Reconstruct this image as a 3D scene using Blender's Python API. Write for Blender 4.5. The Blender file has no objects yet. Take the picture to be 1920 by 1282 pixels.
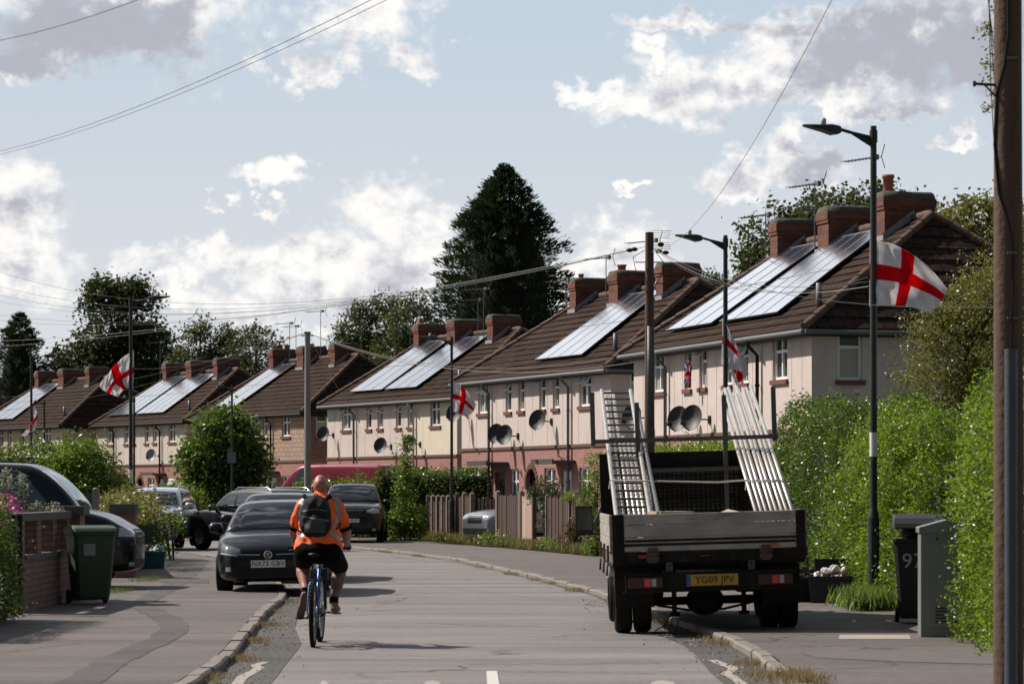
import bpy, math, random
import numpy as np
from mathutils import Vector, Matrix, Euler
from mathutils.bvhtree import BVHTree
R = math.radians
S = bpy.context.scene
COL = S.collection
random.seed(7)
rng = np.random.default_rng(11)
FPX, HOR, CAMH = 5333.0, 920.0, 1.6
KERB = 0.07

def at(px, py, Y):                      # measured image position at a known distance -> place in metres
    return Vector(((px - 960) * Y / FPX, Y, CAMH + (HOR - py) * Y / FPX))
def gr(px, py, z=0.0):                  # point of the ground seen at an image position
    Y = (CAMH - z) * FPX / (py - HOR)
    return Vector(((px - 960) * Y / FPX, Y, z))

# ------------------------------------------------------------------ materials
MATS = {}
def nd(nt, t, **kw):
    n = nt.nodes.new(t)
    for k, v in kw.items():
        if k.startswith('i_'):
            key = k[2:]
            n.inputs[int(key) if key.isdigit() else key.replace('_', ' ')].default_value = v
        else:
            setattr(n, k, v)
    return n
def rgba(c): return (c[0], c[1], c[2], 1.0)
def mathn(nt, op, a, b=None, clamp=False):
    n = nt.nodes.new('ShaderNodeMath'); n.operation = op; n.use_clamp = clamp
    for i, v in enumerate((a, b)):
        if v is None: continue
        if isinstance(v, (int, float)): n.inputs[i].default_value = v
        else: nt.links.new(v, n.inputs[i])
    return n.outputs[0]
def mixc(nt, f, a, b, blend='MIX'):
    n = nt.nodes.new('ShaderNodeMix'); n.data_type = 'RGBA'; n.blend_type = blend
    for i, v in ((0, f), (6, a), (7, b)):
        if isinstance(v, (int, float)): n.inputs[i].default_value = v
        elif isinstance(v, (tuple, list)): n.inputs[i].default_value = rgba(v)
        else: nt.links.new(v, n.inputs[i])
    return n.outputs[2]
def mat(name, col, rough=0.7, metal=0.0, var=0.25, vs=3.0, bump=0.0, bs=40.0, spec=0.5, coat=0.0,
        dirt=None, dirts=1.2, dirta=0.5, stretch=(1, 1, 1), brick=None, rvar=0.0, trans=0.0):
    if name in MATS: return MATS[name]
    m = bpy.data.materials.new(name); m.use_nodes = True
    nt = m.node_tree; L = nt.links
    p = nt.nodes['Principled BSDF']
    p.inputs['Roughness'].default_value = rough; p.inputs['Metallic'].default_value = metal
    p.inputs['Specular IOR Level'].default_value = spec
    p.inputs['Coat Weight'].default_value = coat; p.inputs['Coat Roughness'].default_value = 0.04
    tc = nd(nt, 'ShaderNodeTexCoord'); mp = nd(nt, 'ShaderNodeMapping'); mp.inputs['Scale'].default_value = stretch
    L.new(tc.outputs['Object'], mp.inputs['Vector'])
    n1 = nd(nt, 'ShaderNodeTexNoise'); n1.inputs['Scale'].default_value = vs; n1.inputs['Detail'].default_value = 7; n1.inputs['Roughness'].default_value = 0.65
    L.new(mp.outputs[0], n1.inputs['Vector'])
    base = rgba(col); cur = None
    bh = None
    if brick:
        sp = nd(nt, 'ShaderNodeSeparateXYZ'); L.new(tc.outputs['Object'], sp.inputs[0])
        ax = brick.get('ax', 'xy')
        if ax == 'xy': u = mathn(nt, 'ADD', sp.outputs[0], sp.outputs[1])
        elif ax == 'x': u = sp.outputs[0]
        else: u = sp.outputs[1]
        cb = nd(nt, 'ShaderNodeCombineXYZ'); L.new(u, cb.inputs[0]); L.new(sp.outputs[2], cb.inputs[1])
        bt = nd(nt, 'ShaderNodeTexBrick'); L.new(cb.outputs[0], bt.inputs['Vector'])
        bt.inputs['Scale'].default_value = 1.0
        bt.inputs['Brick Width'].default_value = brick['w']; bt.inputs['Row Height'].default_value = brick['h']
        bt.inputs['Mortar Size'].default_value = brick.get('m', 0.01); bt.inputs['Mortar Smooth'].default_value = 0.2
        bt.inputs['Bias'].default_value = brick.get('bias', 0.0)
        bt.inputs['Color1'].default_value = rgba(col); bt.inputs['Color2'].default_value = rgba(brick['c2'])
        bt.inputs['Mortar'].default_value = rgba(brick['mc'])
        bt.offset = brick.get('off', 0.5)
        cur = bt.outputs['Color']; bh = bt.outputs['Fac']
    f = mathn(nt, 'MULTIPLY_ADD', n1.outputs['Fac'], 2 * var); nt.nodes[-1].inputs[2].default_value = 1 - var
    sc = nd(nt, 'ShaderNodeVectorMath', operation='SCALE')
    if cur is None: sc.inputs[0].default_value = col[:3]
    else: L.new(cur, sc.inputs[0])
    L.new(f, sc.inputs['Scale'])
    cur = sc.outputs[0]
    if dirt:
        n2 = nd(nt, 'ShaderNodeTexNoise'); n2.inputs['Scale'].default_value = dirts; n2.inputs['Detail'].default_value = 9; n2.inputs['Roughness'].default_value = 0.7
        L.new(mp.outputs[0], n2.inputs['Vector'])
        rp = nd(nt, 'ShaderNodeValToRGB'); rp.color_ramp.elements[0].position = 0.45; rp.color_ramp.elements[1].position = 0.72
        L.new(n2.outputs['Fac'], rp.inputs[0])
        cur = mixc(nt, mathn(nt, 'MULTIPLY', rp.outputs[0], dirta), cur, dirt)
    L.new(cur, p.inputs['Base Color'])
    if rvar:
        L.new(mathn(nt, 'MULTIPLY_ADD', n1.outputs['Fac'], rvar), p.inputs['Roughness']); nt.nodes[-1].inputs[2].default_value = rough - rvar / 2
    if bump or (brick and brick.get('b')):
        b = nd(nt, 'ShaderNodeBump'); b.inputs['Strength'].default_value = max(bump, 0.3) if brick else bump; b.inputs['Distance'].default_value = 0.02
        n3 = nd(nt, 'ShaderNodeTexNoise'); n3.inputs['Scale'].default_value = bs; n3.inputs['Detail'].default_value = 4
        L.new(tc.outputs['Object'], n3.inputs['Vector'])
        h = n3.outputs['Fac']
        if bh is not None: h = mathn(nt, 'SUBTRACT', mathn(nt, 'MULTIPLY', h, 0.4), bh)
        L.new(h, b.inputs['Height']); L.new(b.outputs[0], p.inputs['Normal'])
    MATS[name] = m
    return m
def leafmat(name, col, tcol=None, var=0.5, tr=0.35, rough=0.42, vs=0.8, col2=None, spec=0.5):
    if name in MATS: return MATS[name]
    m = bpy.data.materials.new(name); m.use_nodes = True
    nt = m.node_tree; L = nt.links
    p = nt.nodes['Principled BSDF']; p.inputs['Roughness'].default_value = rough; p.inputs['Specular IOR Level'].default_value = spec
    g = nd(nt, 'ShaderNodeNewGeometry'); tc = nd(nt, 'ShaderNodeTexCoord')
    n1 = nd(nt, 'ShaderNodeTexNoise'); n1.inputs['Scale'].default_value = vs; n1.inputs['Detail'].default_value = 3
    L.new(tc.outputs['Object'], n1.inputs['Vector'])
    fac = mathn(nt, 'ADD', mathn(nt, 'MULTIPLY', g.outputs['Random Per Island'], 0.7), mathn(nt, 'MULTIPLY', n1.outputs['Fac'], 0.6))
    hi = tuple(min(1, c * (1 + var)) for c in col); lo = tuple(c * (1 - var) for c in col)
    if col2: hi = col2
    c = mixc(nt, mathn(nt, 'SUBTRACT', fac, 0.15, True), lo, hi)
    L.new(c, p.inputs['Base Color'])
    t = nd(nt, 'ShaderNodeBsdfTranslucent')
    tcx = tcol or (col[0] * 2.2, col[1] * 2.2, col[2] * 1.2)
    sc = mixc(nt, mathn(nt, 'SUBTRACT', fac, 0.15, True), tuple(x * .6 for x in tcx), tcx); L.new(sc, t.inputs['Color'])
    mx = nd(nt, 'ShaderNodeMixShader'); mx.inputs[0].default_value = tr
    L.new(p.outputs[0], mx.inputs[1]); L.new(t.outputs[0], mx.inputs[2])
    L.new(mx.outputs[0], nt.nodes['Material Output'].inputs['Surface'])
    MATS[name] = m
    return m

# ------------------------------------------------------------------ mesh building
class MB:
    def __init__(s): s.v = []; s.f = []; s.m = []; s.s = []; s.T = None
    def add(s, vs, fs, mi=0, sm=False):
        o = len(s.v)
        if s.T is not None: vs = [s.T @ Vector(p) for p in vs]
        s.v.extend([tuple(p) for p in vs])
        for q in fs:
            s.f.append([o + i for i in q]); s.m.append(mi); s.s.append(sm)
        return s
    def quad(s, a, b, c, d, mi=0): return s.add([a, b, c, d], [(0, 1, 2, 3)], mi)
    def poly(s, pts, mi=0): return s.add(pts, [tuple(range(len(pts)))], mi)
    def box(s, c, d, mi=0, rot=None):
        x, y, z = d[0] / 2, d[1] / 2, d[2] / 2
        P = [Vector((i * x, j * y, k * z)) for i in (-1, 1) for j in (-1, 1) for k in (-1, 1)]
        if rot is not None:
            M = Euler(rot).to_matrix() if not isinstance(rot, Matrix) else rot
            P = [M @ p for p in P]
        c = Vector(c)
        return s.add([p + c for p in P], [(0, 1, 3, 2), (4, 6, 7, 5), (0, 4, 5, 1), (2, 3, 7, 6), (0, 2, 6, 4), (1, 5, 7, 3)], mi)
    def bb(s, x0, x1, y0, y1, z0, z1, mi=0):
        return s.box(((x0 + x1) / 2, (y0 + y1) / 2, (z0 + z1) / 2), (abs(x1 - x0), abs(y1 - y0), abs(z1 - z0)), mi)
    def beam(s, p0, p1, w, h, mi=0, up=(0, 0, 1)):
        p0, p1 = Vector(p0), Vector(p1); d = (p1 - p0); l = d.length
        if l < 1e-6: return s
        d.normalize(); upv = Vector(up)
        if abs(d.dot(upv)) > .99: upv = Vector((0, 1, 0))
        x = d.cross(upv).normalized(); z = x.cross(d)
        M = Matrix((x, d, z)).transposed()
        return s.box((p0 + p1) / 2, (w, l, h), mi, M)
    def rings(s, R_, closed=True, mi=0, sm=True, cap=True):
        n = len(R_[0]); vs = [p for r in R_ for p in r]; fs = []
        for i in range(len(R_) - 1):
            for j in range(n if closed else n - 1):
                k = (j + 1) % n
                fs.append((i * n + j, i * n + k, (i + 1) * n + k, (i + 1) * n + j))
        s.add(vs, fs, mi, sm)
        if cap:
            s.add(list(reversed(R_[0])), [tuple(range(n))], mi); s.add(R_[-1], [tuple(range(n))], mi)
        return s
    def tube(s, pts, r, n=8, mi=0, cap=True):
        pts = [Vector(p) for p in pts]; rr = r if isinstance(r, (list, tuple)) else [r] * len(pts)
        rings = []; px = None
        for i, p in enumerate(pts):
            d = (pts[min(i + 1, len(pts) - 1)] - pts[max(i - 1, 0)]).normalized()
            if px is None:
                a = Vector((0, 0, 1)) if abs(d.z) < .9 else Vector((1, 0, 0)); px = d.cross(a).normalized()
            px = (px - d * px.dot(d)).normalized(); py = d.cross(px)
            rings.append([p + (px * math.cos(t) + py * math.sin(t)) * rr[i] for t in [2 * math.pi * k / n for k in range(n)]])
        return s.rings(rings, True, mi, True, cap)
    def cyl(s, p0, p1, r0, r1=None, n=12, mi=0, cap=True): return s.tube([p0, p1], [r0, r0 if r1 is None else r1], n, mi, cap)
    def lathe(s, prof, c=(0, 0, 0), n=16, mi=0, ax='z', cap=False):
        c = Vector(c); Rr = []
        for r, h in prof:
            ring = []
            for k in range(n):
                t = 2 * math.pi * k / n; a, b = r * math.cos(t), r * math.sin(t)
                ring.append(c + (Vector((a, b, h)) if ax == 'z' else Vector((h, a, b)) if ax == 'x' else Vector((b, h, a))))
            Rr.append(ring)
        return s.rings(Rr, True, mi, True, cap)
    def ell(s, c, r, n=14, m=9, mi=0, rot=None):
        c = Vector(c); M = Euler(rot).to_matrix() if rot else None; rg = []
        for i in range(m + 1):
            a = -math.pi / 2 + math.pi * i / m; ca, sa = max(math.cos(a), .02), math.sin(a)
            ring = [Vector((r[0] * ca * math.cos(t), r[1] * ca * math.sin(t), r[2] * sa)) for t in [2 * math.pi * k / n for k in range(n)]]
            rg.append([c + (M @ p if M else p) for p in ring])
        return s.rings(rg, True, mi, True, True)
    def capsule(s, p0, p1, r0, r1, n=14):
        p0, p1 = Vector(p0), Vector(p1); s.ell(p0, (r0,) * 3); s.ell(p1, (r1,) * 3); s.cyl(p0, p1, r0, r1, n); return s
    def mesh(s, name, mats):
        me = bpy.data.meshes.new(name); me.from_pydata(s.v, [], s.f)
        for m in (mats if isinstance(mats, (list, tuple)) else [mats]): me.materials.append(m)
        me.polygons.foreach_set('material_index', s.m); me.polygons.foreach_set('use_smooth', s.s)
        me.update(); return me
def obj(name, mb, mats, parent=None, bevel=0, recalc=True):
    me = mb.mesh(name, mats) if isinstance(mb, MB) else mb
    if recalc and isinstance(mb, MB):
        import bmesh
        bm = bmesh.new(); bm.from_mesh(me)
        bmesh.ops.remove_doubles(bm, verts=bm.verts, dist=1e-5)
        bmesh.ops.recalc_face_normals(bm, faces=bm.faces); bm.to_mesh(me); bm.free()
    o = bpy.data.objects.new(name, me); COL.objects.link(o)
    if parent: o.parent = parent
    if bevel:
        b = o.modifiers.new('b', 'BEVEL'); b.width = bevel; b.segments = 2; b.limit_method = 'ANGLE'; b.angle_limit = R(40)
    return o
def thing(name, label, cat, loc=(0, 0, 0), rz=0.0, group=None, rot=None):
    o = bpy.data.objects.new(name, None); COL.objects.link(o); o.location = loc
    o.rotation_euler = rot if rot else (0, 0, rz); o.empty_display_size = .2
    return tag(o, label, cat, group)
def tag(o, label, cat, group=None):
    o['label'] = label; o['category'] = cat
    if group: o['group'] = group
    return o
def struct(o): o['kind'] = 'structure'; return o
def stuff(o, label, cat): o['kind'] = 'stuff'; o['label'] = label; o['category'] = cat; return o
def bake(o):
    dg = bpy.context.evaluated_depsgraph_get(); dg.update()
    me = bpy.data.meshes.new_from_object(o.evaluated_get(dg)); old = o.data
    o.modifiers.clear(); o.data = me; return o
def remeshed(name, mb, m, parent=None, voxel=0.01, sm=4, dec=None):
    o = obj(name, mb, m, None, recalc=False)
    r = o.modifiers.new('r', 'REMESH'); r.mode = 'VOXEL'; r.voxel_size = voxel; r.use_smooth_shade = True
    if sm:
        q = o.modifiers.new('s', 'SMOOTH'); q.factor = .5; q.iterations = sm
    bake(o)
    o.data.materials.clear()
    for x in (m if isinstance(m, (list, tuple)) else [m]): o.data.materials.append(x)
    o.data.polygons.foreach_set('use_smooth', [True] * len(o.data.polygons))
    o.name = name
    if parent: o.parent = parent
    return o
def text(name, s_, size, M, m, parent=None, ext=0.002, align='CENTER', sx=1.0):
    cu = bpy.data.curves.new(name, 'FONT'); cu.body = s_; cu.size = size; cu.extrude = ext; cu.align_x = align; cu.align_y = 'CENTER'
    cu.space_character = 1.05
    t = bpy.data.objects.new('t', cu); COL.objects.link(t)
    dg = bpy.context.evaluated_depsgraph_get(); dg.update()
    me = bpy.data.meshes.new_from_object(t.evaluated_get(dg)); bpy.data.objects.remove(t)
    me.transform(M @ Matrix.Diagonal((sx, 1, 1, 1))); me.materials.clear(); me.materials.append(m)
    o = bpy.data.objects.new(name, me); COL.objects.link(o)
    if parent: o.parent = parent
    return o

# ------------------------------------------------------------------ foliage
def leafmesh(name, P, size, m, parent=None, D=None, asp=0.55, jit=0.35, flat=0.0):
    P = np.asarray(P, dtype=np.float64); n = len(P)
    if D is None: D = rng.normal(size=(n, 3)); D[:, 2] *= 0.6
    D = D / (np.linalg.norm(D, axis=1)[:, None] + 1e-9)
    U = rng.normal(size=(n, 3)); U[:, 2] += flat
    W = np.cross(D, U); W /= (np.linalg.norm(W, axis=1)[:, None] + 1e-9)
    N = np.cross(D, W)
    s = size * (1 + jit * rng.uniform(-1, 1, n))[:, None]
    V = np.empty((n, 4, 3))
    V[:, 0] = P - D * s * .5; V[:, 2] = P + D * s * .5
    V[:, 1] = P + W * s * asp * .5 + N * s * .06; V[:, 3] = P - W * s * asp * .5 + N * s * .06
    me = bpy.data.meshes.new(name)
    me.vertices.add(4 * n); me.vertices.foreach_set('co', V.reshape(-1))
    me.loops.add(4 * n); me.loops.foreach_set('vertex_index', np.arange(4 * n, dtype=np.int32))
    me.polygons.add(n); me.polygons.foreach_set('loop_start', np.arange(0, 4 * n, 4, dtype=np.int32))
    me.materials.append(m); me.update(calc_edges=True); me.validate()
    o = bpy.data.objects.new(name, me); COL.objects.link(o)
    if parent: o.parent = parent
    return o
def clump_pts(lobes, nclump, nleaf, spread, shell=0.55):
    """lobes: (cx,cy,cz,rx,ry,rz); sprays of leaves around twig ends spread through every lobe"""
    vol = np.array([(l[3] * l[4] * l[5]) ** (2 / 3) for l in lobes]); k = np.maximum(1, (nclump * vol / vol.sum()).astype(int)); out = []
    for l, kk in zip(lobes, k):
        d = rng.normal(size=(kk, 3)); d /= np.linalg.norm(d, axis=1)[:, None]
        r = shell + (1.06 - shell) * rng.uniform(0, 1, kk) ** .6
        r *= 1 + .1 * np.sin(d[:, 0] * 7 + l[0]) * np.cos(d[:, 2] * 6 + l[1]) 
        c = np.array(l[:3]) + d * r[:, None] * np.array(l[3:6])
        m_ = rng.integers(int(nleaf * .5), int(nleaf * 1.5) + 1, kk)
        idx = np.repeat(np.arange(kk), m_)
        sp = spread * rng.uniform(.6, 1.4, kk)[idx][:, None]
        out.append(c[idx] + rng.normal(size=(len(idx), 3)) * sp * np.array([1, 1, .75]))
    return np.vstack(out)
def tree(name, label, base, lobes, leaf, nclump, nleaf, spread, m, bark, trunk_r=.2, group=None, trunk_top=None, asp=.6, shell=.55, cat='tree', limbs=True):
    """lobes in local metres relative to base"""
    t = thing(name, label, cat, base, 0, group)
    tb = MB(); top = trunk_top or max(l[2] for l in lobes) * .75
    pts = [(0, 0, -.1), (trunk_r * .2, 0, top * .35), (-trunk_r * .3, .05, top * .7), (0, 0, top)]
    tb.tube(pts, [trunk_r * 1.25, trunk_r * .9, trunk_r * .65, trunk_r * .35], 9)
    obj('trunk', tb, bark, t, recalc=False)
    if limbs:
        lb = MB()
        for l in lobes:
            z0 = min(top * .9, max(top * .25, l[2] - l[5] * .8)); q = Vector((l[0], l[1], l[2])); s0 = Vector((0, 0, z0))
            mid = s0.lerp(q, .5) + Vector((0, 0, .15 * l[5]))
            lb.tube([s0, mid, q], [trunk_r * .45, trunk_r * .3, trunk_r * .12], 6)
            for _ in range(6):
                d = Vector((random.gauss(0, 1), random.gauss(0, 1), random.gauss(0.2, .8))).normalized()
                e = q + Vector((d.x * l[3], d.y * l[4], d.z * l[5])) * .85
                lb.tube([mid.lerp(q, .6), mid.lerp(e, .6) + Vector((0, 0, .05)), e], [trunk_r * .15, trunk_r * .1, trunk_r * .04], 5)
        obj('limb', lb, bark, t, recalc=False)
    leafmesh('crown', clump_pts(lobes, nclump, nleaf, spread, shell), leaf, m, t, asp=asp)
    return t
def hedge(label, path, width, height, leaf, dens, m, core, z0=KERB, top_noise=.12, shoots=0, cat='hedge', inset=.16, group=None, face_noise=.08, rnd=.25):
    """path: list of (x,y) along the road face; the body lies to its right (perpendicular)"""
    t = thing('hedge', label, cat, (path[0][0], path[0][1], z0), 0, group)
    o = Vector((path[0][0], path[0][1])); pts = [Vector(p) - o for p in path]
    P = []; cb = MB()
    for a, b in zip(pts[:-1], pts[1:]):
        d = (b - a); L = d.length; d = d / L; n = Vector((d.y, -d.x))
        def put(s, w, h): return (a.x + d.x * s + n.x * w, a.y + d.y * s + n.y * w, h)
        for face, area in (('f', L * height), ('b', L * height * .4), ('t', L * width), ('e', width * height), ('g', width * height)):
            k = int(area * dens)
            s = rng.uniform(0, L, k); w = rng.uniform(0, width, k); h = rng.uniform(0.02, height, k); off = np.abs(rng.normal(0, .09, k)) * (rng.uniform(0, 1, k) < .6) - rng.uniform(0, .16, k)
            if face == 'f': w = -off
            if face == 'b': w = width + off
            if face == 't': h = height + off
            if face == 'e': s = -off
            if face == 'g': s = L + off
            lump = face_noise * (np.sin(s * 2.3 + h * 1.7) + np.sin(s * 5.1 - h * 3.3 + 1) + .7 * np.sin(s * 9.1 + h * 7.3)) * .6
            if face == 'f': w = w - lump
            if face == 't': h = h + top_noise * (np.sin(s * 1.9) + np.sin(s * 4.7 + 2) * .6 + np.sin(w * 5)) * .5
            round_ = np.clip((h - (height - rnd)) / rnd, 0, 1)
            if face in 'fb': w = w + (rnd * .6 * round_ ** 2) * (1 if face == 'f' else -1)
            P.append(np.stack([a.x + d.x * s + n.x * w, a.y + d.y * s + n.y * w, h], 1))
        for _ in range(int(shoots * L)):
            s0 = random.uniform(0, L); w0 = random.uniform(0, width); hh = random.uniform(.12, .5); q = rng.uniform(0, 1, int(60 * hh))
            ln = random.uniform(-.25, .25)
            P.append(np.stack([a.x + d.x * (s0 + ln * q) + n.x * w0 + rng.normal(0, .03, len(q)), a.y + d.y * (s0 + ln * q) + n.y * w0 + rng.normal(0, .03, len(q)), height + q * hh], 1))
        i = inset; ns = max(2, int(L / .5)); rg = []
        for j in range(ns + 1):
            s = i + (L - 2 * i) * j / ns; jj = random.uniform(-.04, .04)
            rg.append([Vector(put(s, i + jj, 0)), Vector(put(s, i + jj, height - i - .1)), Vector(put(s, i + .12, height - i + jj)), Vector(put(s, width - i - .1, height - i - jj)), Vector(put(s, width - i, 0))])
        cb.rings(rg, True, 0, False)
    obj('dark_core', cb, core, t)  # solid core added to block light, inner shade put into its colour
    leafmesh('foliage', np.vstack(P), leaf, m, t, asp=.5)
    return t
def bush(label, base, lobes, leaf, nclump, nleaf, spread, m, cat='bush', group=None, shell=.35, D=None, asp=.5):
    t = thing({'flowers': 'flowering_plant', 'plants': 'silver_plant', 'weeds': 'weed_clump', 'climber': 'climbing_plant'}.get(cat, 'bush'), label, cat, base, 0, group)
    sb = MB()
    for l in lobes:
        for _ in range(0 if cat == 'climber' else 4): sb.tube([(l[0] * .4, l[1] * .4, 0), (l[0] + random.uniform(-.3, .3) * l[3], l[1] + random.uniform(-.3, .3) * l[4], l[2] + l[5] * .4)], [.02, .006], 5)
    if cat == 'climber':
        for i_ in range(3): sb.tube([(-.12, -.02, 4.2), (-.15 + .03 * i_, .0, 4.8), (-.17 - .02 * i_, 0, 5.8)], .004, 4)
    obj('stem', sb, M_BARK, t, recalc=False)
    P = clump_pts(lobes, nclump, nleaf, spread, shell); P = P[P[:, 2] > 0.01]
    leafmesh('foliage', P, leaf, m, t, asp=asp)
    return t
def tufts(P0, n_blades, h, m, name='grass', spread=.15):
    """grass blades: P0 list of (x,y,z)"""
    P0 = np.asarray(P0); idx = rng.integers(0, len(P0), n_blades)
    P = P0[idx] + np.stack([rng.normal(0, spread, n_blades), rng.normal(0, spread, n_blades), np.zeros(n_blades)], 1)
    D = np.stack([rng.normal(0, .35, n_blades), rng.normal(0, .35, n_blades), np.ones(n_blades)], 1)
    P[:, 2] += h * .4
    return leafmesh(name, P, h, m, None, D=D, asp=.07, jit=.6)
M_BARK = mat('bark', (.09, .07, .05), .9, var=.4, vs=8, bump=.5, bs=25)

def asphalt(name, col, sp=.35, crack=.8, streak=(.35, 1.6, 1)):
    m = bpy.data.materials.new(name); m.use_nodes = True; nt = m.node_tree; L = nt.links; p = nt.nodes['Principled BSDF']
    tc = nd(nt, 'ShaderNodeTexCoord')
    def N(sc, det, mp=(1, 1, 1), off=(0, 0, 0), r=.6):
        q = nd(nt, 'ShaderNodeMapping'); q.inputs['Scale'].default_value = mp; q.inputs['Location'].default_value = off; L.new(tc.outputs['Object'], q.inputs[0])
        n = nd(nt, 'ShaderNodeTexNoise'); n.inputs['Scale'].default_value = sc; n.inputs['Detail'].default_value = det; n.inputs['Roughness'].default_value = r; L.new(q.outputs[0], n.inputs['Vector']); return n.outputs['Fac']
    def C(f, a): r_ = mathn(nt, 'MULTIPLY_ADD', f, 2 * a); nt.nodes[-1].inputs[2].default_value = 1 - a; return r_
    grit = N(120, 2, r=.8); mid = N(9, 5); blot = N(.55, 6, streak); lane = N(.9, 3, (.12, 2.2, 1), (4, 2, 0)); fine = N(35, 3, off=(3, 3, 0))
    f = mathn(nt, 'MULTIPLY', mathn(nt, 'MULTIPLY', C(grit, sp), C(mid, .28)), mathn(nt, 'MULTIPLY', mathn(nt, 'MULTIPLY', C(blot, .60), C(lane, .34)), C(fine, .40)))
    v = nd(nt, 'ShaderNodeTexVoronoi'); v.feature = 'DISTANCE_TO_EDGE'; v.inputs['Scale'].default_value = .42
    q = nd(nt, 'ShaderNodeMapping'); L.new(tc.outputs['Object'], q.inputs[0]); q.inputs['Scale'].default_value = (.55, 1, 1)
    wv = nd(nt, 'ShaderNodeVectorMath', operation='MULTIPLY_ADD'); nn = nd(nt, 'ShaderNodeTexNoise'); nn.inputs['Scale'].default_value = 1.6; nn.inputs['Detail'].default_value = 6; L.new(tc.outputs['Object'], nn.inputs['Vector'])
    L.new(nn.outputs['Color'], wv.inputs[0]); wv.inputs[1].default_value = (.9, .9, 0); L.new(q.outputs[0], wv.inputs[2]); L.new(wv.outputs[0], v.inputs['Vector'])
    cr = nd(nt, 'ShaderNodeMapRange'); cr.inputs[1].default_value = .003; cr.inputs[2].default_value = .013; cr.inputs[3].default_value = 1.0; cr.inputs[4].default_value = 0.0; L.new(v.outputs['Distance'], cr.inputs[0])
    msk = mathn(nt, 'MULTIPLY', mathn(nt, 'SUBTRACT', N(.35, 3, off=(8, 1, 0)), .47), 9, True)
    crk = mathn(nt, 'MULTIPLY', mathn(nt, 'MULTIPLY', cr.outputs[0], msk), crack)
    sc = nd(nt, 'ShaderNodeVectorMath', operation='SCALE'); sc.inputs[0].default_value = col; L.new(f, sc.inputs['Scale'])
    L.new(mixc(nt, crk, sc.outputs[0], (.03, .028, .026)), p.inputs['Base Color'])
    p.inputs['Roughness'].default_value = .78; p.inputs['Specular IOR Level'].default_value = .4
    L.new(mathn(nt, 'MULTIPLY_ADD', grit, -.45), p.inputs['Roughness']); nt.nodes[-1].inputs[2].default_value = 1.0
    b = nd(nt, 'ShaderNodeBump'); b.inputs['Strength'].default_value = .8; b.inputs['Distance'].default_value = .012
    L.new(mathn(nt, 'ADD', mathn(nt, 'ADD', grit, mathn(nt, 'MULTIPLY', mid, 1.2)), mathn(nt, 'MULTIPLY', crk, -1.5)), b.inputs['Height']); L.new(b.outputs[0], p.inputs['Normal'])
    MATS[name] = m; return m
# ------------------------------------------------------------------ palette
M_ROAD = asphalt('road_asphalt', (.205, .188, .180))
M_PAVE = asphalt('pavement_asphalt', (.138, .120, .113), .4, .9, (.3, 1.9, 1))
M_GRAV = asphalt('gravel_edge', (.085, .08, .075), .8, .3)
M_PATCH = asphalt('trench_asphalt', (.092, .084, .080), .4, .3)
M_KERB = mat('kerb_concrete', (.215, .19, .165), .85, var=.3, vs=5, bump=.5, bs=50, dirt=(.12, .11, .09), dirts=3, dirta=.6)
M_SOIL = mat('garden_ground', (.09, .085, .045), .95, var=.45, vs=2.5, bump=.6, bs=20, dirt=(.05, .07, .02), dirts=.5, dirta=.8)
M_PINK = mat('worn_marking', (.34, .30, .27), .8, var=.25, vs=9, bump=.3, bs=60)
M_WHITE = mat('road_paint', (.55, .53, .5), .7, var=.2, vs=14, bump=.2)
M_REND = mat('render_wall', (.62, .53, .485), .9, var=.13, vs=2.5, bump=.35, bs=60, dirt=(.47, .40, .365), dirts=2.0, dirta=.55, stretch=(1.2, 1.2, .7))
M_REND2 = mat('yellow_render', (.50, .43, .28), .9, var=.12, vs=2.5, bump=.3, bs=60, dirt=(.38, .31, .2), dirts=2.0, dirta=.5, stretch=(1.2, 1.2, .7))
M_REND3 = mat('cream_render', (.70, .62, .49), .9, var=.10, vs=2.5, bump=.3, bs=60, dirt=(.55, .47, .37), dirts=2.0, dirta=.4, stretch=(1.2, 1.2, .7))
BR = dict(w=.23, h=.078, m=.009)
M_BRICK = mat('red_brick', (.30, .115, .075), .85, var=.3, vs=4, bump=.4, bs=60, brick=dict(c2=(.19, .07, .05), mc=(.30, .26, .22), **BR))
M_BRICKP = mat('painted_brick', (.42, .20, .17), .85, var=.2, vs=4, bump=.4, bs=60, brick=dict(c2=(.36, .17, .15), mc=(.22, .13, .11), **BR))
M_BRICKD = mat('chimney_brick', (.24, .072, .04), .9, var=.45, vs=5, bump=.5, bs=60, dirt=(.035, .03, .025), dirts=2.5, dirta=.65, brick=dict(c2=(.12, .042, .028), mc=(.10, .075, .06), **BR))
M_CLAD = mat('pink_clad_brick', (.42, .29, .22), .85, var=.2, vs=4, bump=.4, bs=60, brick=dict(c2=(.36, .24, .19), mc=(.13, .09, .07), w=.46, h=.2, m=.014))
M_SILL = mat('sill_brick', (.17, .06, .045), .85, var=.3, vs=8, bump=.3)
TB = dict(c2=(.036, .022, .017), mc=(.008, .006, .005), w=.32, h=.225, m=.014)
M_TILEX = mat('roof_tiles', (.062, .035, .025), 1.0, spec=.15, var=.4, vs=2.0, bump=.6, bs=30, dirt=(.032, .028, .024), dirts=1.6, dirta=.7, brick=dict(ax='x', **TB))
M_TILEY = mat('roof_tiles_hip', (.058, .030, .021), 1.0, spec=.15, var=.4, vs=2.0, bump=.6, bs=30, dirt=(.032, .028, .024), dirts=1.6, dirta=.7, brick=dict(ax='y', **TB))
M_RIDGE = mat('ridge_tile', (.12, .072, .052), .9, var=.4, vs=4, bump=.5, bs=25, dirt=(.07, .06, .05), dirts=3)
M_LEAD = mat('lead', (.30, .31, .33), .6, var=.2, vs=6, bump=.2)
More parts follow.
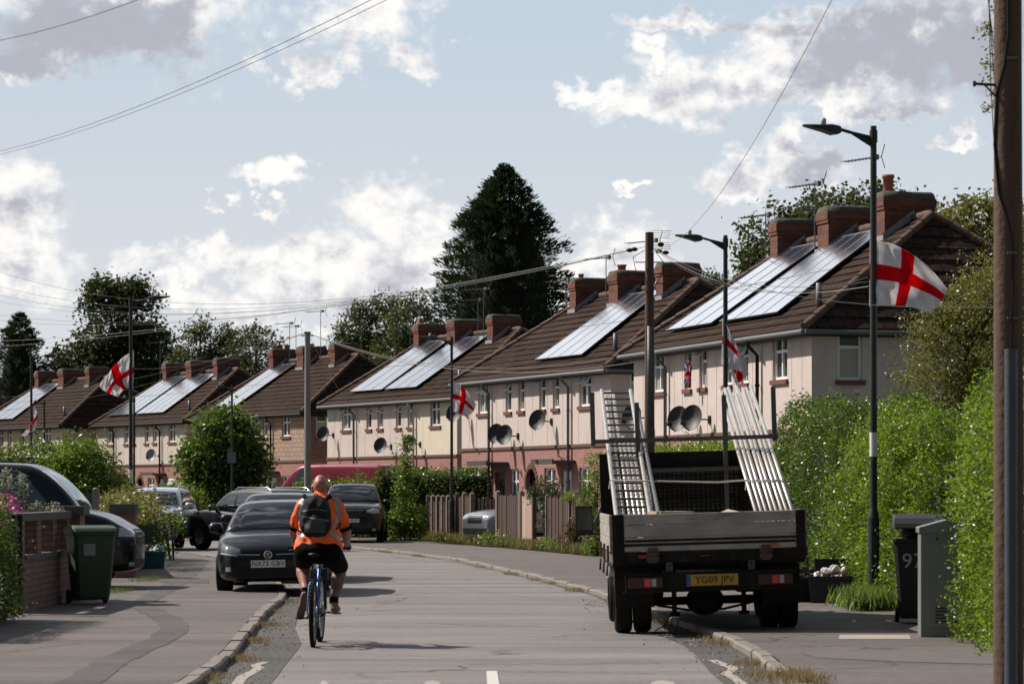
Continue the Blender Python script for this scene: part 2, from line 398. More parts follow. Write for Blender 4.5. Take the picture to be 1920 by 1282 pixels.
M_CAP = mat('chimney_cap', (.085, .078, .062), .95, var=.4, vs=8, bump=.7, bs=20)
M_POT = mat('terracotta', (.38, .13, .07), .8, var=.25, vs=6, bump=.3)
M_UPVC = mat('white_upvc', (.82, .82, .80), .35, var=.05, vs=3)
M_GLASS = mat('window_glass', (.035, .045, .05), .06, var=.5, vs=1.5, spec=.6)
M_BLIND = mat('blind', (.42, .41, .33), .6, var=.1, vs=6, stretch=(8, 8, .5))
M_CURT = mat('curtain', (.35, .34, .32), .8, var=.3, vs=6, stretch=(6, 6, .3))
M_BLACKP = mat('black_plastic', (.010, .010, .011), .5, spec=.3, var=.3, vs=4)
M_GREYP = mat('grey_plastic', (.13, .135, .14), .5, var=.15, vs=4)
M_WHITEP = mat('white_gutter', (.55, .54, .52), .5, var=.2, vs=4, dirt=(.25, .24, .22), dirts=3)
M_DOORB = mat('brown_door', (.10, .04, .025), .5, var=.2, vs=4)
M_DISH = mat('dish_mesh', (.028, .028, .03), .55, var=.25, vs=12)
M_DISHL = mat('dish_light', (.25, .25, .24), .5, var=.2, vs=12)
M_STEEL = mat('aerial_metal', (.16, .16, .16), .5, metal=.4, var=.3, vs=12)
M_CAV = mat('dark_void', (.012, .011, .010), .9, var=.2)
M_SOLF = mat('panel_edge', (.03, .03, .034), .5, var=.1)
def solar_mat():
    m = bpy.data.materials.new('solar_glass'); m.use_nodes = True; nt = m.node_tree; L = nt.links; p = nt.nodes['Principled BSDF']
    tc = nd(nt, 'ShaderNodeTexCoord'); sp = nd(nt, 'ShaderNodeSeparateXYZ'); L.new(tc.outputs['UV'], sp.inputs[0])
    def line(s, per, w):
        a = mathn(nt, 'FRACT', mathn(nt, 'DIVIDE', s, per)); return mathn(nt, 'LESS_THAN', a, w / per)
    g = mathn(nt, 'MAXIMUM', line(sp.outputs[0], .156, .01), line(sp.outputs[1], .156, .01))
    c = mixc(nt, g, (.024, .030, .05), (.06, .068, .09))
    L.new(c, p.inputs['Base Color']); p.inputs['Roughness'].default_value = .2; p.inputs['Specular IOR Level'].default_value = .6
    p.inputs['Coat Weight'].default_value = 1.0; p.inputs['Coat Roughness'].default_value = .16; p.inputs['Coat IOR'].default_value = 1.7
    n = nd(nt, 'ShaderNodeTexNoise'); n.inputs['Scale'].default_value = 2.2; n.inputs['Detail'].default_value = 6; L.new(tc.outputs['Object'], n.inputs['Vector'])
    L.new(mathn(nt, 'MULTIPLY_ADD', n.outputs['Fac'], .25), p.inputs['Roughness']); nt.nodes[-1].inputs[2].default_value = .14
    return m
M_SOLAR = solar_mat()
M_SOLFR = mat('panel_frame', (.62, .63, .65), .35, metal=.8, var=.1)

# ------------------------------------------------------------------ ground
KR = [(2.3, 10), (2.32, 18), (2.24, 23.4), (2.3, 27), (2.2, 30.4), (1.8, 35.8), (1.3, 43.4), (.55, 50.5), (-.32, 57.5), (-1.2, 64.2), (-2.04, 68.6), (-2.84, 72.4), (-4.0, 77), (-5.9, 83), (-8.3, 90), (-11.3, 97), (-15.5, 106), (-22, 118), (-34, 136)]
KL = [(-2.3, 10), (-2.45, 18), (-2.56, 22.5), (-2.6, 26), (-2.80, 30), (-3.16, 37.1), (-3.34, 42), (-4.0, 49), (-4.9, 56), (-6.2, 63), (-7.9, 70), (-10.0, 77), (-12.8, 84), (-16.5, 91), (-21.5, 100), (-29, 112), (-40, 128)]
def offs(P, d):
    out = []
    for i, p in enumerate(P):
        a = Vector(P[max(i - 1, 0)]); b = Vector(P[min(i + 1, len(P) - 1)]); t = (b - a).normalized(); n = Vector((t.y, -t.x))
        q = Vector(p) + n * d; out.append((q.x, q.y))
    return out
def dens(P, k=4):
    out = []
    for i in range(len(P) - 1):
        p0 = Vector(P[max(i - 1, 0)]); p1 = Vector(P[i]); p2 = Vector(P[i + 1]); p3 = Vector(P[min(i + 2, len(P) - 1)])
        for j in range(k):
            t = j / k
            out.append(tuple(.5 * ((2 * p1) + (-p0 + p2) * t + (2 * p0 - 5 * p1 + 4 * p2 - p3) * t * t + (-p0 + 3 * p1 - 3 * p2 + p3) * t ** 3)))
    out.append(tuple(P[-1])); return out
KRd, KLd = dens(KR), dens(KL)
def ribbon(name, A, B, z, m, zb=None):
    mb = MB(); zb = z if zb is None else zb
    for i in range(min(len(A), len(B)) - 1):
        mb.quad((A[i][0], A[i][1], z), (B[i][0], B[i][1], zb), (B[i + 1][0], B[i + 1][1], zb), (A[i + 1][0], A[i + 1][1], z))
    return struct(obj(name, mb, m))
g = MB(); g.quad((-3000, -50, -.03), (3000, -50, -.03), (3000, 4000, -.03), (-3000, 4000, -.03)); struct(obj('ground', g, M_SOIL))
# road surface: one sheet between the two gutters, resampled so that both edges have the same number of points
def resamp(P, n):
    d = [0]
    for a, b in zip(P[:-1], P[1:]): d.append(d[-1] + math.dist(a, b))
    out = []
    for k in range(n):
        t = d[-1] * k / (n - 1); i = max(j for j in range(len(d)) if d[j] <= t + 1e-9); i = min(i, len(P) - 2)
        u = (t - d[i]) / (d[i + 1] - d[i]); out.append((P[i][0] + (P[i + 1][0] - P[i][0]) * u, P[i][1] + (P[i + 1][1] - P[i][1]) * u))
    return out
ribbon('road', resamp(KLd, 90), resamp(KRd, 90), 0.0, M_ROAD)
ribbon('gravel_gutter', offs(KLd, 0.0), [(p[0] + .55 * (1 - .0) * max(.15, min(1, (50 - p[1]) / 20)) + .03 * math.sin(p[1] * .9), p[1]) for p in KLd], .004, M_GRAV)
ribbon('gravel_gutter', [(p[0] - .5 * max(.15, min(1, (44 - p[1]) / 12)) + .03 * math.sin(p[1] * .9), p[1]) for p in KRd], KRd, .004, M_GRAV)
PR0 = offs(KRd, .13); PR1 = offs(KRd, 3.4); PL0 = offs(KLd, -.13); PL1 = offs(KLd, -3.0)
ribbon('pavement', PR0, PR1, KERB, M_PAVE)
PLw = [(p[0] - (0 if q[1] > 60 else (60 - q[1]) / 30), p[1]) for p, q in zip(PL1, PL1)]
ribbon('pavement', PLw, PL0, KERB, M_PAVE)
def kerb(name, P, side):
    o_ = offs(P, .13 * side); mb = MB(); d = 0
    pts = resamp(P, int(sum(math.dist(a, b) for a, b in zip(P[:-1], P[1:])) / .9)); 
    for a, b in zip(pts[:-1], pts[1:]):
        a, b = Vector(a), Vector(b); t = (b - a).normalized(); n = Vector((t.y, -t.x)) * side
        j = random.uniform(-.012, .012); h = KERB + .004 + random.uniform(-.006, .01); a2 = a + t * .006 + n * j; b2 = b - t * .006 + n * j
        ch = .02
        for p, q in ((a2, b2),):
            c = [(p, 0, -.05), (p, 0, h - ch), (p, ch, h), (p, .125, h)]
            e = [(q, 0, -.05), (q, 0, h - ch), (q, ch, h), (q, .125, h)]
            A = [(u.x + n.x * w, u.y + n.y * w, z) for u, w, z in c]; B = [(u.x + n.x * w, u.y + n.y * w, z) for u, w, z in e]
            mb.rings([A, B], False, 0, False, False)
            mb.poly([A[0], A[1], A[2], A[3]]); mb.poly([B[0], B[1], B[2], B[3]])
    return struct(obj(name, mb, M_KERB))
kerb('kerb', KRd, 1); kerb('kerb', KLd, -1)
# patched trench and repairs on the left pavement, pale worn lines and the dashes of the road
def patch(name, pts, m, z):
    P = [gr(x, y, z) for x, y in pts]; mb = MB(); mb.poly(P); return struct(obj(name, mb, m))
def strip(name, L_, w, m, z):
    P0 = [gr(x, y, z) for x, y in L_]; P = []; A = []; B = []
    for a_, b_ in zip(P0[:-1], P0[1:]):
        n_ = max(1, int((b_ - a_).length / .35)); P += [a_.lerp(b_, k_ / n_) for k_ in range(n_)]
    P.append(P0[-1])
    for i, p in enumerate(P):
        t = (P[min(i + 1, len(P) - 1)] - P[max(i - 1, 0)]).normalized(); n = Vector((t.y, -t.x, 0)); A.append(p + n * w / 2 * random.uniform(.8, 1.15)); B.append(p - n * w / 2 * random.uniform(.8, 1.15))
    mb = MB()
    for i in range(len(P) - 1): mb.quad(A[i], B[i], B[i + 1], A[i + 1])
    return struct(obj(name, mb, m))
strip('trench_patch', [(140, 1284), (205, 1240), (262, 1215), (306, 1196), (328, 1178), (318, 1162), (285, 1145), (262, 1133), (290, 1115), (325, 1095), (360, 1070), (378, 1050)], .34, M_PATCH, KERB + .004)
patch('repair_patch', [(310, 1084), (392, 1085), (392, 1092), (300, 1091)], M_PATCH, KERB + .006)
patch('repair_patch', [(1500, 1222), (1620, 1219), (1900, 1217), (1930, 1246), (1700, 1240), (1530, 1232)], mat('dark_pavement', (.12, .11, .107), .9, var=.2, vs=3, bump=.3, bs=60), KERB + .004)
patch('concrete_patch', [(1575, 1189), (1705, 1189), (1708, 1197), (1572, 1197)], M_PINK, KERB + .004)
def zig(pts, w0, z, name='worn_line'):
    strip(name, pts, w0, M_PINK, z)
zig([(1336, 1236), (1352, 1243), (1376, 1252), (1362, 1262), (1380, 1272), (1400, 1290)], .10, .008)
zig([(498, 1240), (478, 1246), (486, 1252), (455, 1268), (440, 1290)], .10, .008)
patch('centre_line', [(912, 1257), (932, 1257), (938, 1290), (914, 1290)], M_WHITE, .008)
for a, b in ((790, 830), (1215, 1270), (595, 620)): patch('worn_line', [(a, 1290), (a + 8, 1277), ((a + b) / 2, 1274), (b - 6, 1278), (b, 1290)], M_PINK, .008)
# bitumen joints and cracks running across the carriageway
for (x0, y0, x1, y1, w) in ((640, 1122, 1200, 1117, .035), (700, 1135, 870, 1129, .025), (640, 1057, 930, 1059, .04), (830, 1169, 1010, 1172, .02), (530, 1207, 560, 1205, .03), (880, 1244, 1240, 1242, .03), (700, 1040, 1010, 1072, .03), (170, 1204, 520, 1203, .02), (0, 1222, 150, 1204, .015)):
    P = [(x0 + (x1 - x0) * k / 9, y0 + (y1 - y0) * k / 9 + random.uniform(-1.2, 1.2)) for k in range(10)]
    strip('tar_joint', P, w, M_PATCH, .006 if x0 > 200 and y0 != 1204 else KERB + .006)

# ------------------------------------------------------------------ houses
HL, HD, EV, RZ = 12.3, 7.5, 5.3, 7.95
def holed(mb, p, x0, x1, z0, z1, holes, mi=0, rev=.13, rmi=None):
    """wall panel with window openings and their reveals. p(a, z, depth) -> point"""
    xs = sorted(set([x0, x1] + [h[0] for h in holes] + [h[1] for h in holes])); zs = sorted(set([z0, z1] + [h[2] for h in holes] + [h[3] for h in holes]))
    xs = [x for x in xs if x0 <= x <= x1]; zs = [z for z in zs if z0 <= z <= z1]
    for i in range(len(xs) - 1):
        for j in range(len(zs) - 1):
            cx, cz = (xs[i] + xs[i + 1]) / 2, (zs[j] + zs[j + 1]) / 2
            if any(h[0] < cx < h[1] and h[2] < cz < h[3] for h in holes): continue
            mb.quad(p(xs[i], zs[j], 0), p(xs[i + 1], zs[j], 0), p(xs[i + 1], zs[j + 1], 0), p(xs[i], zs[j + 1], 0), mi)
    for a, b, c, d in holes:
        r = mi if rmi is None else rmi
        for q in (((a, c), (a, d)), ((b, d), (b, c)), ((a, d), (b, d)), ((b, c), (a, c))):
            (u0, w0), (u1, w1) = q
            mb.quad(p(u0, w0, 0), p(u1, w1, 0), p(u1, w1, rev), p(u0, w0, rev), r)
def window(house, p, a, b, z0, z1, cols=2, top=.36, opened=(), blind=False, sill=M_SILL, curtain=False, sillw=.06):
    """frame with mullions set in the opening; glass, sill and opened top lights are its pieces"""
    rv = .11; fr = MB(); w = .065
    def bar(x0, x1, y0, y1, d=.05, pr=0.0): 
        P = [p(x, z, dd) for dd in (rv - d - pr, rv - pr + .015) for x in (x0, x1) for z in (y0, y1)]
        fr.add(P, [(0, 1, 3, 2), (4, 6, 7, 5), (0, 4, 5, 1), (2, 3, 7, 6), (0, 2, 6, 4), (1, 5, 7, 3)])
    zt = z1 - top
    bar(a, a + w, z0, z1); bar(b - w, b, z0, z1); bar(a + w, b - w, z0, z0 + w); bar(a + w, b - w, z1 - w, z1)
    if top > 0: bar(a + w, b - w, zt - w / 2, zt + w / 2)
    cw = (b - a) / cols
    for k in range(1, cols):
        bar(a + cw * k - w / 2, a + cw * k + w / 2, z0 + w, zt - w / 2); bar(a + cw * k - w / 2, a + cw * k + w / 2, zt + w / 2, z1 - w)
    f = obj('window', fr, M_UPVC, house)
    gl = MB(); gl.quad(p(a + .01, z0 + .01, rv), p(b - .01, z0 + .01, rv), p(b - .01, z1 - .01, rv), p(a + .01, z1 - .01, rv)); obj('pane', gl, M_GLASS, f)
    if blind:
        bl = MB(); bl.quad(p(a + w, z0 + w, rv - .012), p(b - w, z0 + w, rv - .012), p(b - w, zt - w / 2, rv - .012), p(a + w, zt - w / 2, rv - .012)); obj('blind', bl, M_BLIND, f)
    if curtain:
        q = (b - a) * .22
        for u0, u1 in ((a + w, a + w + q), (b - w - q, b - w)):
            bl = MB(); bl.quad(p(u0, z0 + w, rv - .008), p(u1, z0 + w, rv - .008), p(u1, zt - w, rv - .008), p(u0, zt - w, rv - .008))
            obj('curtain', bl, M_CURT, f)
    if sill:
        sb = MB(); P = [p(x, z, dd) for dd in (-.05, rv) for x in (a - sillw, b + sillw) for z in (z0 - .11, z0 - .004)]
        P = [p(x, z, dd) for dd in (-.06, -.002) for x in (a - sillw, b + sillw) for z in (z0 - .11, z0 - .004)]
        sb.add(P, [(0, 1, 3, 2), (4, 6, 7, 5), (0, 4, 5, 1), (2, 3, 7, 6), (0, 2, 6, 4), (1, 5, 7, 3)]); obj('sill', sb, sill, f)
    for k, ang in opened:
        x0, x1 = a + cw * k + w * .6, a + cw * (k + 1) - w * .6; hh = top - w; ob = MB(); og = MB()
        def q(x, s, o_=0.0): # s metres down the tilted leaf
            return p(x, z1 - w - s * math.cos(ang) , rv - .06 - s * math.sin(ang) - o_)
        for (u0, u1, s0, s1) in ((x0, x0 + .045, 0, hh), (x1 - .045, x1, 0, hh), (x0 + .045, x1 - .045, 0, .045), (x0 + .045, x1 - .045, hh - .045, hh)):
            P = [q(x, s, o_) for o_ in (0, .04) for x in (u0, u1) for s in (s0, s1)]
            ob.add(P, [(0, 1, 3, 2), (4, 6, 7, 5), (0, 4, 5, 1), (2, 3, 7, 6), (0, 2, 6, 4), (1, 5, 7, 3)])
        og.quad(q(x0 + .04, .04, .02), q(x1 - .04, .04, .02), q(x1 - .04, hh - .04, .02), q(x0 + .04, hh - .04, .02))
        obj('top_light', ob, M_UPVC, f); obj('pane', og, mat('tilted_glass', (.45, .49, .52), .1, var=.1, spec=.8), f)
    return f
def courses(mb, A, B, C_, D_, mi):
    """roof slope A-B at the eaves, D-C at the ridge, laid in overlapping courses"""
    A, B, C_, D_ = map(Vector, (A, B, C_, D_)); slope = ((A + B) / 2 - (C_ + D_) / 2).length; n = max(4, int(slope / .34))
    N = (B - A).cross(((C_ + D_) / 2 - (A + B) / 2)).normalized()
    if N.z < 0: N = -N
    for k in range(n):
        t0, t1 = k / n, (k + 1) / n
        a, b, c, d = A.lerp(D_, t0), B.lerp(C_, t0), B.lerp(C_, t1), A.lerp(D_, t1)
        up = N * .04; lo = N * .008
        # each course sags and waves a little along its length
        m = 14
        for j in range(m):
            s0, s1 = j / m, (j + 1) / m
            wv = lambda s, kk: N * (.008 * math.sin(s * 31 + kk * 1.7) + .006 * math.sin(s * 13 + kk))
            p0, p1 = a.lerp(b, s0) + up + wv(s0, k), a.lerp(b, s1) + up + wv(s1, k); q0, q1 = d.lerp(c, s0) + lo, d.lerp(c, s1) + lo
            mb.quad(p0, p1, q1, q0, mi); mb.quad(a.lerp(b, s0) - N * .01, a.lerp(b, s1) - N * .01, p1, p0, mi)
def aerial(parent, x, y, z0, h, boom=1.3, dirx=(-.95, -.3), grid=False, name='tv_aerial'):
    mb = MB(); top = Vector((x, y, z0 + h)); mb.cyl((x, y, z0), top, .018, .016, 6)
    d = Vector((dirx[0], dirx[1], 0)).normalized(); n = Vector((-d.y, d.x, 0)); b0 = top + d * boom * .75 + Vector((0, 0, -.08)); b1 = top - d * boom * .25 + Vector((0, 0, -.08))
    mb.cyl(b0, b1, .014, .014, 6)
    for k in range(9):
        q = b1.lerp(b0, .22 + .78 * k / 8); mb.cyl(q - n * .14, q + n * .14, .008, .008, 5)
        if not grid: mb.cyl(q - Vector((0, 0, .03)), q + Vector((0, 0, .03)), .008, .008, 5)
    for s in (-1, 1):
        mb.cyl(b1, b1 - d * .12 + Vector((0, 0, .28 * s)), .012, .012, 6)
        if grid:
            for k in range(4):
                q = b1 - d * .03 * k + Vector((0, 0, s * .07 * (k + 1))); mb.cyl(q - n * .3 - d * .1, q + n * .3 + d * .1, .008, .008, 5)
    mb.box(b1 + d * .18, (.12, .09, .12)); 
    return obj(name, mb, M_STEEL, parent, recalc=False)
def dish(house, x, z, m=None, y=0.0, r=.31):
    mb = MB(); c = Vector((x, y - .42, z)); ax = Vector((.62, -.72, .28)).normalized()
    u = ax.cross(Vector((0, 0, 1))).normalized(); w = u.cross(ax)
    rg = []
    for k in range(6):
        q = k / 5; rg.append([c + ax * (.09 * q * q) + (u * math.cos(t) * r * .92 + w * math.sin(t) * r * 1.05) * max(q, .03) for t in [2 * math.pi * i / 20 for i in range(20)]])
    mb.rings(rg, True, 0, True, False)
    rg2 = [[p - ax * .012 for p in r_] for r_ in rg]; mb.rings(rg2, True, 0, True, False)
    o = obj('satellite_dish', mb, m or M_DISH, house, recalc=False)
    ab = MB(); ab.tube([c - w * r * .8 - ax * .02, c - w * r * 1.1 + ax * .12, c - w * r * .9 + ax * .42], .015, 6); ab.box(c - w * r * .85 + ax * .43, (.07, .12, .07))
    ab.tube([c - ax * .03, (x + .02, y - .2, z - .02), (x + .05, y, z - .03)], .02, 6); ab.box((x + .05, y - .02, z - .03), (.14, .03, .2))
    obj('arm', ab, M_BLACKP, o, recalc=False); return o
def house(label, N, ang, solar, upper=None, lower=None, chim=(True, True, True), pots=((), (), ()), opened={}, gutter=None, dishes=(), aerials=(), pipes=(), side='blind', canopy=True, lowwin={}, group='pairs of semi-detached houses along the right of the street', split=None, detail=True):
    u = Vector((math.cos(R(ang)), math.sin(R(ang)))); F = Vector(N) - u * HL
    h = thing('semi_detached_house', label, 'house', (F.x, F.y, 0), R(ang), group)
    upper = upper or M_REND; lower = lower or M_BRICKP; gutter = gutter or M_GREYP
    front = lambda a, z, d: (a, d, z)
    near = lambda a, z, d: (HL - d, a, z)       # wall that looks towards the camera, a = depth into the plot
    ZB = 3.0
    W = [(1.5, 2.4, 2), (3.95, 4.45, 1), (5.05, 5.55, 1), (6.78, 7.28, 1), (7.88, 8.38, 1), (9.95, 10.85, 2)]
    holes = [(a, b, 4.12, 5.12) for a, b, c in W]
    mb = MB(); holed(mb, front, 0, HL, ZB, 5.29, holes, rmi=0)
    obj('front_wall', mb, upper, h)
    sm = MB(); sh = [(.62, 1.2, 4.05, 5.12)]
    holed(sm, near, 0, HD, ZB, 5.29, sh); sm.quad((0, 0, 0), (0, HD, 0), (0, HD, 5.29), (0, 0, 5.29)); sm.quad((0, HD, 0), (HL, HD, 0), (HL, HD, 5.29), (0, HD, 5.29))
    obj('side_wall', sm, M_BRICK if upper is M_CLAD else upper, h)
    if split:  # neighbour's half carries another finish
        pb = MB(); 
        ws = [q for q in holes if q[0] > split[0] and q[1] < split[1]]
        holed(pb, lambda a, z, d: (a, d - .004, z), split[0], split[1], ZB, 5.28, ws, rev=.1); obj('painted_front', pb, split[2], h)
    # joints between the cast panels
    if upper is not M_CLAD and detail:
        x = .75
        while x < HL - .3:
            if not any(a - .02 < x < b + .02 for a, b, c in W):
                jb = MB(); jb.bb(x - .007, x + .007, -.006, .02, ZB + .05, 5.2); obj('panel_joint', jb, mat('joint', (.54, .46, .42), .9), h)
            x += .61
    for i, (a, b, c) in enumerate(W):
        window(h, front, a, b, 4.12, 5.12, c, .36, opened.get(i, ()), curtain=(i % 2 == 0))
    window(h, near, .62, 1.2, 4.05, 5.12, 1, .34, (), blind=(side == 'blind'))
    # ground floor
    G = [('w', 1.45, 2.35, .9, 2.3), ('d', 3.05, 3.9, .1, 2.2), ('w', 4.35, 5.1, .9, 2.3), ('a', 5.75, 6.55, .1, 2.3), ('w', 7.2, 8.1, .9, 2.3), ('d', 8.55, 9.35, .1, 2.2), ('w', 9.95, 10.9, .9, 2.3)]
    lb = MB(); holed(lb, front, 0, HL, 0, ZB - .09, [(g_[1], g_[2], g_[3], g_[4]) for g_ in G], rev=.12); holed(lb, near, 0, HD, 0, ZB, []); obj('ground_floor_wall', lb, lower, h)
    bb_ = MB(); bb_.bb(-.02, HL + .02, -.045, .02, ZB - .09, ZB - .0); obj('string_course', bb_, mat('course', (.13, .07, .055), .9, var=.3), h)
    for k, a, b, c, d in G:
        if k == 'w': window(h, front, a, b, c, d, 2, .4, lowwin.get((a), ()), sill=M_SILL)
        elif k == 'd':
            db = MB(); db.bb(a, b, .07, .11, c, d, 0); f = obj('door', db, M_DOORB if a < 5 else M_UPVC, h)
            gb = MB(); gb.bb(a + .25, b - .25, .055, .069, 1.3, 1.95); obj('pane', gb, M_GLASS, f)
            hb = MB(); hb.bb(b - .14, b - .1, .03, .069, 1.0, 1.15); obj('handle', hb, M_GREYP, f)
            if canopy:
                cb = MB(); cb.bb(a - .45, b + .35, -.75, -.02, 2.42, 2.52); cb.bb(a - .5, b + .4, -.8, -.75, 2.40, 2.56); obj('porch_canopy', cb, mat('canopy', (.06, .06, .055), .8, var=.3), h)
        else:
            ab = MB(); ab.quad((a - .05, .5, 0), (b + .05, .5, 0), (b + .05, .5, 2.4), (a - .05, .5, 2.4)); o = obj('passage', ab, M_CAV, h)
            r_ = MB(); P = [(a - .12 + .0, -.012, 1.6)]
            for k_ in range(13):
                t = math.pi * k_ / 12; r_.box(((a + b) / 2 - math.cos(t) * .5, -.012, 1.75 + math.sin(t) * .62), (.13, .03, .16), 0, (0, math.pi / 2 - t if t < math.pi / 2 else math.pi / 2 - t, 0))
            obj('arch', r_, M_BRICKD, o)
    # roof
    e = .3; z0 = EV - .16; x1, x2, ym = 1.9, HL - 1.9, HD / 2
    rb = MB(); courses(rb, (-e, -e, z0), (HL + e, -e, z0), (x2, ym, RZ), (x1, ym, RZ), 0); courses(rb, (HL + e, HD + e, z0), (-e, HD + e, z0), (x1, ym, RZ), (x2, ym, RZ), 0)
    courses(rb, (HL + e, -e, z0), (HL + e, HD + e, z0), (x2, ym, RZ), (x2, ym, RZ), 1); courses(rb, (-e, HD + e, z0), (-e, -e, z0), (x1, ym, RZ), (x1, ym, RZ), 1)
    roof = obj('roof', rb, [M_TILEX, M_TILEY], h, recalc=False)
    kb = MB()
    def capline(p, q, r=.11):
        p, q = Vector(p), Vector(q); n = int((q - p).length / .42)
        for i in range(n):
            a, b = p.lerp(q, i / n), p.lerp(q, (i + .96) / n); kb.tube([a + Vector((0, 0, .03)), b + Vector((0, 0, .02))], [r, r * .88], 8)
    capline((x1, ym, RZ), (x2, ym, RZ))
    for c in ((-e, -e), (HL + e, -e), (-e, HD + e), (HL + e, HD + e)): capline((c[0], c[1], z0 + .03), (x1 if c[0] < 5 else x2, ym, RZ), .10)
    obj('ridge_tiles', kb, M_RIDGE, roof, recalc=False)
    sf = MB(); sf.bb(-.22, HL + .22, -.22, -.002, z0 - .14, z0 - .02); sf.bb(HL + .002, HL + .22, 0, HD + .2, z0 - .14, z0 - .02); obj('fascia', sf, mat('fascia', (.05, .045, .042), .7, var=.3), h)
    gt = MB(); gt.tube([(-.3, -.32, z0 - .04), (HL + .3, -.32, z0 - .05)], .06, 8); gt.tube([(HL + .33, -.3, z0 - .05), (HL + .33, HD + .3, z0 - .06)], .055, 8); obj('gutter', gt, gutter, h, recalc=False)
    for x, m in pipes:
        pb = MB(); pb.tube([(x, -.32, z0 - .06), (x, -.32, z0 - .2), (x, -.09, z0 - .42), (x, -.09, .1)], .045, 8)
        for z in (1.2, 2.6, 4.0): pb.cyl((x, -.09, z), (x, -.09, z + .06), .06, .06, 8)
        obj('downpipe', pb, m, h, recalc=False)
    # chimneys stand just in front of the ridge, long side across it
    for i, (t0, t1) in enumerate(((2.1, 2.6), (5.3, 6.0), (8.9, 9.4))):
        if not chim[i]: continue
        cb = MB(); y0, y1 = 3.0, 4.25; cb.bb(t0, t1, y0, y1, 7.2, 8.16); cb.bb(t0 - .03, t1 + .03, y0 - .03, y1 + .03, 8.16, 8.24); cb.bb(t0 - .05, t1 + .05, y0 - .05, y1 + .05, 8.24, 8.42)
        ch = obj('chimney', cb, M_BRICKD, h)
        mb = MB(); n_ = 7
        rg = []
        for k in range(n_):
            q = k / (n_ - 1); s = 1 - .28 * q ** 2; hh = 8.42 + .16 * math.sin(q * math.pi / 2)
            cx, cy = (t0 + t1) / 2, (y0 + y1) / 2; wx, wy = (t1 - t0) / 2 + .03, (y1 - y0) / 2 + .03
            rg.append([(cx + a * wx * s + random.uniform(-.01, .01), cy + b * wy * (1 - .1 * q), hh + random.uniform(-.012, .012)) for a, b in ((-1, -1), (-.3, -1.02), (.3, -1.02), (1, -1), (1.02, -.4), (1.02, .4), (1, 1), (.3, 1), (-.3, 1), (-1, 1), (-1.02, .4), (-1.02, -.4))])
        mb.rings(rg, True, 0, True, True); obj('flaunching', mb, M_CAP, ch, recalc=False)
        fb = MB(); sl = (RZ - z0) / (ym + e)
        fb.add([(t1 + .012, y0 - .05, z0 + sl * (y0 + e) + .0), (t1 + .012, ym, RZ + .02), (t1 + .012, ym, RZ + .22), (t1 + .012, y0 - .05, z0 + sl * (y0 + e) + .16)], [(0, 1, 2, 3)])
        fb.bb(t0 - .05, t1 + .05, y0 - .06, y0 - .015, z0 + sl * (y0 + e) - .1, z0 + sl * (y0 + e) + .12); obj('flashing', fb, M_LEAD, ch)
        for (yy, hh, rr, kind) in pots[i]:
            pb = MB(); xc = (t0 + t1) / 2; zt = 8.5
            if kind == 'sq': pb.bb(xc - rr, xc + rr, yy - rr, yy + rr, zt, zt + hh)
            else: pb.lathe([(rr * .9, zt), (rr * .95, zt + hh * .8), (rr * 1.15, zt + hh * .82), (rr * 1.15, zt + hh * .97), (rr * .8, zt + hh * .97), (rr * .7, zt + hh * .6)], (xc, yy, 0), 14, 0, cap=True)
            obj('chimney_pot', pb, M_POT if kind != 'm' else M_LEAD, ch, recalc=False)
    # vent pipes on the front slope
    vb = MB(); sl = (RZ - z0) / (ym + e)
    for x in (11.5,): vb.cyl((x, .5, z0 + sl * .8 - .1), (x, .5, z0 + sl * .8 + .55), .07, .07, 10)
    obj('vent_pipe', vb, M_GREYP, h)
    # solar arrays
    for (t0, t1, tb0, tb1) in solar:
        sl = (RZ - z0) / (ym + e); cs = 1 / math.hypot(1, sl); nrm = Vector((0, -sl * cs, cs)); w0, w1 = .35, 3.35
        def sp(t, w, o_): return Vector((t, w, z0 + sl * (w + e))) + nrm * o_
        n = max(2, round((t1 - t0) / 1.0)); fb = MB(); fb.rings([[sp(t0, w0, .10), sp(t1, w0, .10), sp(t1, w0, .145), sp(t0, w0, .145)], [sp(tb0, w1, .10), sp(tb1, w1, .10), sp(tb1, w1, .145), sp(tb0, w1, .145)]], True, 0, False, True)
        o = obj('solar_array', fb, M_SOLF, h)
        me = bpy.data.meshes.new('panel_glass'); V = []; Fc = []; UV = []
        rows = 2
        for r_ in range(rows):
            for k in range(n):
                g0, g1 = .012, .012; wa = w0 + (w1 - w0) * r_ / rows + g0; wb = w0 + (w1 - w0) * (r_ + 1) / rows - g1
                f0 = (wa - w0) / (w1 - w0); f1 = (wb - w0) / (w1 - w0)
                xa0 = t0 + (tb0 - t0) * f0; xb0 = t1 + (tb1 - t1) * f0; xa1 = t0 + (tb0 - t0) * f1; xb1 = t1 + (tb1 - t1) * f1
                q = [(xa0 + (xb0 - xa0) * k / n + .012, wa), (xa0 + (xb0 - xa0) * (k + 1) / n - .012, wa), (xa1 + (xb1 - xa1) * (k + 1) / n - .012, wb), (xa1 + (xb1 - xa1) * k / n + .012, wb)]
                b_ = len(V); V += [tuple(sp(x, y, .150)) for x, y in q]; Fc.append((b_, b_ + 1, b_ + 2, b_ + 3)); UV += [(x, y / cs) for x, y in q]
        me.from_pydata(V, [], Fc); me.materials.append(M_SOLAR); uv = me.uv_layers.new(name='uv'); uv.data.foreach_set('uv', [c for p_ in UV for c in p_]); me.update()
        po = bpy.data.objects.new('panel_glass', me); COL.objects.link(po); po.parent = o
        rb_ = MB()
        for k in range(n + 1): rb_.beam(sp(t0 + (t1 - t0) * k / n, w0, .152), sp(tb0 + (tb1 - tb0) * k / n, w1, .152), .022, .012)
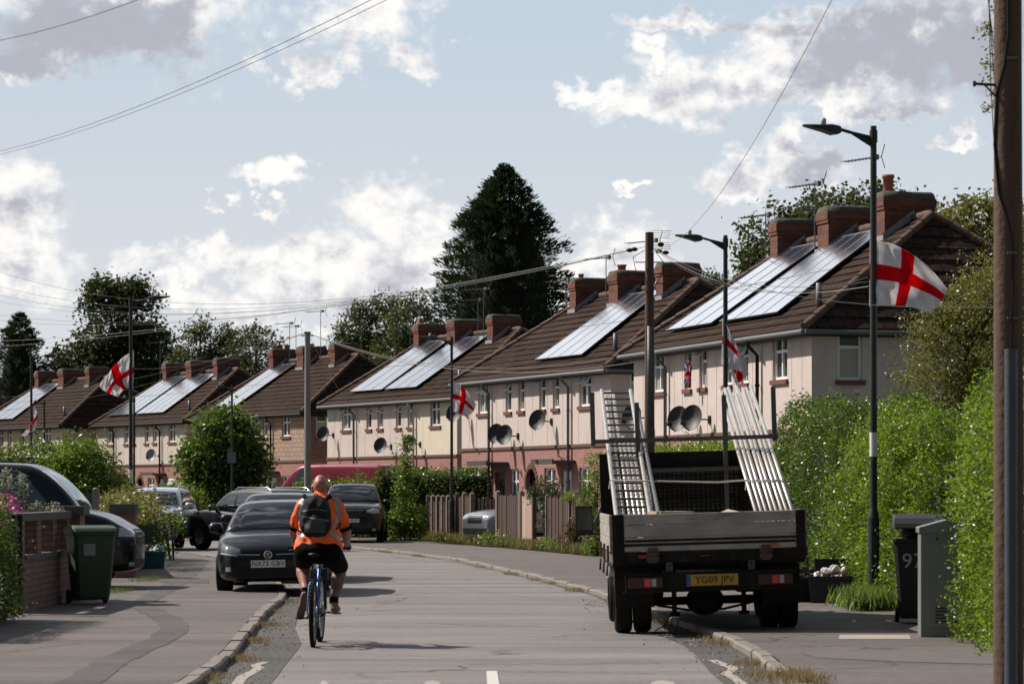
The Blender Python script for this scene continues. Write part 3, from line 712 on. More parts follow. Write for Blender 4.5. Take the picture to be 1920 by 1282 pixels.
        for f in (0, .5, 1): rb_.beam(sp(t0 + (tb0 - t0) * f, w0 + (w1 - w0) * f, .152), sp(t1 + (tb1 - t1) * f, w0 + (w1 - w0) * f, .152), .022, .012)
        obj('panel_rim', rb_, M_SOLFR, o)
    for d_ in dishes: dish(h, *d_)
    for a_ in aerials: aerial(h, *a_)
    return h
o = .75  # tilt of opened top lights
P2 = (3.2, .3, .14, 'r')
house('nearest houses on the right, pale render, two solar arrays, tall round red chimney pot', (6.60, 62.64), -73.9, [(1.8, 5.15, 2.3, 5.1), (5.75, 9.55, 5.75, 8.8)],
      pots=((), ((3.3, .12, .09, 'm'), (3.7, .12, .09, 'm'), (4.05, .12, .09, 'm')), ((3.2, .5, .13, 'r'),)), opened={2: ((0, .9),), 4: ((0, .45),)},
      dishes=((4.75, 3.35), (5.75, 3.35), (1.2, 3.5)), aerials=((5.25, 2.95, 7.6, 1.65), (8.8, 2.95, 7.6, 1.9), (1.9, 2.95, 7.7, 1.1)), pipes=((2.75, M_GREYP), (9.2, M_BLACKP)), gutter=M_GREYP)
house('second houses from the right, pale render over pink brick, one solar array', (2.88, 82.9), -68.3, [(5.8, 9.5, 6.0, 8.8)],
      pots=(((3.3, .22, .09, 'r'),), ((3.3, .28, .14, 'r'),), ()), opened={0: ((0, .45), (1, .45)), 1: ((0, .45),), 3: ((0, 1.1),), 5: ((0, .5), (1, .5))},
      dishes=((.5, 4.15), (4.25, 3.4), (5.0, 3.35), (7.75, 3.75)), aerials=((8.7, 2.95, 7.6, 1.75, 1.5, (-.95, -.3), True), (5.2, 2.95, 7.6, 1.5), (1.9, 2.95, 7.7, .9)), pipes=((2.7, M_GREYP), (9.3, M_GREYP)),
      lowwin={1.45: ((0, .5),)})
house('third pair of houses, cream near half, two solar arrays, in front of the tall conifer', (-2.09, 108.4), -62.6, [(1.7, 4.85, 2.3, 4.9), (5.15, 8.1, 5.6, 8.4)], split=(8.6, HL, M_REND3),
      pots=(((3.2, .3, .1, 'sq'),), (), ()), opened={0: ((0, .9), (1, .9)), 1: ((0, .4),), 2: ((0, .4),), 3: ((0, .45),)},
      dishes=((.6, 3.95), (6.3, 3.4), (9.0, 3.45)), aerials=((8.2, 2.95, 7.6, 1.7), (8.7, 2.95, 7.6, 2.1), (1.9, 2.95, 7.7, 1.7)), pipes=((2.9, M_GREYP), (8.6, M_WHITEP)))
house('fourth pair of houses, pink clad brick front with one solar array', (-9.49, 129.8), -60, [(1.7, 4.2, 2.2, 4.6)], upper=M_CLAD, lower=M_BRICKP,
      pots=(((3.2, .25, .09, 'm'), (3.5, .3, .14, 'r'), (3.9, .3, .14, 'r')), ((3.6, .2, .14, 'r'),), ()), opened={}, aerials=((4.6, 2.95, 7.6, 2.2), (8.0, 2.95, 7.6, 2.6), (2.5, 4.3, 7.7, 2.1), (9.6, 4.3, 7.7, 2.0)), pipes=((8.9, M_BLACKP),), gutter=M_BLACKP)
house('fifth pair of houses, pale render with two solar arrays, beyond the round green tree', (-16.6, 145.1), -60, [(.9, 4.6, 2.0, 4.8), (4.95, 8.6, 5.3, 8.6)],
      pots=((), ((3.2, .22, .09, 'm'),), ()), opened={3: ((0, 1.1),), 4: ((0, 1.1),)}, dishes=((8.7, 3.45, M_DISHL),), aerials=((1.9, 2.95, 7.6, 2.2),), pipes=((2.7, M_BLACKP), (9.0, M_BLACKP)), gutter=M_BLACKP, lowwin={9.95: ((0, .5), (1, .5))})
house('sixth and farthest pair of houses at the left edge, one half yellow, one solar array', (-24.6, 155.6), -56, [(1.6, 5.1, 2.2, 5.0)], split=(0, 7.7, M_REND2),
      pots=((), (), ((3.2, .22, .09, 'm'),)), pipes=((9.2, M_GREYP),), gutter=M_BLACKP)
# ------------------------------------------------------------------ vehicles
M_TYRE = mat('tyre_rubber', (.014, .013, .012), .9, spec=.2, var=.3, vs=20, bump=.3, bs=60)
M_ALLOY = mat('alloy', (.30, .30, .31), .35, metal=.8, var=.15)
M_CHROME = mat('chrome', (.6, .6, .6), .15, metal=1.0, var=.05)
M_LAMP = mat('lamp_glass', (.35, .37, .4), .08, var=.3, vs=30, spec=.8, coat=1)
M_LAMPD = mat('lamp_smoked', (.06, .065, .07), .08, var=.3, vs=30, spec=.8, coat=1)
M_REDL = mat('tail_lamp', (.35, .012, .01), .2, var=.2, vs=20, coat=1)
M_REDR = mat('red_reflector', (.75, .03, .02), .2, var=.1, coat=1)
M_CGLASS = mat('car_glass', (.008, .012, .016), .02, var=.3, spec=.9, coat=1)
M_PLW = mat('plate_white', (.72, .72, .68), .4, var=.08, vs=20)
M_PLY = mat('plate_yellow', (.52, .31, .02), .4, var=.12, vs=20)
M_TXT = mat('plate_black', (.012, .012, .012), .4, var=.1)
M_TXTW = mat('white_lettering', (.5, .5, .48), .5, var=.2, vs=30)
def paint(name, c, metal=.35, rough=.32): return mat(name, c, rough, metal=metal, var=.12, vs=1.5, coat=.45, spec=.35, dirt=tuple(min(1, x * .7 + .004) for x in c), dirts=3, dirta=.35)
def sm(t): t = max(0, min(1, t)); return t * t * (3 - 2 * t)
def interp(tab, x):
    if x <= tab[0][0]: return tab[0][1]
    for (a, u), (b, v) in zip(tab[:-1], tab[1:]):
        if x <= b: return u + (v - u) * ((x - a) / (b - a))
    return tab[-1][1]
def resl(P, n):
    d = [0]
    for a, b in zip(P[:-1], P[1:]): d.append(d[-1] + math.dist(a, b))
    out = []
    for k in range(n):
        t = d[-1] * k / (n - 1); i = 0
        while i < len(P) - 2 and d[i + 1] < t: i += 1
        u = (t - d[i]) / max(1e-9, d[i + 1] - d[i]); out.append(tuple(P[i][j] + (P[i + 1][j] - P[i][j]) * u for j in range(len(P[i]))))
    return out
class Surf:
    def __init__(s, objs):
        V = []; F = []
        for o in objs:
            b = len(V); V += [v.co.copy() for v in o.data.vertices]; F += [[b + i for i in p.vertices] for p in o.data.polygons]
        s.t = BVHTree.FromPolygons(V, F)
    def hit(s, side, a, b):
        if side == 'front': o_, d = Vector((20, a, b)), Vector((-1, 0, 0))
        elif side == 'rear': o_, d = Vector((-20, a, b)), Vector((1, 0, 0))
        elif side == 'left': o_, d = Vector((a, 20, b)), Vector((0, -1, 0))
        elif side == 'right': o_, d = Vector((a, -20, b)), Vector((0, 1, 0))
        else: o_, d = Vector((a, b, 20)), Vector((0, 0, -1))
        l, n, i, r = s.t.ray_cast(o_, d)
        return (l, d) if l else (None, d)
    def decal(s, name, side, top, bot, m, parent, off=.006, n=12, k=4, thick=True):
        T, B = resl(top, n), resl(bot, n); grid = []
        for j in range(k + 1):
            row = []
            for i in range(n):
                a = T[i][0] + (B[i][0] - T[i][0]) * j / k; b = T[i][1] + (B[i][1] - T[i][1]) * j / k
                l, d = s.hit(side, a, b)
                row.append((l, d))
            grid.append(row)
        mb = MB(); vs = []; idx = {}
        for j in range(k + 1):
            for i in range(n):
                l, d = grid[j][i]
                if l: idx[(j, i)] = len(vs); vs.append(l - d * off)
        fs = []
        for j in range(k):
            for i in range(n - 1):
                q = [(j, i), (j, i + 1), (j + 1, i + 1), (j + 1, i)]
                if all(c in idx for c in q): fs.append(tuple(idx[c] for c in q))
        if not fs: return None
        mb.add(vs, fs, 0, True)
        return obj(name, mb, m, parent)
def wheel(parent, x, y, r, w, rimm=None, spokes=9, outer=1):
    mb = MB(); h = w / 2
    mb.lathe([(r * .62, -h), (r * .9, -h), (r * .985, -h * .8), (r, -h * .5), (r, h * .5), (r * .985, h * .8), (r * .9, h), (r * .62, h)], (0, 0, 0), 28, 0, 'y')
    for k in (-.5, 0, .5): mb.lathe([(r + .001, h * (k - .1)), (r + .004, h * k), (r + .001, h * (k + .1))], (0, 0, 0), 28, 0, 'y')
    t = obj('wheel', mb, M_TYRE, parent, recalc=False); t.location = (x, y, r)
    rb = MB(); s = outer
    rb.lathe([(r * .64, -h * s * .9), (r * .66, h * s * .85), (r * .6, h * s * .9), (r * .58, h * s * .6), (r * .56, -h * s * .2), (.02, -h * s * .2)], (0, 0, 0), 24, 0, 'y')
    for k in range(spokes):
        a = 2 * math.pi * k / spokes; c, q = math.cos(a), math.sin(a)
        rb.beam((c * r * .1, h * s * .55, q * r * .1), (c * r * .6, h * s * .75, q * r * .6), .045, .03, 0, (0, 1, 0))
    rb.lathe([(r * .16, h * s * .5), (r * .14, h * s * .7), (.005, h * s * .72)], (0, 0, 0), 14, 0, 'y')
    obj('rim', rb, rimm or M_ALLOY, t, recalc=False); return t
def car(label, cat, loc, rz, L_, W_, H_, m, belt=.92, hood=.72, cowl=.98, xw=.95, xr=.25, xrr=-1.35, xrb=-1.9, boot=None, wr=.32, axf=None, axr=None, wbw=.92, roofw=.72,
        group='cars parked along the street', rails=None, name='parked_car', roll=0, glass=None, low=.17, sidewin=None, plate=None, grille='x', lamps=M_LAMP, rimm=None, roofm=None, z0=0.0, nose=.30):
    t = thing(name, label, cat, (loc[0], loc[1], z0), rz, group, rot=(R(roll), 0, rz)); hL = L_ / 2; hw = W_ / 2
    axf = axf or hL - .82; axr = axr or -hL + .75; boot = boot if boot is not None else belt + .03
    top = [(-hL, belt * .8), (-hL + .06, belt * .93), (-hL + .2, boot), (xrb, boot), (0, belt), (xw, cowl), (xw + (hL - xw) * .55, hood + (cowl - hood) * .38 + .03), (hL - .22, hood + .015), (hL - .05, hood - .06), (hL, hood - .16)]
    wid = [(-hL, hw * .80), (-hL + .12, hw * .93), (-hL + .5, hw * .99), (0, hw), (hL - .75, hw * .985), (hL - nose, hw * .93), (hL - .08, hw * .80), (hL, hw * .66)]
    lowt = [(-hL, low + .12), (-hL + .15, low + .03), (-hL + .5, low), (hL - .6, low), (hL - .15, low + .02), (hL, low + .06)]
    xs = sorted(set([-hL, -hL + .05, -hL + .14, -hL + .3] + [-hL + .5 + (L_ - 1.1) * k / 14 for k in range(15)] + [hL - .4, hL - .25, hL - .14, hL - .06, hL - .015, hL]))
    rg = []
    for x in xs:
        zt, w, zl = interp(top, x), interp(wid, x), interp(lowt, x); zm = zl + (zt - zl) * .55; c = .03
        half = [(.0, zl), (w * .86, zl), (w * .965, zl + .07), (w * .985, zl + .2), (w, zm), (w * .985, zm + (zt - zm) * .55), (w * .95, zt - .035), (w * .88, zt - .005), (w * .55, zt + c * .7), (0, zt + c)]
        rg.append([Vector((x, y, z)) for y, z in half] + [Vector((x, -y, z)) for y, z in reversed(half[1:-1])])
    mb = MB(); mb.rings(rg, True, 0, True, True)
    body = obj('body', mb, [m, M_CAV], None)
    body.modifiers.new('s', 'SUBSURF').levels = 1
    cutters = []
    for ax in (axf, axr):
        for s in (1, -1):
            cb = MB(); cb.cyl((ax, s * (hw + .3), wr), (ax, s * (hw - .27), wr), wr * 1.14, None, 28); c = obj('c', cb, M_CAV, None); cutters.append(c)
            bo = body.modifiers.new('b', 'BOOLEAN'); bo.object = c; bo.operation = 'DIFFERENCE'; bo.solver = 'EXACT'
    bake(body)
    for c in cutters: bpy.data.objects.remove(c)
    # cabin
    def roofz(x):
        if x > xr: return cowl + (H_ - .03 - cowl) * math.sin(min(1, max(0, (xw - x) / (xw - xr))) * math.pi / 2 * .92) ** .92
        if x < xrr: return boot + (H_ - .06 - boot) * math.sin(max(0, (x - xrb) / (xrr - xrb)) * math.pi / 2) ** .8
        u = (x - xrr) / (xr - xrr); return H_ - .06 + .06 * math.sin(u * math.pi * .62 + .45)
    xs2 = [xw - (xw - xr) * k / 7 for k in range(8)] + [xr + (xrr - xr) * k / 6 for k in range(1, 7)] + [xrr + (xrb - xrr) * k / 6 for k in range(1, 7)]
    rg = []
    for x in reversed(xs2):
        zt = roofz(x); zb = belt - .05; fr = max(0, (zt - zb) / (H_ - zb)); w0 = interp(wid, x) * wbw; w1 = w0 + (hw * roofw - w0) * fr; r = min(.09, (zt - zb) * .4)
        half = [(0, zb), (w0, zb), (w0 + (w1 - w0) * .5 + .012, zb + (zt - zb) * .5), (w1 + .005, zt - r), (w1 - r * .45, zt - r * .3), (w1 - r * 1.3, zt), (w1 * .5, zt + .012 * fr), (0, zt + .02 * fr)]
        rg.append([Vector((x, y, z)) for y, z in half] + [Vector((x, -y, z)) for y, z in reversed(half[1:-1])])
    gb = MB(); gb.rings(rg, True, 0, True, True)
    cab = obj('cabin', gb, roofm or m, None); q = cab.modifiers.new('s', 'SUBSURF'); q.levels = 1; bake(cab)
    for o_ in (body, cab): o_.data.polygons.foreach_set('use_smooth', [True] * len(o_.data.polygons)); o_.parent = t
    sb, sc = Surf([body]), Surf([cab]); G = glass or M_CGLASS
    ft = hw * roofw - .06; fbm = hw * wbw * .86
    sc.decal('windscreen', 'front', [(-ft, H_ - .13), (-ft * .5, H_ - .10), (0, H_ - .09), (ft * .5, H_ - .10), (ft, H_ - .13)], [(-fbm, cowl + .06), (0, cowl + .045), (fbm, cowl + .06)], G, t, .008, 16, 8)
    sc.decal('rear_window', 'rear', [(-ft + .03, H_ - .15), (0, H_ - .12), (ft - .03, H_ - .15)], [(-fbm + .05, boot + .1), (0, boot + .08), (fbm - .05, boot + .1)], G, t, .008, 14, 6)
    sw = sidewin or [(xw - .18, xr + .0, -.02), (-.10, -.10, -.95), (-1.02, -1.05, xrb + .5)]
    if not sidewin: sw = [((xw - .2, xr + .02), (-.0, -.0)), ((-.1, -.1), (-.95, -.95)), ((-1.03, -1.03), (xrb + .42, xrr + .12))]
    for s in ('left', 'right'):
        for (b0, t0), (b1, t1) in sw:
            sc.decal('side_window', s, [(t0, H_ - .145), ((t0 + t1) / 2, H_ - .125), (t1, H_ - .15)], [(b0, belt + .06), (b1, belt + .055)], G, t, .008, 10, 5)
        sg = 1 if s == 'left' else -1
        wf = wheel(t, axf, sg * (hw - .115), wr, .22, rimm, 9, sg); wrr = wheel(t, axr, sg * (hw - .115), wr, .22, rimm, 9, sg)
        # sill trim, arch lips, handles
        sb.decal('sill_trim', s, [(axf - wr * 1.25, low + .13), (axr + wr * 1.25, low + .13)], [(axf - wr * 1.25, low + .03), (axr + wr * 1.25, low + .03)], M_BLACKP, t, .008, 6, 2)
        for xh in (-.15, -1.0):
            l, d = sb.hit(s, xh, belt - .12)
            if l: hb = MB(); hb.box(l - d * .02, (.17, .03, .03)); obj('door_handle', hb, m, t, .008)
        mrr = MB(); c = Vector((xw - .33, sg * (hw * wbw + .13), belt + .10))
        rr = [[c + Vector((a, b * k, z * k)) for b, z in ((-.10, -.05), (-.11, .06), (-.06, .10), (.09, .09), (.12, .0), (.08, -.08))] for a, k in ((-.06, .9), (.0, 1.0), (.07, .85), (.10, .45))]
        mrr.rings(rr, True, 0, True, True); mrr.beam((xw - .33, sg * hw * wbw * .95, belt + .03), (xw - .33, sg * (hw * wbw + .08), belt + .06), .06, .05); mo = obj('wing_mirror', mrr, m, t)
        mg = MB(); mg.box(c + Vector((-.062, 0, .01)), (.006, .18, .13)); obj('mirror_glass', mg, M_CHROME, mo)
    # face
    yl = hw
    for sg in (-1, 1):
        sb.decal('headlight', 'front', [(sg * yl * .84, hood - .02), (sg * yl * .70, hood - .025), (sg * yl * .50, hood - .075)], [(sg * yl * .88, hood - .16), (sg * yl * .68, hood - .17), (sg * yl * .48, hood - .14)], lamps, t, .010, 10, 4)
        sb.decal('fog_light', 'front', [(sg * yl * .76, .42), (sg * yl * .66, .42)], [(sg * yl * .76, .35), (sg * yl * .66, .35)], M_LAMP, t, .012, 5, 3)
        sb.decal('tail_light', 'rear', [(sg * yl * .80, belt - .02), (sg * yl * .55, belt - .02)], [(sg * yl * .80, belt - .26), (sg * yl * .62, belt - .22)], M_REDL, t, .010, 8, 4)
    if grille == 'corsa':
        sb.decal('grille', 'front', [(-yl * .5, hood - .12), (yl * .5, hood - .12)], [(-yl * .44, hood - .26), (yl * .44, hood - .26)], M_BLACKP, t, .007, 16, 4)
        for sg in (-1, 1):
            sb.decal('chrome_strip', 'front', [(sg * yl * .62, hood - .155), (sg * .12, hood - .165)], [(sg * yl * .62, hood - .167), (sg * .12, hood - .180)], M_CHROME, t, .013, 12, 1)
            sb.decal('lamp_strip', 'front', [(sg * yl * .85, hood - .135), (sg * yl * .55, hood - .175)], [(sg * yl * .85, hood - .15), (sg * yl * .55, hood - .19)], M_PLW, t, .013, 8, 1)
        sb.decal('air_intake', 'front', [(-yl * .8, .40), (yl * .8, .40)], [(-yl * .74, .24), (yl * .74, .24)], M_BLACKP, t, .007, 18, 4)
        lc = [[(0, hood + .075), (.0, hood + .03)]]
        l, d = sb.hit('front', 0, hood - .175); x0 = l.x + .012
        eb = MB(); eb.lathe([(.062, 0), (.066, .012), (.05, .012), (.048, .004)], (x0, 0, hood - .175), 24, 0, 'x'); e = obj('emblem', eb, M_CHROME, t)
        g2 = MB(); g2.lathe([(.05, .002), (.002, .002)], (x0, 0, hood - .175), 20, 0, 'x'); obj('emblem_ground', g2, M_BLACKP, e)
        gf = MB(); cz = hood - .175
        for P in ([(-.05, .012), (-.02, .03), (.018, .034), (.03, .02), (.012, .014), (.028, 0), (.006, -.004), (-.012, .008)], [(-.03, -.004), (-.006, -.004), (.012, -.02), (.034, -.012), (.022, -.036), (-.004, -.03)], [(-.044, .004), (-.034, -.012), (-.026, -.034), (-.04, -.024)]):
            gf.poly([(x0 + .008, y, cz + z) for y, z in P])
        obj('emblem_griffin', gf, M_CHROME, e)
    else:
        sb.decal('grille', 'front', [(-yl * .42, hood - .05), (yl * .42, hood - .05)], [(-yl * .36, hood - .27), (yl * .36, hood - .27)], M_BLACKP, t, .008, 14, 4)
        for k in range(3):
            z = hood - .08 - .075 * k
            sb.decal('grille_bar', 'front', [(-yl * .38, z), (yl * .38, z)], [(-yl * .38, z - .014), (yl * .38, z - .014)], M_CHROME if grille == 'chrome' else M_GREYP, t, .013, 10, 1)
        sb.decal('air_intake', 'front', [(-yl * .7, .44), (yl * .7, .44)], [(-yl * .62, .26), (yl * .62, .26)], M_BLACKP, t, .008, 14, 4)
    if plate:
        s_, zc, txt, yo = plate; l, d = sb.hit(s_, 0, zc); x0 = (l.x + .03) if s_ == 'front' else (l.x - .03)
        pb = MB(); pb.box((x0, 0, zc), (.012, .52, .111)); p_ = obj('number_plate', pb, M_PLW if s_ == 'front' else M_PLY, t)
        M_ = Matrix.Translation((x0 + .007, yo, zc)) @ Matrix(((0, 0, 1), (1, 0, 0), (0, 1, 0))).to_4x4()
        text('plate_lettering', txt, .104, M_, M_TXT, p_, .001)
    if rails:
        for sg in (-1, 1):
            rl = MB(); yy = sg * hw * roofw * .93; rl.tube([(xr - .1, yy, H_ - .05), (xr - .25, yy, H_ + .03), (xrr + .2, yy, H_ + .03), (xrr + .0, yy, H_ - .06)], .018, 6); obj('roof_rail', rl, rails, t, recalc=False)
    wb = MB()
    for sg in (-1, 1): wb.tube([(xw + .01, sg * .1, cowl + .04), (xw - .18, -.35 if sg < 0 else .5, cowl + .12)], .009, 5)
    return t
FWD = R(-90)     # bonnet towards the camera
NAVY = paint('navy_paint', (.004, .006, .013), .0, .35)
BLK = paint('black_paint', (.004, .004, .005), .0, .35)
DGR = paint('dark_grey_paint', (.018, .020, .024), .3, .35)
SLV = paint('silver_paint', (.28, .30, .33), .75, .34)
PBL = paint('pale_blue_paint', (.50, .56, .64), .5, .35)
car('dark navy hatchback half on the left pavement, facing the camera', 'car', (-3.68, 45.1), FWD, 4.06, 1.72, 1.41, NAVY, roll=1.3, belt=.89, hood=.77, cowl=.95, xw=1.02, xr=.22, xrr=-1.3, xrb=-1.85, wr=.315, plate=('front', .46, 'NA73 GBV', 0), grille='corsa', lamps=mat('lamp_smoke', (.14, .15, .17), .08, var=.5, vs=30, spec=.9, coat=1), z0=.04)
car('dark grey estate car parked nose-in right behind the navy hatchback', 'car', (-4.15, 51.6), FWD, 4.5, 1.8, 1.52, DGR, belt=.95, hood=.82, cowl=1.02, xw=1.0, xr=.2, xrr=-1.7, xrb=-2.15, wr=.32, z0=.04)
car('large black four-wheel drive car on the right pavement behind the cyclist, facing us', 'car', (-4.80, 86.2), R(-89), 4.9, 1.94, 1.74, BLK, belt=1.08, hood=1.04, cowl=1.2, xw=1.15, xr=.35, xrr=-1.7, xrb=-2.2, wr=.38, low=.24, plate=('front', .66, 'BXR', .12), lamps=M_LAMP, rails=M_BLACKP, z0=KERB)
suv = car('black crossover with chrome roof rails, turned across the road, seen from its side', 'car', (-6.85, 76.9), R(90 + 40), 4.65, 1.86, 1.66, BLK, belt=1.04, hood=.98, cowl=1.12, xw=1.1, xr=.3, xrr=-1.5, xrb=-2.1, wr=.37, low=.24, rails=M_CHROME, rimm=M_ALLOY)
car('pale silver car with roof rails facing us beyond the green bin', 'car', (-9.72, 78.0), R(-92), 4.4, 1.84, 1.62, PBL, belt=1.02, hood=.96, cowl=1.1, xw=1.05, xr=.3, xrr=-1.5, xrb=-2.0, wr=.35, low=.2, rails=M_CHROME, z0=KERB, grille='chrome')
car('silver saloon in the drive, its nose showing between the wooden gateposts', 'car', (.80, 84.7), R(216), 4.7, 1.84, 1.46, SLV, belt=.95, hood=.86, cowl=1.0, xw=.95, xr=.1, xrr=-1.0, xrb=-1.75, wr=.32, grille='chrome', z0=KERB, group='cars standing in front gardens')
car('dark car behind the picket fence, only its roof and red tail light showing', 'car', (-1.9, 94.2), R(163), 4.5, 1.8, 1.60, DGR, belt=1.0, hood=.88, cowl=1.05, xw=1.0, xr=.2, xrr=-1.4, xrb=-1.95, wr=.33, z0=KERB, group='cars standing in front gardens', roofm=BLK, rails=M_CHROME)
car('pale silver car half hidden by the brown board fence beside the truck', 'car', (3.5, 77.0), R(170), 4.4, 1.8, 1.64, PBL, belt=1.02, hood=.9, cowl=1.08, xw=1.0, xr=.2, xrr=-1.5, xrb=-2.0, wr=.34, z0=KERB, group='cars standing in front gardens')
car('pale car behind the tall hedge, showing between the hedge and the bundle of tubes', 'car', (7.2, 57.6), R(183), 4.3, 1.78, 1.48, PBL, belt=.95, hood=.82, cowl=1.0, xw=.95, xr=.2, xrr=-1.4, xrb=-1.9, wr=.32, z0=KERB, group='cars standing in front gardens')
van = car('black van behind the brick garden wall at the left, windscreen to the right', 'van', (-8.36, 45.2), R(0), 4.9, 1.9, 1.97, BLK, belt=1.12, hood=.98, cowl=1.24, xw=1.62, xr=.78, xrr=-2.2, xrb=-2.42, wr=.33, low=.24, roofw=.80, wbw=.95, grille='chrome', name='parked_van', lamps=M_LAMP, z0=KERB, group=None,
          sidewin=[((1.25, .72), (.35, .35)), ((.15, .15), (-.9, -.9)), ((-1.0, -1.0), (-2.05, -2.0))], glass=mat('tinted_glass', (.05, .08, .09), .05, var=.3, spec=.8))
RED = paint('maroon_paint', (.22, .012, .025), .2, .35)
car('maroon panel van in the front garden, windscreen to the left, above the hedge', 'van', (-5.95, 95.4), R(150), 5.2, 1.95, 2.42, RED, belt=1.35, hood=1.15, cowl=1.45, xw=1.75, xr=.75, xrr=-2.4, xrb=-2.55, wr=.34, low=.25, roofw=.86, wbw=.96, name='parked_van', group=None, z0=KERB, sidewin=[((1.3, .8), (.4, .4))])

# ------------------------------------------------------------------ flatbed truck
M_ALU = mat('dropside_aluminium', (.44, .405, .365), .55, metal=.3, var=.22, vs=3, bump=.15, bs=30, dirt=(.13, .115, .10), dirts=2.2, dirta=.7, stretch=(1, 1, 3))
M_FRM = mat('truck_frame', (.014, .013, .012), .8, spec=.2, var=.4, vs=8, dirt=(.045, .036, .03), dirts=5, dirta=.6)
M_RUST = mat('rusty_steel', (.10, .065, .05), .85, var=.5, vs=10, bump=.3, dirt=(.05, .03, .02), dirts=6)
M_GALV = mat('galvanised_tube', (.50, .47, .43), .38, metal=.55, var=.25, vs=6, dirt=(.25, .22, .19), dirts=9, dirta=.5)
M_RACK = mat('rack_steel', (.11, .115, .115), .5, metal=.4, var=.3, vs=8)
M_WOODB = mat('timber_board', (.42, .32, .22), .85, var=.3, vs=10, stretch=(4, .5, 4), bump=.3)
T = thing('flatbed_truck', 'dirty dropside truck parked with its right wheels on the pavement', 'truck', (2.19, 31.2, .0), 0, None, rot=(0, R(-1.7), 0))
T.location.z = .03
BW = 1.06; BL = 3.35
mb = MB(); mb.bb(-BW, BW, .02, BL, .80, .90); obj('deck', mb, mat('deck_boards', (.12, .10, .08), .9, var=.3, vs=5), T)
tg = MB()
for z0_, z1_ in ((1.225, 1.335), (1.085, 1.22)): tg.bb(-BW + .13, BW - .10, -.018, .018, z0_, z1_)
tg.bb(-BW + .13, BW - .10, -.018, .018, 1.015, 1.08); tg.bb(-BW + .13, BW - .10, -.018, .018, .93, .985)
t_ = obj('tailboard', tg, M_ALU, T, .006)
g2 = MB(); g2.bb(-BW + .15, BW - .12, -.012, .012, .985, 1.015); g2.bb(-BW + .14, BW - .10, -.022, .010, 1.03, 1.058); obj('rub_strip', g2, M_BLACKP, t_)
for sx in (-.62, .62):
    hb = MB(); hb.bb(sx - .05, sx + .05, -.05, -.02, .80, .965); hb.bb(sx - .07, sx + .07, -.055, -.02, .82, .87); hb.cyl((sx - .07, -.05, .90), (sx + .07, -.05, .90), .018); obj('hinge', hb, M_RUST, t_)
for s in (-1, 1):
    pb = MB(); pb.bb(s * BW - .0 if s > 0 else -BW, (s * BW + (-.13 if s < 0 else -.10)) if s > 0 else -BW + .13, -.03, .05, .80, 1.34); pb.bb(s * (BW - .09), s * (BW - .03), -.045, -.03, 1.1, 1.2); obj('corner_post', pb, M_FRM, T, .008)
    sb_ = MB(); x = s * (BW + .012)
    for z0_, z1_ in ((1.225, 1.335), (1.085, 1.22), (.93, 1.08)): sb_.bb(x - .015, x + .015, .055, BL - .02, z0_, z1_)
    so_ = obj('side_board', sb_, M_ALU, T, .005)
    for yy in (.35, 1.6, 2.8):
        lb = MB(); lb.bb(x + s * .016, x + s * .04, yy - .04, yy + .04, .82, 1.0); lb.cyl((x + s * .035, yy, .80), (x + s * .045, yy, .66), .012); obj('latch', lb, M_RUST, so_)
fr = MB(); fr.bb(-BW, BW, -.02, .06, .80, .925); fr.bb(-BW, BW, .06, BL, .76, .80)
for s in (-.40, .40): fr.bb(s - .035, s + .035, .1, 5.0, .58, .76)
for yy in (.5, 1.3, 2.1, 2.9): fr.bb(-BW + .05, BW - .05, yy - .03, yy + .03, .70, .76)
obj('chassis', fr, M_FRM, T)
for s in (-.44, .46):
    b = MB(); b.bb(s - .035, s + .035, .0, .03, .70, .80); obj('bracket', b, M_RACK, T)
    b = MB(); b.cyl((s, -.003, .765), (s, -.001, .765), .014); b.cyl((s, -.003, .725), (s, -.001, .725), .01); obj('bolt_hole', b, M_CAV, T)
lbr = MB(); lbr.bb(-.93, .93, -.05, -.01, .50, .69); lbr.bb(-.95, .95, -.055, -.005, .475, .50); lb_ = obj('lamp_bar', lbr, M_FRM, T, .006)
for s in (-1, 1):
    b = MB(); b.bb(s * .52, s * .90, -.085, -.05, .53, .645); o_ = obj('tail_light', b, mat('dirty_lens', (.07, .02, .015), .4, var=.4, vs=10), lb_, .006)
    xx = .735 if s < 0 else -.70
    b = MB(); c = s * .70; b.bb(c - .035 + .01, c + .035 + .01, -.092, -.085, .545, .63); obj('brake_lens', b, M_REDR, o_)
    b = MB(); b.bb(c + .055, c + .105, -.091, -.085, .545, .63); obj('indicator_lens', b, M_LAMP, o_)
b = MB(); b.box((.02, -.075, .60), (.565, .02, .125)); pl = obj('number_plate', b, M_PLY, T)
b = MB(); b.box((-.242, -.087, .60), (.045, .004, .115)); obj('blue_band', b, mat('plate_blue', (.02, .10, .35), .4), pl)
text('plate_lettering', 'YG09 JPV', .108, Matrix.Translation((.045, -.089, .60)) @ Euler((R(90), 0, 0)).to_matrix().to_4x4(), M_TXT, pl, .001, sx=.95)
b = MB(); b.bb(-.78, -.66, -.03, -.021, .855, .89); b.bb(-.1, .0, -.03, -.021, .86, .872); obj('side_reflector', b, mat('dull_red', (.3, .03, .03), .4), T)
b = MB(); b.bb(.63, .94, -.028, -.0185, .945, .985); k_ = obj('marker_sticker', b, mat('sticker', (.45, .38, .33), .6, var=.4, vs=30), T)
b = MB(); b.bb(.65, .77, -.032, -.028, .947, .983); obj('orange_sticker', b, mat('sticker_orange', (.55, .16, .04), .6, var=.3, vs=30), k_)
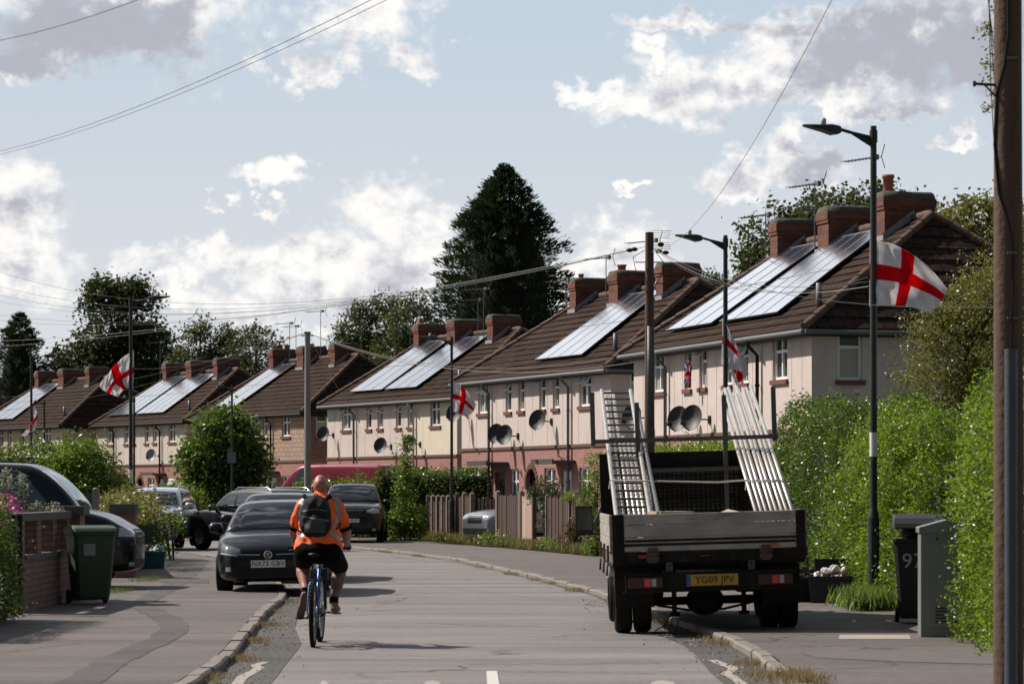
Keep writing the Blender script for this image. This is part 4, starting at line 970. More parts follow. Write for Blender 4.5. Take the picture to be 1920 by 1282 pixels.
# running gear
for s in (-1, 1):
    for xo in (.93, .715): wheel(T, s * xo, 0, .335, .19, M_FRM, 6, s)
for o_ in [c for c in T.children if c.name.startswith('wheel')]:
    x_ = o_.location.x; o_.rotation_euler = (0, 0, R(90)); o_.location = (x_, .95, .335)
for s in (-1, 1):
    w_ = wheel(T, 0, 0, .335, .19, M_FRM, 6, s); w_.rotation_euler = (0, 0, R(90)); w_.location = (s * .9, 3.75, .335)
    b = MB(); b.bb(s * .60, s * 1.03, .42, .45, .30, .74); obj('mudflap', b, M_FRM, T)
ab = MB(); ab.cyl((-.85, .95, .34), (.85, .95, .34), .05, None, 10); ab.ell((0, .95, .34), (.22, .2, .17)); ab.tube([(-.55, .8, .30), (-.2, .8, .24), (.2, .8, .24), (.62, .8, .33)], .016, 6)
for s in (-.36, .42): ab.cyl((s, .7, .62), (s, .7, .22), .028); ab.cyl((s, .7, .22), (s, .7, .18), .06, .06, 10)
obj('rear_axle', ab, M_FRM, T, recalc=False)
eb = MB(); eb.tube([(-.42, .3, .6), (-.36, .15, .35), (-.5, .1, .12), (-.62, .1, .05)], .009, 6); obj('hanging_cable', eb, M_BLACKP, T, recalc=False)
tk = MB(); tk.bb(-.75, -.42, 1.8, 2.6, .35, .72); tk.bb(.44, .8, 1.9, 2.5, .38, .72); obj('under_box', tk, M_FRM, T, .02)
# cab
cbm = MB(); rg = []
for y, zt, w_, zb in ((BL + .12, 1.95, .98, .55), (BL + .16, 2.0, 1.0, .45), (BL + .9, 2.04, 1.0, .42), (BL + 1.25, 2.0, .99, .42), (BL + 1.75, 1.35, .97, .42), (BL + 2.0, 1.05, .93, .42), (BL + 2.05, .6, .9, .45)):
    rg.append([(-w_ * .9, y, zb), (-w_, y, zb + .1), (-w_, y, min(1.2, zt - .1)), (-w_ * .93, y, zt - .12), (-w_ * .8, y, zt), (w_ * .8, y, zt), (w_ * .93, y, zt - .12), (w_, y, min(1.2, zt - .1)), (w_, y, zb + .1), (w_ * .9, y, zb)])
cbm.rings(rg, True, 0, False, True); cabo = obj('cab', cbm, paint('cab_white', (.40, .40, .40), 0, .4), T, .03)
b = MB(); b.bb(-.72, .72, BL + .10, BL + .118, 1.38, 1.82); obj('rear_window', b, mat('cab_glass', (.10, .13, .12), .08, var=.5, vs=2, spec=.8), cabo)
# headboard: framed sheet with a mesh of square openings in front of the cab window
hb = MB(); y0, y1 = BL - .0, BL + .035
zz = [(2.0, 2.045), (1.90, 2.0)]
hb.bb(-1.07, 1.07, y0, y1, 1.86, 2.05); hb.bb(-1.07, -.60, y0, y1, .9, 1.86); hb.bb(.62, 1.07, y0, y1, .9, 1.86); hb.bb(-.60, .62, y0, y1, .9, 1.33); hb.bb(-.60, .62, y0, y1, 1.64, 1.68); hb.bb(-.60, .62, y0, y1, 1.47, 1.50)
for k in range(22):
    x = -.60 + 1.22 * k / 21; hb.bb(x - .008, x + .008, y0 + .005, y1 - .005, 1.33, 1.86)
for k in range(12):
    z = 1.33 + .53 * k / 11; hb.bb(-.60, .62, y0 + .008, y1 - .008, z - .008, z + .008)
obj('headboard', hb, M_FRM, T, 0)
rk = MB()
for x, zt, zb in ((-1.14, 2.8, 2.15), (-.60, 2.66, .9), (.46, 2.72, .9), (1.06, 2.8, 2.15)): rk.bb(x - .028, x + .028, BL - .07, BL - .012, zb, zt)
rk.beam((-1.16, BL - .075, 2.2), (1.1, BL - .075, 2.2), .05, .05); rk.beam((-.6, BL - .1, 1.83), (.62, BL - .1, 1.83), .045, .05)
obj('rack', rk, M_RACK, T)
for s in (-1, 1):
    b = MB(); b.tube([(s * .98, BL + 1.2, 1.5), (s * 1.12, BL + 1.15, 1.2), (s * 1.2, BL + 1.1, 1.18)], .018, 6); b.tube([(s * .98, BL + 1.2, 1.05), (s * 1.2, BL + 1.1, 1.08)], .018, 6)
    b.bb(s * 1.14, s * 1.36, BL + 1.06, BL + 1.15, 1.05, 1.42); m_ = obj('wing_mirror', b, M_BLACKP, T, .02)
    b = MB(); b.bb(s * 1.155, s * 1.345, BL + 1.053, BL + 1.059, 1.12, 1.40); obj('mirror_glass', b, mat('mirror', (.02, .022, .022), .12, spec=.9), m_)  # dark reflection put into the colour of the mirror glass
# load (own things lying on the bed)
LX, LY = 2.19, 31.2
def ln(f, x, dz=0.0): # sloping load line from tail to above the cab
    return Vector((LX + x, LY + .25 + 6.0 * f, 1.20 + 1.72 * f + dz))
lad = thing('aluminium_ladder', 'long aluminium ladder beam with many rungs leaning over the left of the truck rack', 'ladder', ln(0, -.83), 0)
def sub(p): return p - ln(0, -.83)
for xs_ in (-1.02, -.64):
    b = MB(); b.tube([sub(ln(0, xs_)), sub(ln(1, xs_ + .01))], .027, 8); obj('stile', b, M_GALV, lad, recalc=False)
for k in range(19):
    f = .02 + .96 * k / 18; b = MB(); b.tube([sub(ln(f, -1.02)), sub(ln(f, -.64))], .017, 6); obj('rung', b, M_RACK, lad, recalc=False)
l2 = thing('aluminium_ladder', 'second shorter ladder on edge, just right of the long ladder', 'ladder', ln(0, -.57), 0)
for dz in (-.10, .12):
    b = MB(); b.tube([Vector((0, 0, dz + .03)), ln(.82, -.575, dz - .13) - ln(0, -.57)], .022, 8); obj('stile', b, M_RACK, l2, recalc=False)
for k in range(13):
    f = .02 + .8 * k / 12; q = ln(f, -.572) - ln(0, -.57) - Vector((0, 0, .15 * f)); b = MB(); b.tube([q + Vector((0, 0, -.09)), q + Vector((0, 0, .13))], .013, 6); obj('rung', b, M_RACK, l2, recalc=False)
def pole_(label, x, dz, f0, f1, grp, name='scaffold_tube', r=.0242):
    b = MB(); p0, p1 = ln(f0, x, dz), ln(f1, x + random.uniform(-.012, .012), dz); p0r = p1 - p0
    n = 14; d = p0r.normalized(); sx = d.cross(Vector((0, 0, 1))).normalized(); sy = sx.cross(d)
    R0 = [[Vector(o_) + (sx * math.cos(t) + sy * math.sin(t)) * rr for t in [2 * math.pi * k / n for k in range(n)]] for o_, rr in ((Vector((0, 0, 0)) + d * .05, r - .005), ((0, 0, 0), r - .004), ((0, 0, 0), r), (p0r, r), (p0r, r - .004), (p0r - d * .05, r - .005))]
    b.rings(R0, True, 0, True, False); o_ = obj(name, b, M_GALV, None, recalc=False); o_.location = p0; tag(o_, label, 'scaffold tube', grp); return o_
G1 = 'scaffold tubes in the bundle leaning over the right of the truck'
nt_ = 8
for k in range(nt_): pole_('steel scaffold tube in the strapped bundle leaning over the right of the truck', .55 + .058 * k, .03 + .01 * (k % 2), .0, [1.0, .985, 1.0, .94, 1.01, .99, 1.0, 1.01][k], G1)
G2 = 'scaffold tubes lying behind the long ladder'
for k, (x, f1) in enumerate(((-.93, 1.02), (-.86, 1.0), (-.80, .66), (-.745, .62), (-.69, .60), (-.97, .6))): pole_('steel scaffold tube lying under the long ladder on the left of the truck', x, -.06, .0, f1, G2)
st = MB(); st.tube([ln(.27, -1.06, -.04), ln(.27, -1.05, .06), ln(.27, -.55, .05), ln(.27, .2, .035), ln(.27, .52, .06), ln(.27, 1.0, .06), ln(.27, 1.02, -.03)], .011, 6)
o_ = obj('tie_rope', st, mat('rope', (.55, .54, .5), .7), None, recalc=False); tag(o_, 'pale rope tied across the ladders and the bundle of tubes', 'rope')
st = MB(); st.tube([ln(.255, .52, -.03), ln(.255, .52, .07), ln(.255, 1.0, .07), ln(.255, 1.0, -.03)], .010, 6)
o_ = obj('tie_rope', st, mat('rope', (.55, .54, .5), .7), None, recalc=False); tag(o_, 'second turn of rope bound round the bundle of tubes only', 'rope')
for lab, x, y, z, sz, rt in (('thick pale timber offcut with a blue end showing above the tailboard', -.42, .5, 1.35, (.40, .5, .045), (0, 0, .25)), ('short timber plank under the blue ended offcut', -.36, .62, 1.30, (.36, .6, .04), (0, 0, -.1)), ('broken timber piece sticking up near the tubes', .22, .5, 1.33, (.18, .3, .05), (.1, -.35, .4))):
    b = MB(); b.box((0, 0, 0), sz); o_ = obj('timber_offcut', b, M_WOODB, None, .004); o_.location = (LX + x, LY + y, z); o_.rotation_euler = rt; tag(o_, lab, 'timber offcut', None)
pk = MB(); pk.bb(-.7, .9, .3, 2.6, .905, 1.28)
o_ = obj('rubble_heap', pk, M_WOODB, None, .05); o_.location = (LX, LY, 0); tag(o_, 'low stack of timber and boards lying on the truck bed behind the tailboard', 'timber stack'); 
# ------------------------------------------------------------------ street furniture
M_POLE = mat('lamp_post_paint', (.018, .022, .020), .5, var=.4, vs=6, dirt=(.06, .06, .055), dirts=6, dirta=.4)
M_WOODP = mat('pole_timber', (.105, .062, .042), .9, var=.4, vs=5, bump=.6, bs=18, stretch=(6, 6, .5), dirt=(.06, .045, .035), dirts=4, dirta=.7)
M_CONC = mat('concrete_pole', (.24, .235, .22), .9, var=.2, vs=5, bump=.3)
def lamp(label, x, y, H_, d=(-1, -.15), arm=.47, s=1.0, tagz=None, z0=KERB, r=.045):
    t = thing('street_lamp', label, 'street lamp', (x, y, z0), 0, 'black street lamps along the road'); H_ -= z0
    b = MB(); b.tube([(0, 0, 0), (0, 0, 1.18)], [r * 1.75, r * 1.75], 14); b.tube([(0, 0, 1.18), (0, 0, 1.30)], [r * 1.75, r * 1.15], 14); b.tube([(0, 0, 1.25), (0, 0, H_)], [r * 1.1, r * .92], 14); b.bb(-r * .8, r * .8, -r * 1.75 - .004, -r * 1.6, .35, .95); obj('post', b, M_POLE, t, recalc=False)
    D_ = Vector((d[0], d[1], 0)).normalized(); n = Vector((-D_.y, D_.x, 0))
    b = MB(); b.tube([(0, 0, H_ - .16), D_ * arm * .6 + Vector((0, 0, H_ - .1)), D_ * arm + Vector((0, 0, H_ - .05))], .022, 8)
    for k in (-1, 1): b.poly([Vector((0, 0, H_ - .14)) + n * .008 * k, Vector((0, 0, H_ - .3)) + n * .008 * k, D_ * arm * .7 + Vector((0, 0, H_ - .1)) + n * .008 * k])
    b.tube([(0, 0, H_ - .22), (0, 0, H_ - .06)], r * 1.2, 12); obj('bracket', b, M_POLE, t, recalc=False)
    b = MB(); rg = []
    for u, w_, z0_, z1_ in ((.0, .05, -.05, .0), (.02, .08, -.07, .03), (.12, .11, -.085, .05), (.25, .12, -.04, .045), (.42, .09, .0, .045), (.52, .05, .02, .045)):
        c = D_ * (arm - .02 + u * s) + Vector((0, 0, H_ - .04)); rg.append([c + n * a + Vector((0, 0, z)) for a, z in ((-w_, z0_), (w_, z0_), (w_ * .9, z1_ * .7), (w_ * .4, z1_), (-w_ * .4, z1_), (-w_ * .9, z1_ * .7))])
    b.rings(rg, True, 0, False, True); ln_ = obj('lantern', b, M_POLE, t, .006)
    b = MB(); c = D_ * (arm + .22 * s) + Vector((0, 0, H_ + .01)); b.lathe([(.035, 0), (.04, .02), (.04, .07), (.02, .085)], c, 12, 0, cap=True); obj('photocell', b, mat('photocell', (.5, .47, .42), .6), ln_, recalc=False)
    if tagz:
        b = MB(); b.lathe([(r * 1.1 + .003, tagz - .16), (r * 1.1 + .003, tagz + .16)], (0, 0, 0), 12); obj('number_tag', b, M_PLW, t, recalc=False)
    return t
lamp('nearest street lamp, tall black post with a large flag, in front of the hedge', 4.83, 38.0, 6.47, tagz=2.15)
lamp('second street lamp, black post rising behind the truck rack with a limp flag', 4.03, 53.7, 6.42)
lamp('black street lamp by the picket fence with a small white and red flag', -1.86, 87.7, 6.35, d=(-1, -.3))
lamp('black street lamp at the left, its arm pointing right, flag streaming to the left', -9.45, 70.5, 6.42, d=(1, -.05), tagz=1.9)
lamp('black street lamp near the left edge with a hanging flag', -16.9, 100, 6.40, d=(1, .1))
G_ = lamp('short thin street lamp with a grey box, in front of the round green tree', -10.24, 104, 5.46, d=(-1, -.1), arm=.3, s=.6, r=.04)
b = MB(); b.bb(-.12, .12, -.10, .02, 2.55, 2.95); b.bb(-.16, .16, -.12, -.10, 2.55, 2.95); obj('sign_box', b, M_GREYP, G_)
lamp('thin far street lamp just right of the left flag', -19.4, 146, 6.4, d=(-1, 0), arm=.35, s=.6, r=.06)
lamp('thin far street lamp at the left, between the two left flags', -25.0, 152, 6.4, d=(-1, 0), arm=.35, s=.6, r=.06)
# telegraph poles
t = thing('telegraph_pole', 'thick brown timber telegraph pole standing close at the right edge', 'telegraph pole', (3.84, 22.0, KERB))
b = MB(); b.tube([(0, 0, -.1), (0, 0, 2), (-.005, 0, 5), (0, 0, 8.4)], [.118, .115, .107, .10], 24); obj('post', b, M_WOODP, t, recalc=False)
b = MB(); b.tube([(.0, -.112, -.05), (.0, -.112, 2.62)], .052, 12); obj('cable_guard', b, mat('steel_guard', (.085, .092, .11), .5, metal=.4, var=.3, vs=5, bump=.2, stretch=(1, 1, .4)), t, recalc=False)
b = MB(); b.tube([(0, -.12, 2.6), (.01, -.118, 3.05), (.02, -.113, 3.35), (-.02, -.11, 3.6), (-.09, -.085, 3.82), (-.115, -.04, 4.2), (-.10, -.06, 4.6), (-.05, -.1, 4.8), (-.02, -.11, 5.05), (-.03, -.11, 6.4)], .011, 6); obj('cable', b, M_BLACKP, t, recalc=False)
b = MB()
for z in (2.85, 3.35, 4.85, 5.4): b.bb(-.03, .05, -.125, -.10, z, z + .02)
obj('cable_clip', b, M_GREYP, t)
b = MB(); b.beam((-.08, -.03, 4.66), (-.26, -.04, 4.67), .015, .02); b.beam((-.09, -.03, 4.56), (-.19, -.04, 4.66), .012, .012); b.box((-.27, -.04, 4.67), (.02, .03, .04)); obj('bracket', b, M_POLE, t)
t = thing('telegraph_pole', 'brown timber telegraph pole behind the truck with bundles of wires at its head', 'telegraph pole', (2.9, 60.0, KERB))
b = MB(); b.tube([(0, 0, -.1), (0, 0, 3.3), (0, 0, 6.98)], [.12, .105, .088], 16); obj('post', b, M_WOODP, t, recalc=False)
b = MB(); b.tube([(0, -.075, 2.9), (0, -.065, 5.0)], .055, 10); obj('cable_guard', b, mat('steel_guard', (.16, .17, .19), .5), t)
b = MB()
for z in (5.9, 6.1, 6.35): b.beam((-.3, 0, z), (.3, 0, z), .02, .02)
for x_, z in ((-.32, 6.62), (-.42, 6.6), (.24, 6.72), (.34, 6.55), (.2, 6.58)): b.ell((x_, -.02, z), (.075, .05, .045), 8, 5)
b.tube([(-.1, -.08, 6.6), (-.35, -.1, 6.45), (-.28, -.1, 6.1), (-.1, -.1, 5.95)], .008, 5); b.tube([(.1, -.08, 6.6), (.32, -.1, 6.3), (.22, -.1, 6.0), (.02, -.1, 5.7)], .008, 5)
obj('cable_fittings', b, M_BLACKP, t, recalc=False)
t = thing('concrete_pole', 'plain grey pole rising behind the cyclist, wires fanning from its top', 'pole', (-6.47, 90.0, KERB))
b = MB(); b.tube([(0, 0, 0), (0, 0, 6.52)], [.115, .085], 12); obj('post', b, M_CONC, t, recalc=False)
b = MB(); b.bb(-.10, .10, -.1, .1, 6.50, 6.56); b.bb(-.2, .2, -.02, .02, 6.42, 6.46); obj('cap', b, M_GREYP, t)
# overhead wires
M_WIRE = mat('wire_black', (.03, .03, .032), .6); M_WIREL = mat('wire_grey', (.33, .31, .28), .5)
def wire(label, a, b_, sag=.3, r=.009, m=None, g='overhead wires'):
    a, b_ = at(*a), at(*b_); d = b_ - a; mb = MB()
    pts = [d * (k / 14) - Vector((0, 0, sag * 4 * (k / 14) * (1 - k / 14))) for k in range(15)]
    mb.tube(pts, r * .72, 5); o_ = obj('overhead_wire', mb, m or M_WIRE, None, recalc=False); o_.location = a; return tag(o_, label, 'wire', g)
wire('short wire crossing the top left corner over the dark cloud', (-60, 86, 26), (300, -16, 20), .05, .0045)
wire('upper of the two long wires slanting across the top left sky', (-60, 296, 60), (740, -22, 30), .25, .006)
wire('lower of the two long wires slanting across the top left sky', (-60, 302, 60), (770, -22, 30), .25, .005)
wire('single wire climbing steeply right from the timber pole to the top of the sky', (1222, 472, 60), (1575, -30, 24), .55, .005, M_WIREL)
PX = (1214, 462, 60)
BG = 'bundle of wires running left from the timber pole behind the truck'
for y0, sg, m_, rr in ((500, 1.35, M_WIRE, .010), (529, 1.2, M_WIRE, .009), (546, 1.15, M_WIRE, .008), (560, 1.0, M_WIRE, .008), (586, .9, M_WIRE, .009), (598, .8, M_WIRE, .008), (640, .42, M_WIREL, .009), (651, .35, M_WIREL, .008)):
    wire('one of the thin wires fanning left from the timber pole behind the truck', (-30, y0, 112), PX, sg, rr * .8, m_, BG)
for y1, sg in ((528, .35), (537, .4), (556, .35), (520, .5)):
    wire('one of the wires running right from the timber pole towards the nearest flag', (1226, 466, 60), (1628 if y1 < 550 else 1860, y1 + (0 if y1 < 550 else 20), 38 if y1 < 550 else 30), sg, .006, M_WIREL if y1 % 2 else M_WIRE, 'wires running right from the timber pole')
for x1, y1, Y1, sg in ((1190, 662, 83, .75), (1300, 655, 74, .9), (860, 690, 88, .25), (650, 752, 116, .1)):
    wire('one of the pale wires from the top of the grey pole to the house eaves', (577, 624, 90), (x1, y1, Y1), sg, .009, M_WIREL, 'wires from the grey pole to the eaves')
for x1, y1, Y1 in ((0, 745, 150), (230, 690, 140), (0, 770, 120)):
    wire('one of the thin wires running left from the grey pole over the left roofs', (573, 624, 90), (x1, y1, Y1), .4, .009, M_WIRE, 'wires from the grey pole to the left')

# ------------------------------------------------------------------ flags
def cloth(name, u_seg=44, v_seg=30): pass
M_FW = leafmat('flag_white', (.84, .83, .84), (.92, .90, .91), var=.03, tr=.55, rough=.8, spec=.1)
M_FR = leafmat('flag_red', (.66, .012, .03), (.95, .03, .04), var=.05, tr=.5, rough=.8, spec=.1)
M_FB = leafmat('flag_blue', (.03, .05, .28), (.04, .06, .3), var=.1, tr=.3, rough=.8, spec=.1)
def flag(label, G, Y, amp=.05, fold=9, ph=0.0, colorf=None, cross=(.42, .58, .40, .60), name='flag', group='white flags with a red cross'):
    def q(t, a, b, c): return a * (2 * (t - .5) * (t - 1)) + b * (-4 * t * (t - 1)) + c * (2 * t * (t - .5))
    nu, nv = 48, 36; us = sorted(set([i / nu for i in range(nu + 1)] + [cross[2], cross[3]])); vs = sorted(set([i / nv for i in range(nv + 1)] + [cross[0], cross[1]]))
    O = at(*G[0][0], Y); V = []
    for v in vs:
        for u in us:
            row = [Vector((q(u, *[p[0] for p in G[r_]]), q(u, *[p[1] for p in G[r_]]))) for r_ in range(3)]
            p = Vector((q(v, *[r_[0] for r_ in row]), q(v, *[r_[1] for r_ in row])))
            P = at(p.x, p.y, Y); w_ = amp * min(1, u * 3) * (math.sin(u * fold + v * 4 + ph) + .6 * math.sin(u * fold * 1.9 - v * 5 + ph) + .35 * math.sin((u - v) * fold * 2.7))
            P.y += w_ * 1.6 - u * .1; P.x += w_ * .12; P.z += w_ * .10
            V.append(P - O)
    mb = MB(); n = len(us)
    mb.v = [tuple(p) for p in V]
    for j in range(len(vs) - 1):
        for i in range(n - 1):
            u, v = (us[i] + us[i + 1]) / 2, (vs[j] + vs[j + 1]) / 2
            mi = colorf(u, v) if colorf else (1 if (cross[0] < v < cross[1] or cross[2] < u < cross[3]) else 0)
            mb.f.append([j * n + i, j * n + i + 1, (j + 1) * n + i + 1, (j + 1) * n + i]); mb.m.append(mi); mb.s.append(True)
    o_ = obj(name, mb, [M_FW, M_FR, M_FB], None, recalc=False); o_.location = O
    so_ = o_.modifiers.new('s', 'SOLIDIFY'); so_.thickness = .002
    return tag(o_, label, 'flag', group)
flag('largest flag, white with a red cross, flying right from the nearest street lamp', (((1631, 451), (1704, 474), (1779, 546)), ((1630, 512), (1700, 524), (1766, 560)), ((1630, 576), (1690, 574), (1741, 589))), 38.0, .045, 8, 0, cross=(.36, .60, .40, .56))
flag('limp narrow flag with a red cross hanging behind the scaffold tubes', (((1354, 597), (1374, 632), (1403, 702)), ((1354, 642), (1380, 664), (1396, 708)), ((1352, 686), (1366, 694), (1380, 724))), 53.7, .03, 9, 1.0, colorf=lambda u, v: 1 if (.36 < v < .54 and u < .55) or (v > .62 and u > .62 and u + v > 1.5 and v < .9) else 0)
flag('small flag with a red cross on the lamp by the picket fence', (((847, 713), (868, 726), (893, 758)), ((847, 742), (868, 750), (889, 769)), ((847, 771), (862, 776), (880, 784))), 87.7, .05, 8, 2.0)
flag('flag with a red cross streaming left from the left street lamp', (((251, 657), (214, 686), (189, 724)), ((251, 694), (222, 712), (203, 737)), ((249, 731), (236, 728), (222, 745))), 70.5, .05, 8, 3.0)
flag('small drooping flag on the lamp at the left edge', (((64, 757), (70, 780), (68, 798)), ((62, 776), (61, 795), (56, 815)), ((61, 790), (53, 802), (41, 816))), 100.0, .05, 9, 4.0)
def uj(u, v):
    if abs(u - .5) < .08 or abs(v - .5) < .09: return 1
    if abs(u - .5) < .14 or abs(v - .5) < .15: return 0
    if abs(abs(u - .5) - abs(v - .5)) < .07: return 0
    return 2
flag('small red, white and blue flag hung from an upstairs window of the nearest house', (((1284, 683), (1290, 676), (1297, 684)), ((1283, 705), (1290, 700), (1296, 704)), ((1282, 726), (1289, 728), (1296, 727))), 69.6, .02, 14, 0, colorf=uj, group=None)

# ------------------------------------------------------------------ bins, boxes, cabinet
def bin_(label, loc, rz, m, W_=.58, D_=.70, H_=1.06, lidopen=False, num=None, grp='wheelie bins', lidm=None):
    t = thing('wheelie_bin', label, 'wheelie bin', (loc[0], loc[1], KERB), rz, grp)
    b = MB(); rg = []
    for z, w_, y0_, y1_ in ((.06, .215, -.21, .19), (.10, .225, -.23, .21), (.55, .262, -.29, .27), (.93, .285, -.33, .31), (.935, .30, -.345, .325), (.985, .305, -.35, .33)):
        r_ = .04; rg.append([(-w_ + r_, y0_, z), (w_ - r_, y0_, z), (w_, y0_ + r_, z), (w_, y1_ - r_, z), (w_ - r_, y1_, z), (-w_ + r_, y1_, z), (-w_, y1_ - r_, z), (-w_, y0_ + r_, z)])
    b.rings(rg, True, 0, False, True); b.bb(-.28, .28, .28, .36, .88, .95); body = obj('body', b, m, t, .008)
    b = MB(); ly = [(-.37, .99, .30), (-.33, 1.03, .31), (-.15, 1.065, .30), (.15, 1.065, .30), (.33, 1.03, .31), (.38, .985, .28)]
    rg = [[(-w_, y, .975), (-w_, y, z - .015), (-w_ * .9, y, z), (w_ * .9, y, z), (w_, y, z - .015), (w_, y, .975)] for y, z, w_ in ly]; b.rings(rg, True, 0, False, True)
    b.cyl((-.25, .39, .97), (.25, .39, .97), .018, None, 8); lid = obj('lid', b, lidm or m, t, .006)
    if lidopen: lid.location = (0, .24, .50); lid.rotation_euler = (R(-38), 0, 0); lid.location = (0, -.06, .19); lid.rotation_euler = (R(9), 0, 0)
    for s in (-1, 1):
        b = MB(); b.lathe([(.03, -.025), (.095, -.025), (.10, -.015), (.10, .015), (.095, .025), (.03, .025)], (0, 0, 0), 20, 0, 'x', cap=True); w_ = obj('wheel', b, M_BLACKP, t, recalc=False); w_.location = (s * .25, .24, .10)
    b = MB(); b.cyl((-.25, .24, .10), (.25, .24, .10), .012, None, 8); obj('axle', b, M_GREYP, t, recalc=False)
    return t, body
M_GRN = mat('bin_green', (.022, .055, .022), .5, var=.2, vs=3, dirt=(.04, .06, .035), dirts=3, dirta=.4)
M_DGB = mat('bin_dark', (.028, .028, .028), .55, spec=.3, var=.25, vs=3)
tb, bb1 = bin_('green wheelie bin with a worn white sticker, on the pavement beside the brick wall', (-5.72, 38.6), R(20), M_GRN)
b = MB(); b.add([(-.14, -.318, .66), (.02, -.318, .66), (.02, -.325, .82), (-.14, -.325, .82)], [(0, 1, 2, 3)]); st_ = obj('sticker', b, mat('worn_sticker', (.25, .26, .25), .7, var=.5, vs=25), tb); st_.location = (-.02, -.004, 0)
tb, _ = bin_('green wheelie bin farther along the left pavement, overhung by ivy', (-8.1, 63.6), R(35), M_GRN, grp='wheelie bins')
b = MB(); b.lathe([(.012, 0), (.03, 0)], (.13, -.308, .62), 12, 0, 'y'); obj('logo', b, M_PLW, tb)
tb, bb1 = bin_('dark grey wheelie bin numbered 97 between the hedge and the grey cabinet', (4.72, 33.0), R(-8), M_DGB, lidopen=True, lidm=M_BLACKP)
text('number', '97', .24, Matrix.Translation((-.07, -.322, .72)) @ Euler((R(86), 0, 0)).to_matrix().to_4x4(), M_TXTW, tb, .002)
rb_ = MB(); rb_.ell((0, -.05, 1.05), (.24, .27, .12)); rb_.ell((.1, .05, 1.13), (.13, .13, .08)); o_ = remeshed('rubbish_bag', rb_, M_BLACKP, None, .03, 1); o_.location = (4.72, 33.0, KERB); tag(o_, 'black rubbish bag bulging under the lid of the bin numbered 97', 'rubbish bag')
b = MB(); 
t = thing('street_cabinet', 'grey steel street cabinet with a sloping roof, against the hedge at the right', 'street cabinet', (4.56, 29.95, KERB), R(-3))
b = MB(); b.bb(-.27, .27, -.17, .17, .0, 1.10); bodyc = obj('casing', b, mat('cabinet_paint', (.19, .20, .20), .5, var=.12, vs=4, dirt=(.12, .12, .11), dirts=3, dirta=.3), t, .006)
b = MB(); b.rings([[(-.29, -.19, 1.09), (-.29, .19, 1.09), (-.29, .19, 1.15), (-.29, -.19, 1.15)], [(.0, -.19, 1.09), (.0, .19, 1.09), (.0, .19, 1.23), (.0, -.19, 1.23)], [(.29, -.19, 1.09), (.29, .19, 1.09), (.29, .19, 1.15), (.29, -.19, 1.15)]], True, 0, False, True); obj('roof', b, MATS['cabinet_paint'], t, .005)
b = MB(); b.bb(-.20, .235, -.182, -.171, .10, .98); dr = obj('door', b, MATS['cabinet_paint'], t, .004)
b = MB()
for k in range(5):
    for xx in (-.06, .12): b.bb(xx - .06, xx + .06, -.188, -.182, .16 + .035 * k, .172 + .035 * k)
obj('vent_slots', b, M_CAV, dr)
b = MB(); b.cyl((-.1, -.19, 1.03), (-.1, -.18, 1.03), .012); obj('lock', b, M_CAV, bodyc)
def box_(label, loc, rz, m, W_=.56, D_=.40, H_=.36, fill=True, fm=None, grp='recycling boxes', txt=None, flabel=None):
    t = thing('recycling_box', label, 'recycling box', (loc[0], loc[1], KERB), rz, grp)
    b = MB(); rg = []
    for z, k in ((0, .84), (.02, .86), (H_ - .05, .98), (H_ - .045, 1.03), (H_, 1.04)): rg.append([(-W_ / 2 * k, -D_ / 2 * k, z), (W_ / 2 * k, -D_ / 2 * k, z), (W_ / 2 * k, D_ / 2 * k, z), (-W_ / 2 * k, D_ / 2 * k, z)])
    for z, k in ((H_, .97), (.04, .82)): rg.append([(-W_ / 2 * k, -D_ / 2 * k, z), (W_ / 2 * k, -D_ / 2 * k, z), (W_ / 2 * k, D_ / 2 * k, z), (-W_ / 2 * k, D_ / 2 * k, z)])
    b.rings(rg, True, 0, False, True); obj('tub', b, m, t, .005)
    if flabel:
        rb = MB()
        for _ in range(34):
            c = (random.uniform(-.2, .2) * W_ / .56, random.uniform(-.12, .12), H_ - .05 + random.uniform(0, .15)); s_ = random.uniform(.03, .06)
            rb.ell(c, (s_, s_ * random.uniform(.5, .8), s_ * random.uniform(.6, 1.6)), 6, 4, random.randint(0, 3), (random.random() * 3, random.random() * 3, 0))
        o_ = obj('rubbish', rb, fm, None, recalc=False); o_.location = (loc[0], loc[1], KERB); o_.rotation_euler = (0, 0, rz); o_.data.polygons.foreach_set('use_smooth', [False] * len(o_.data.polygons)); tag(o_, flabel, 'rubbish'); o_['kind'] = 'stuff'
    return t
PB = [mat('bottle_clear', (.55, .62, .70), .15, var=.2, spec=.8), mat('bottle_white', (.75, .74, .72), .4), mat('bottle_blue', (.25, .42, .62), .2, var=.3), mat('bottle_grey', (.4, .43, .46), .3, var=.3)]
PB2 = [mat('bag_white', (.72, .70, .68), .5), mat('paper_cream', (.6, .52, .45), .7), mat('tin_grey', (.3, .3, .3), .4, metal=.6), mat('bag_cream', (.6, .57, .54), .6)]
box_('teal plastic box heaped with clear bottles on the left pavement', (-7.12, 56.2), R(5), mat('teal_plastic', (.02, .13, .13), .5, var=.2), flabel='clear and pale blue plastic bottles heaped in the teal box', fm=PB, W_=.56, H_=.34)
bx = box_('black recycling box full of white rubbish at the foot of the hedge', (4.36, 39.0), R(-6), M_DGB, flabel='white and cream packaging heaped in the black box', fm=PB2, H_=.37, W_=.60)
box_('second black recycling box tucked behind the truck, left of the full one', (4.03, 39.35), R(8), M_BLACKP, flabel='dark bags and scraps in the left black box', fm=[M_BLACKP, M_DGB, PB2[0], M_BLACKP], H_=.33, W_=.42)
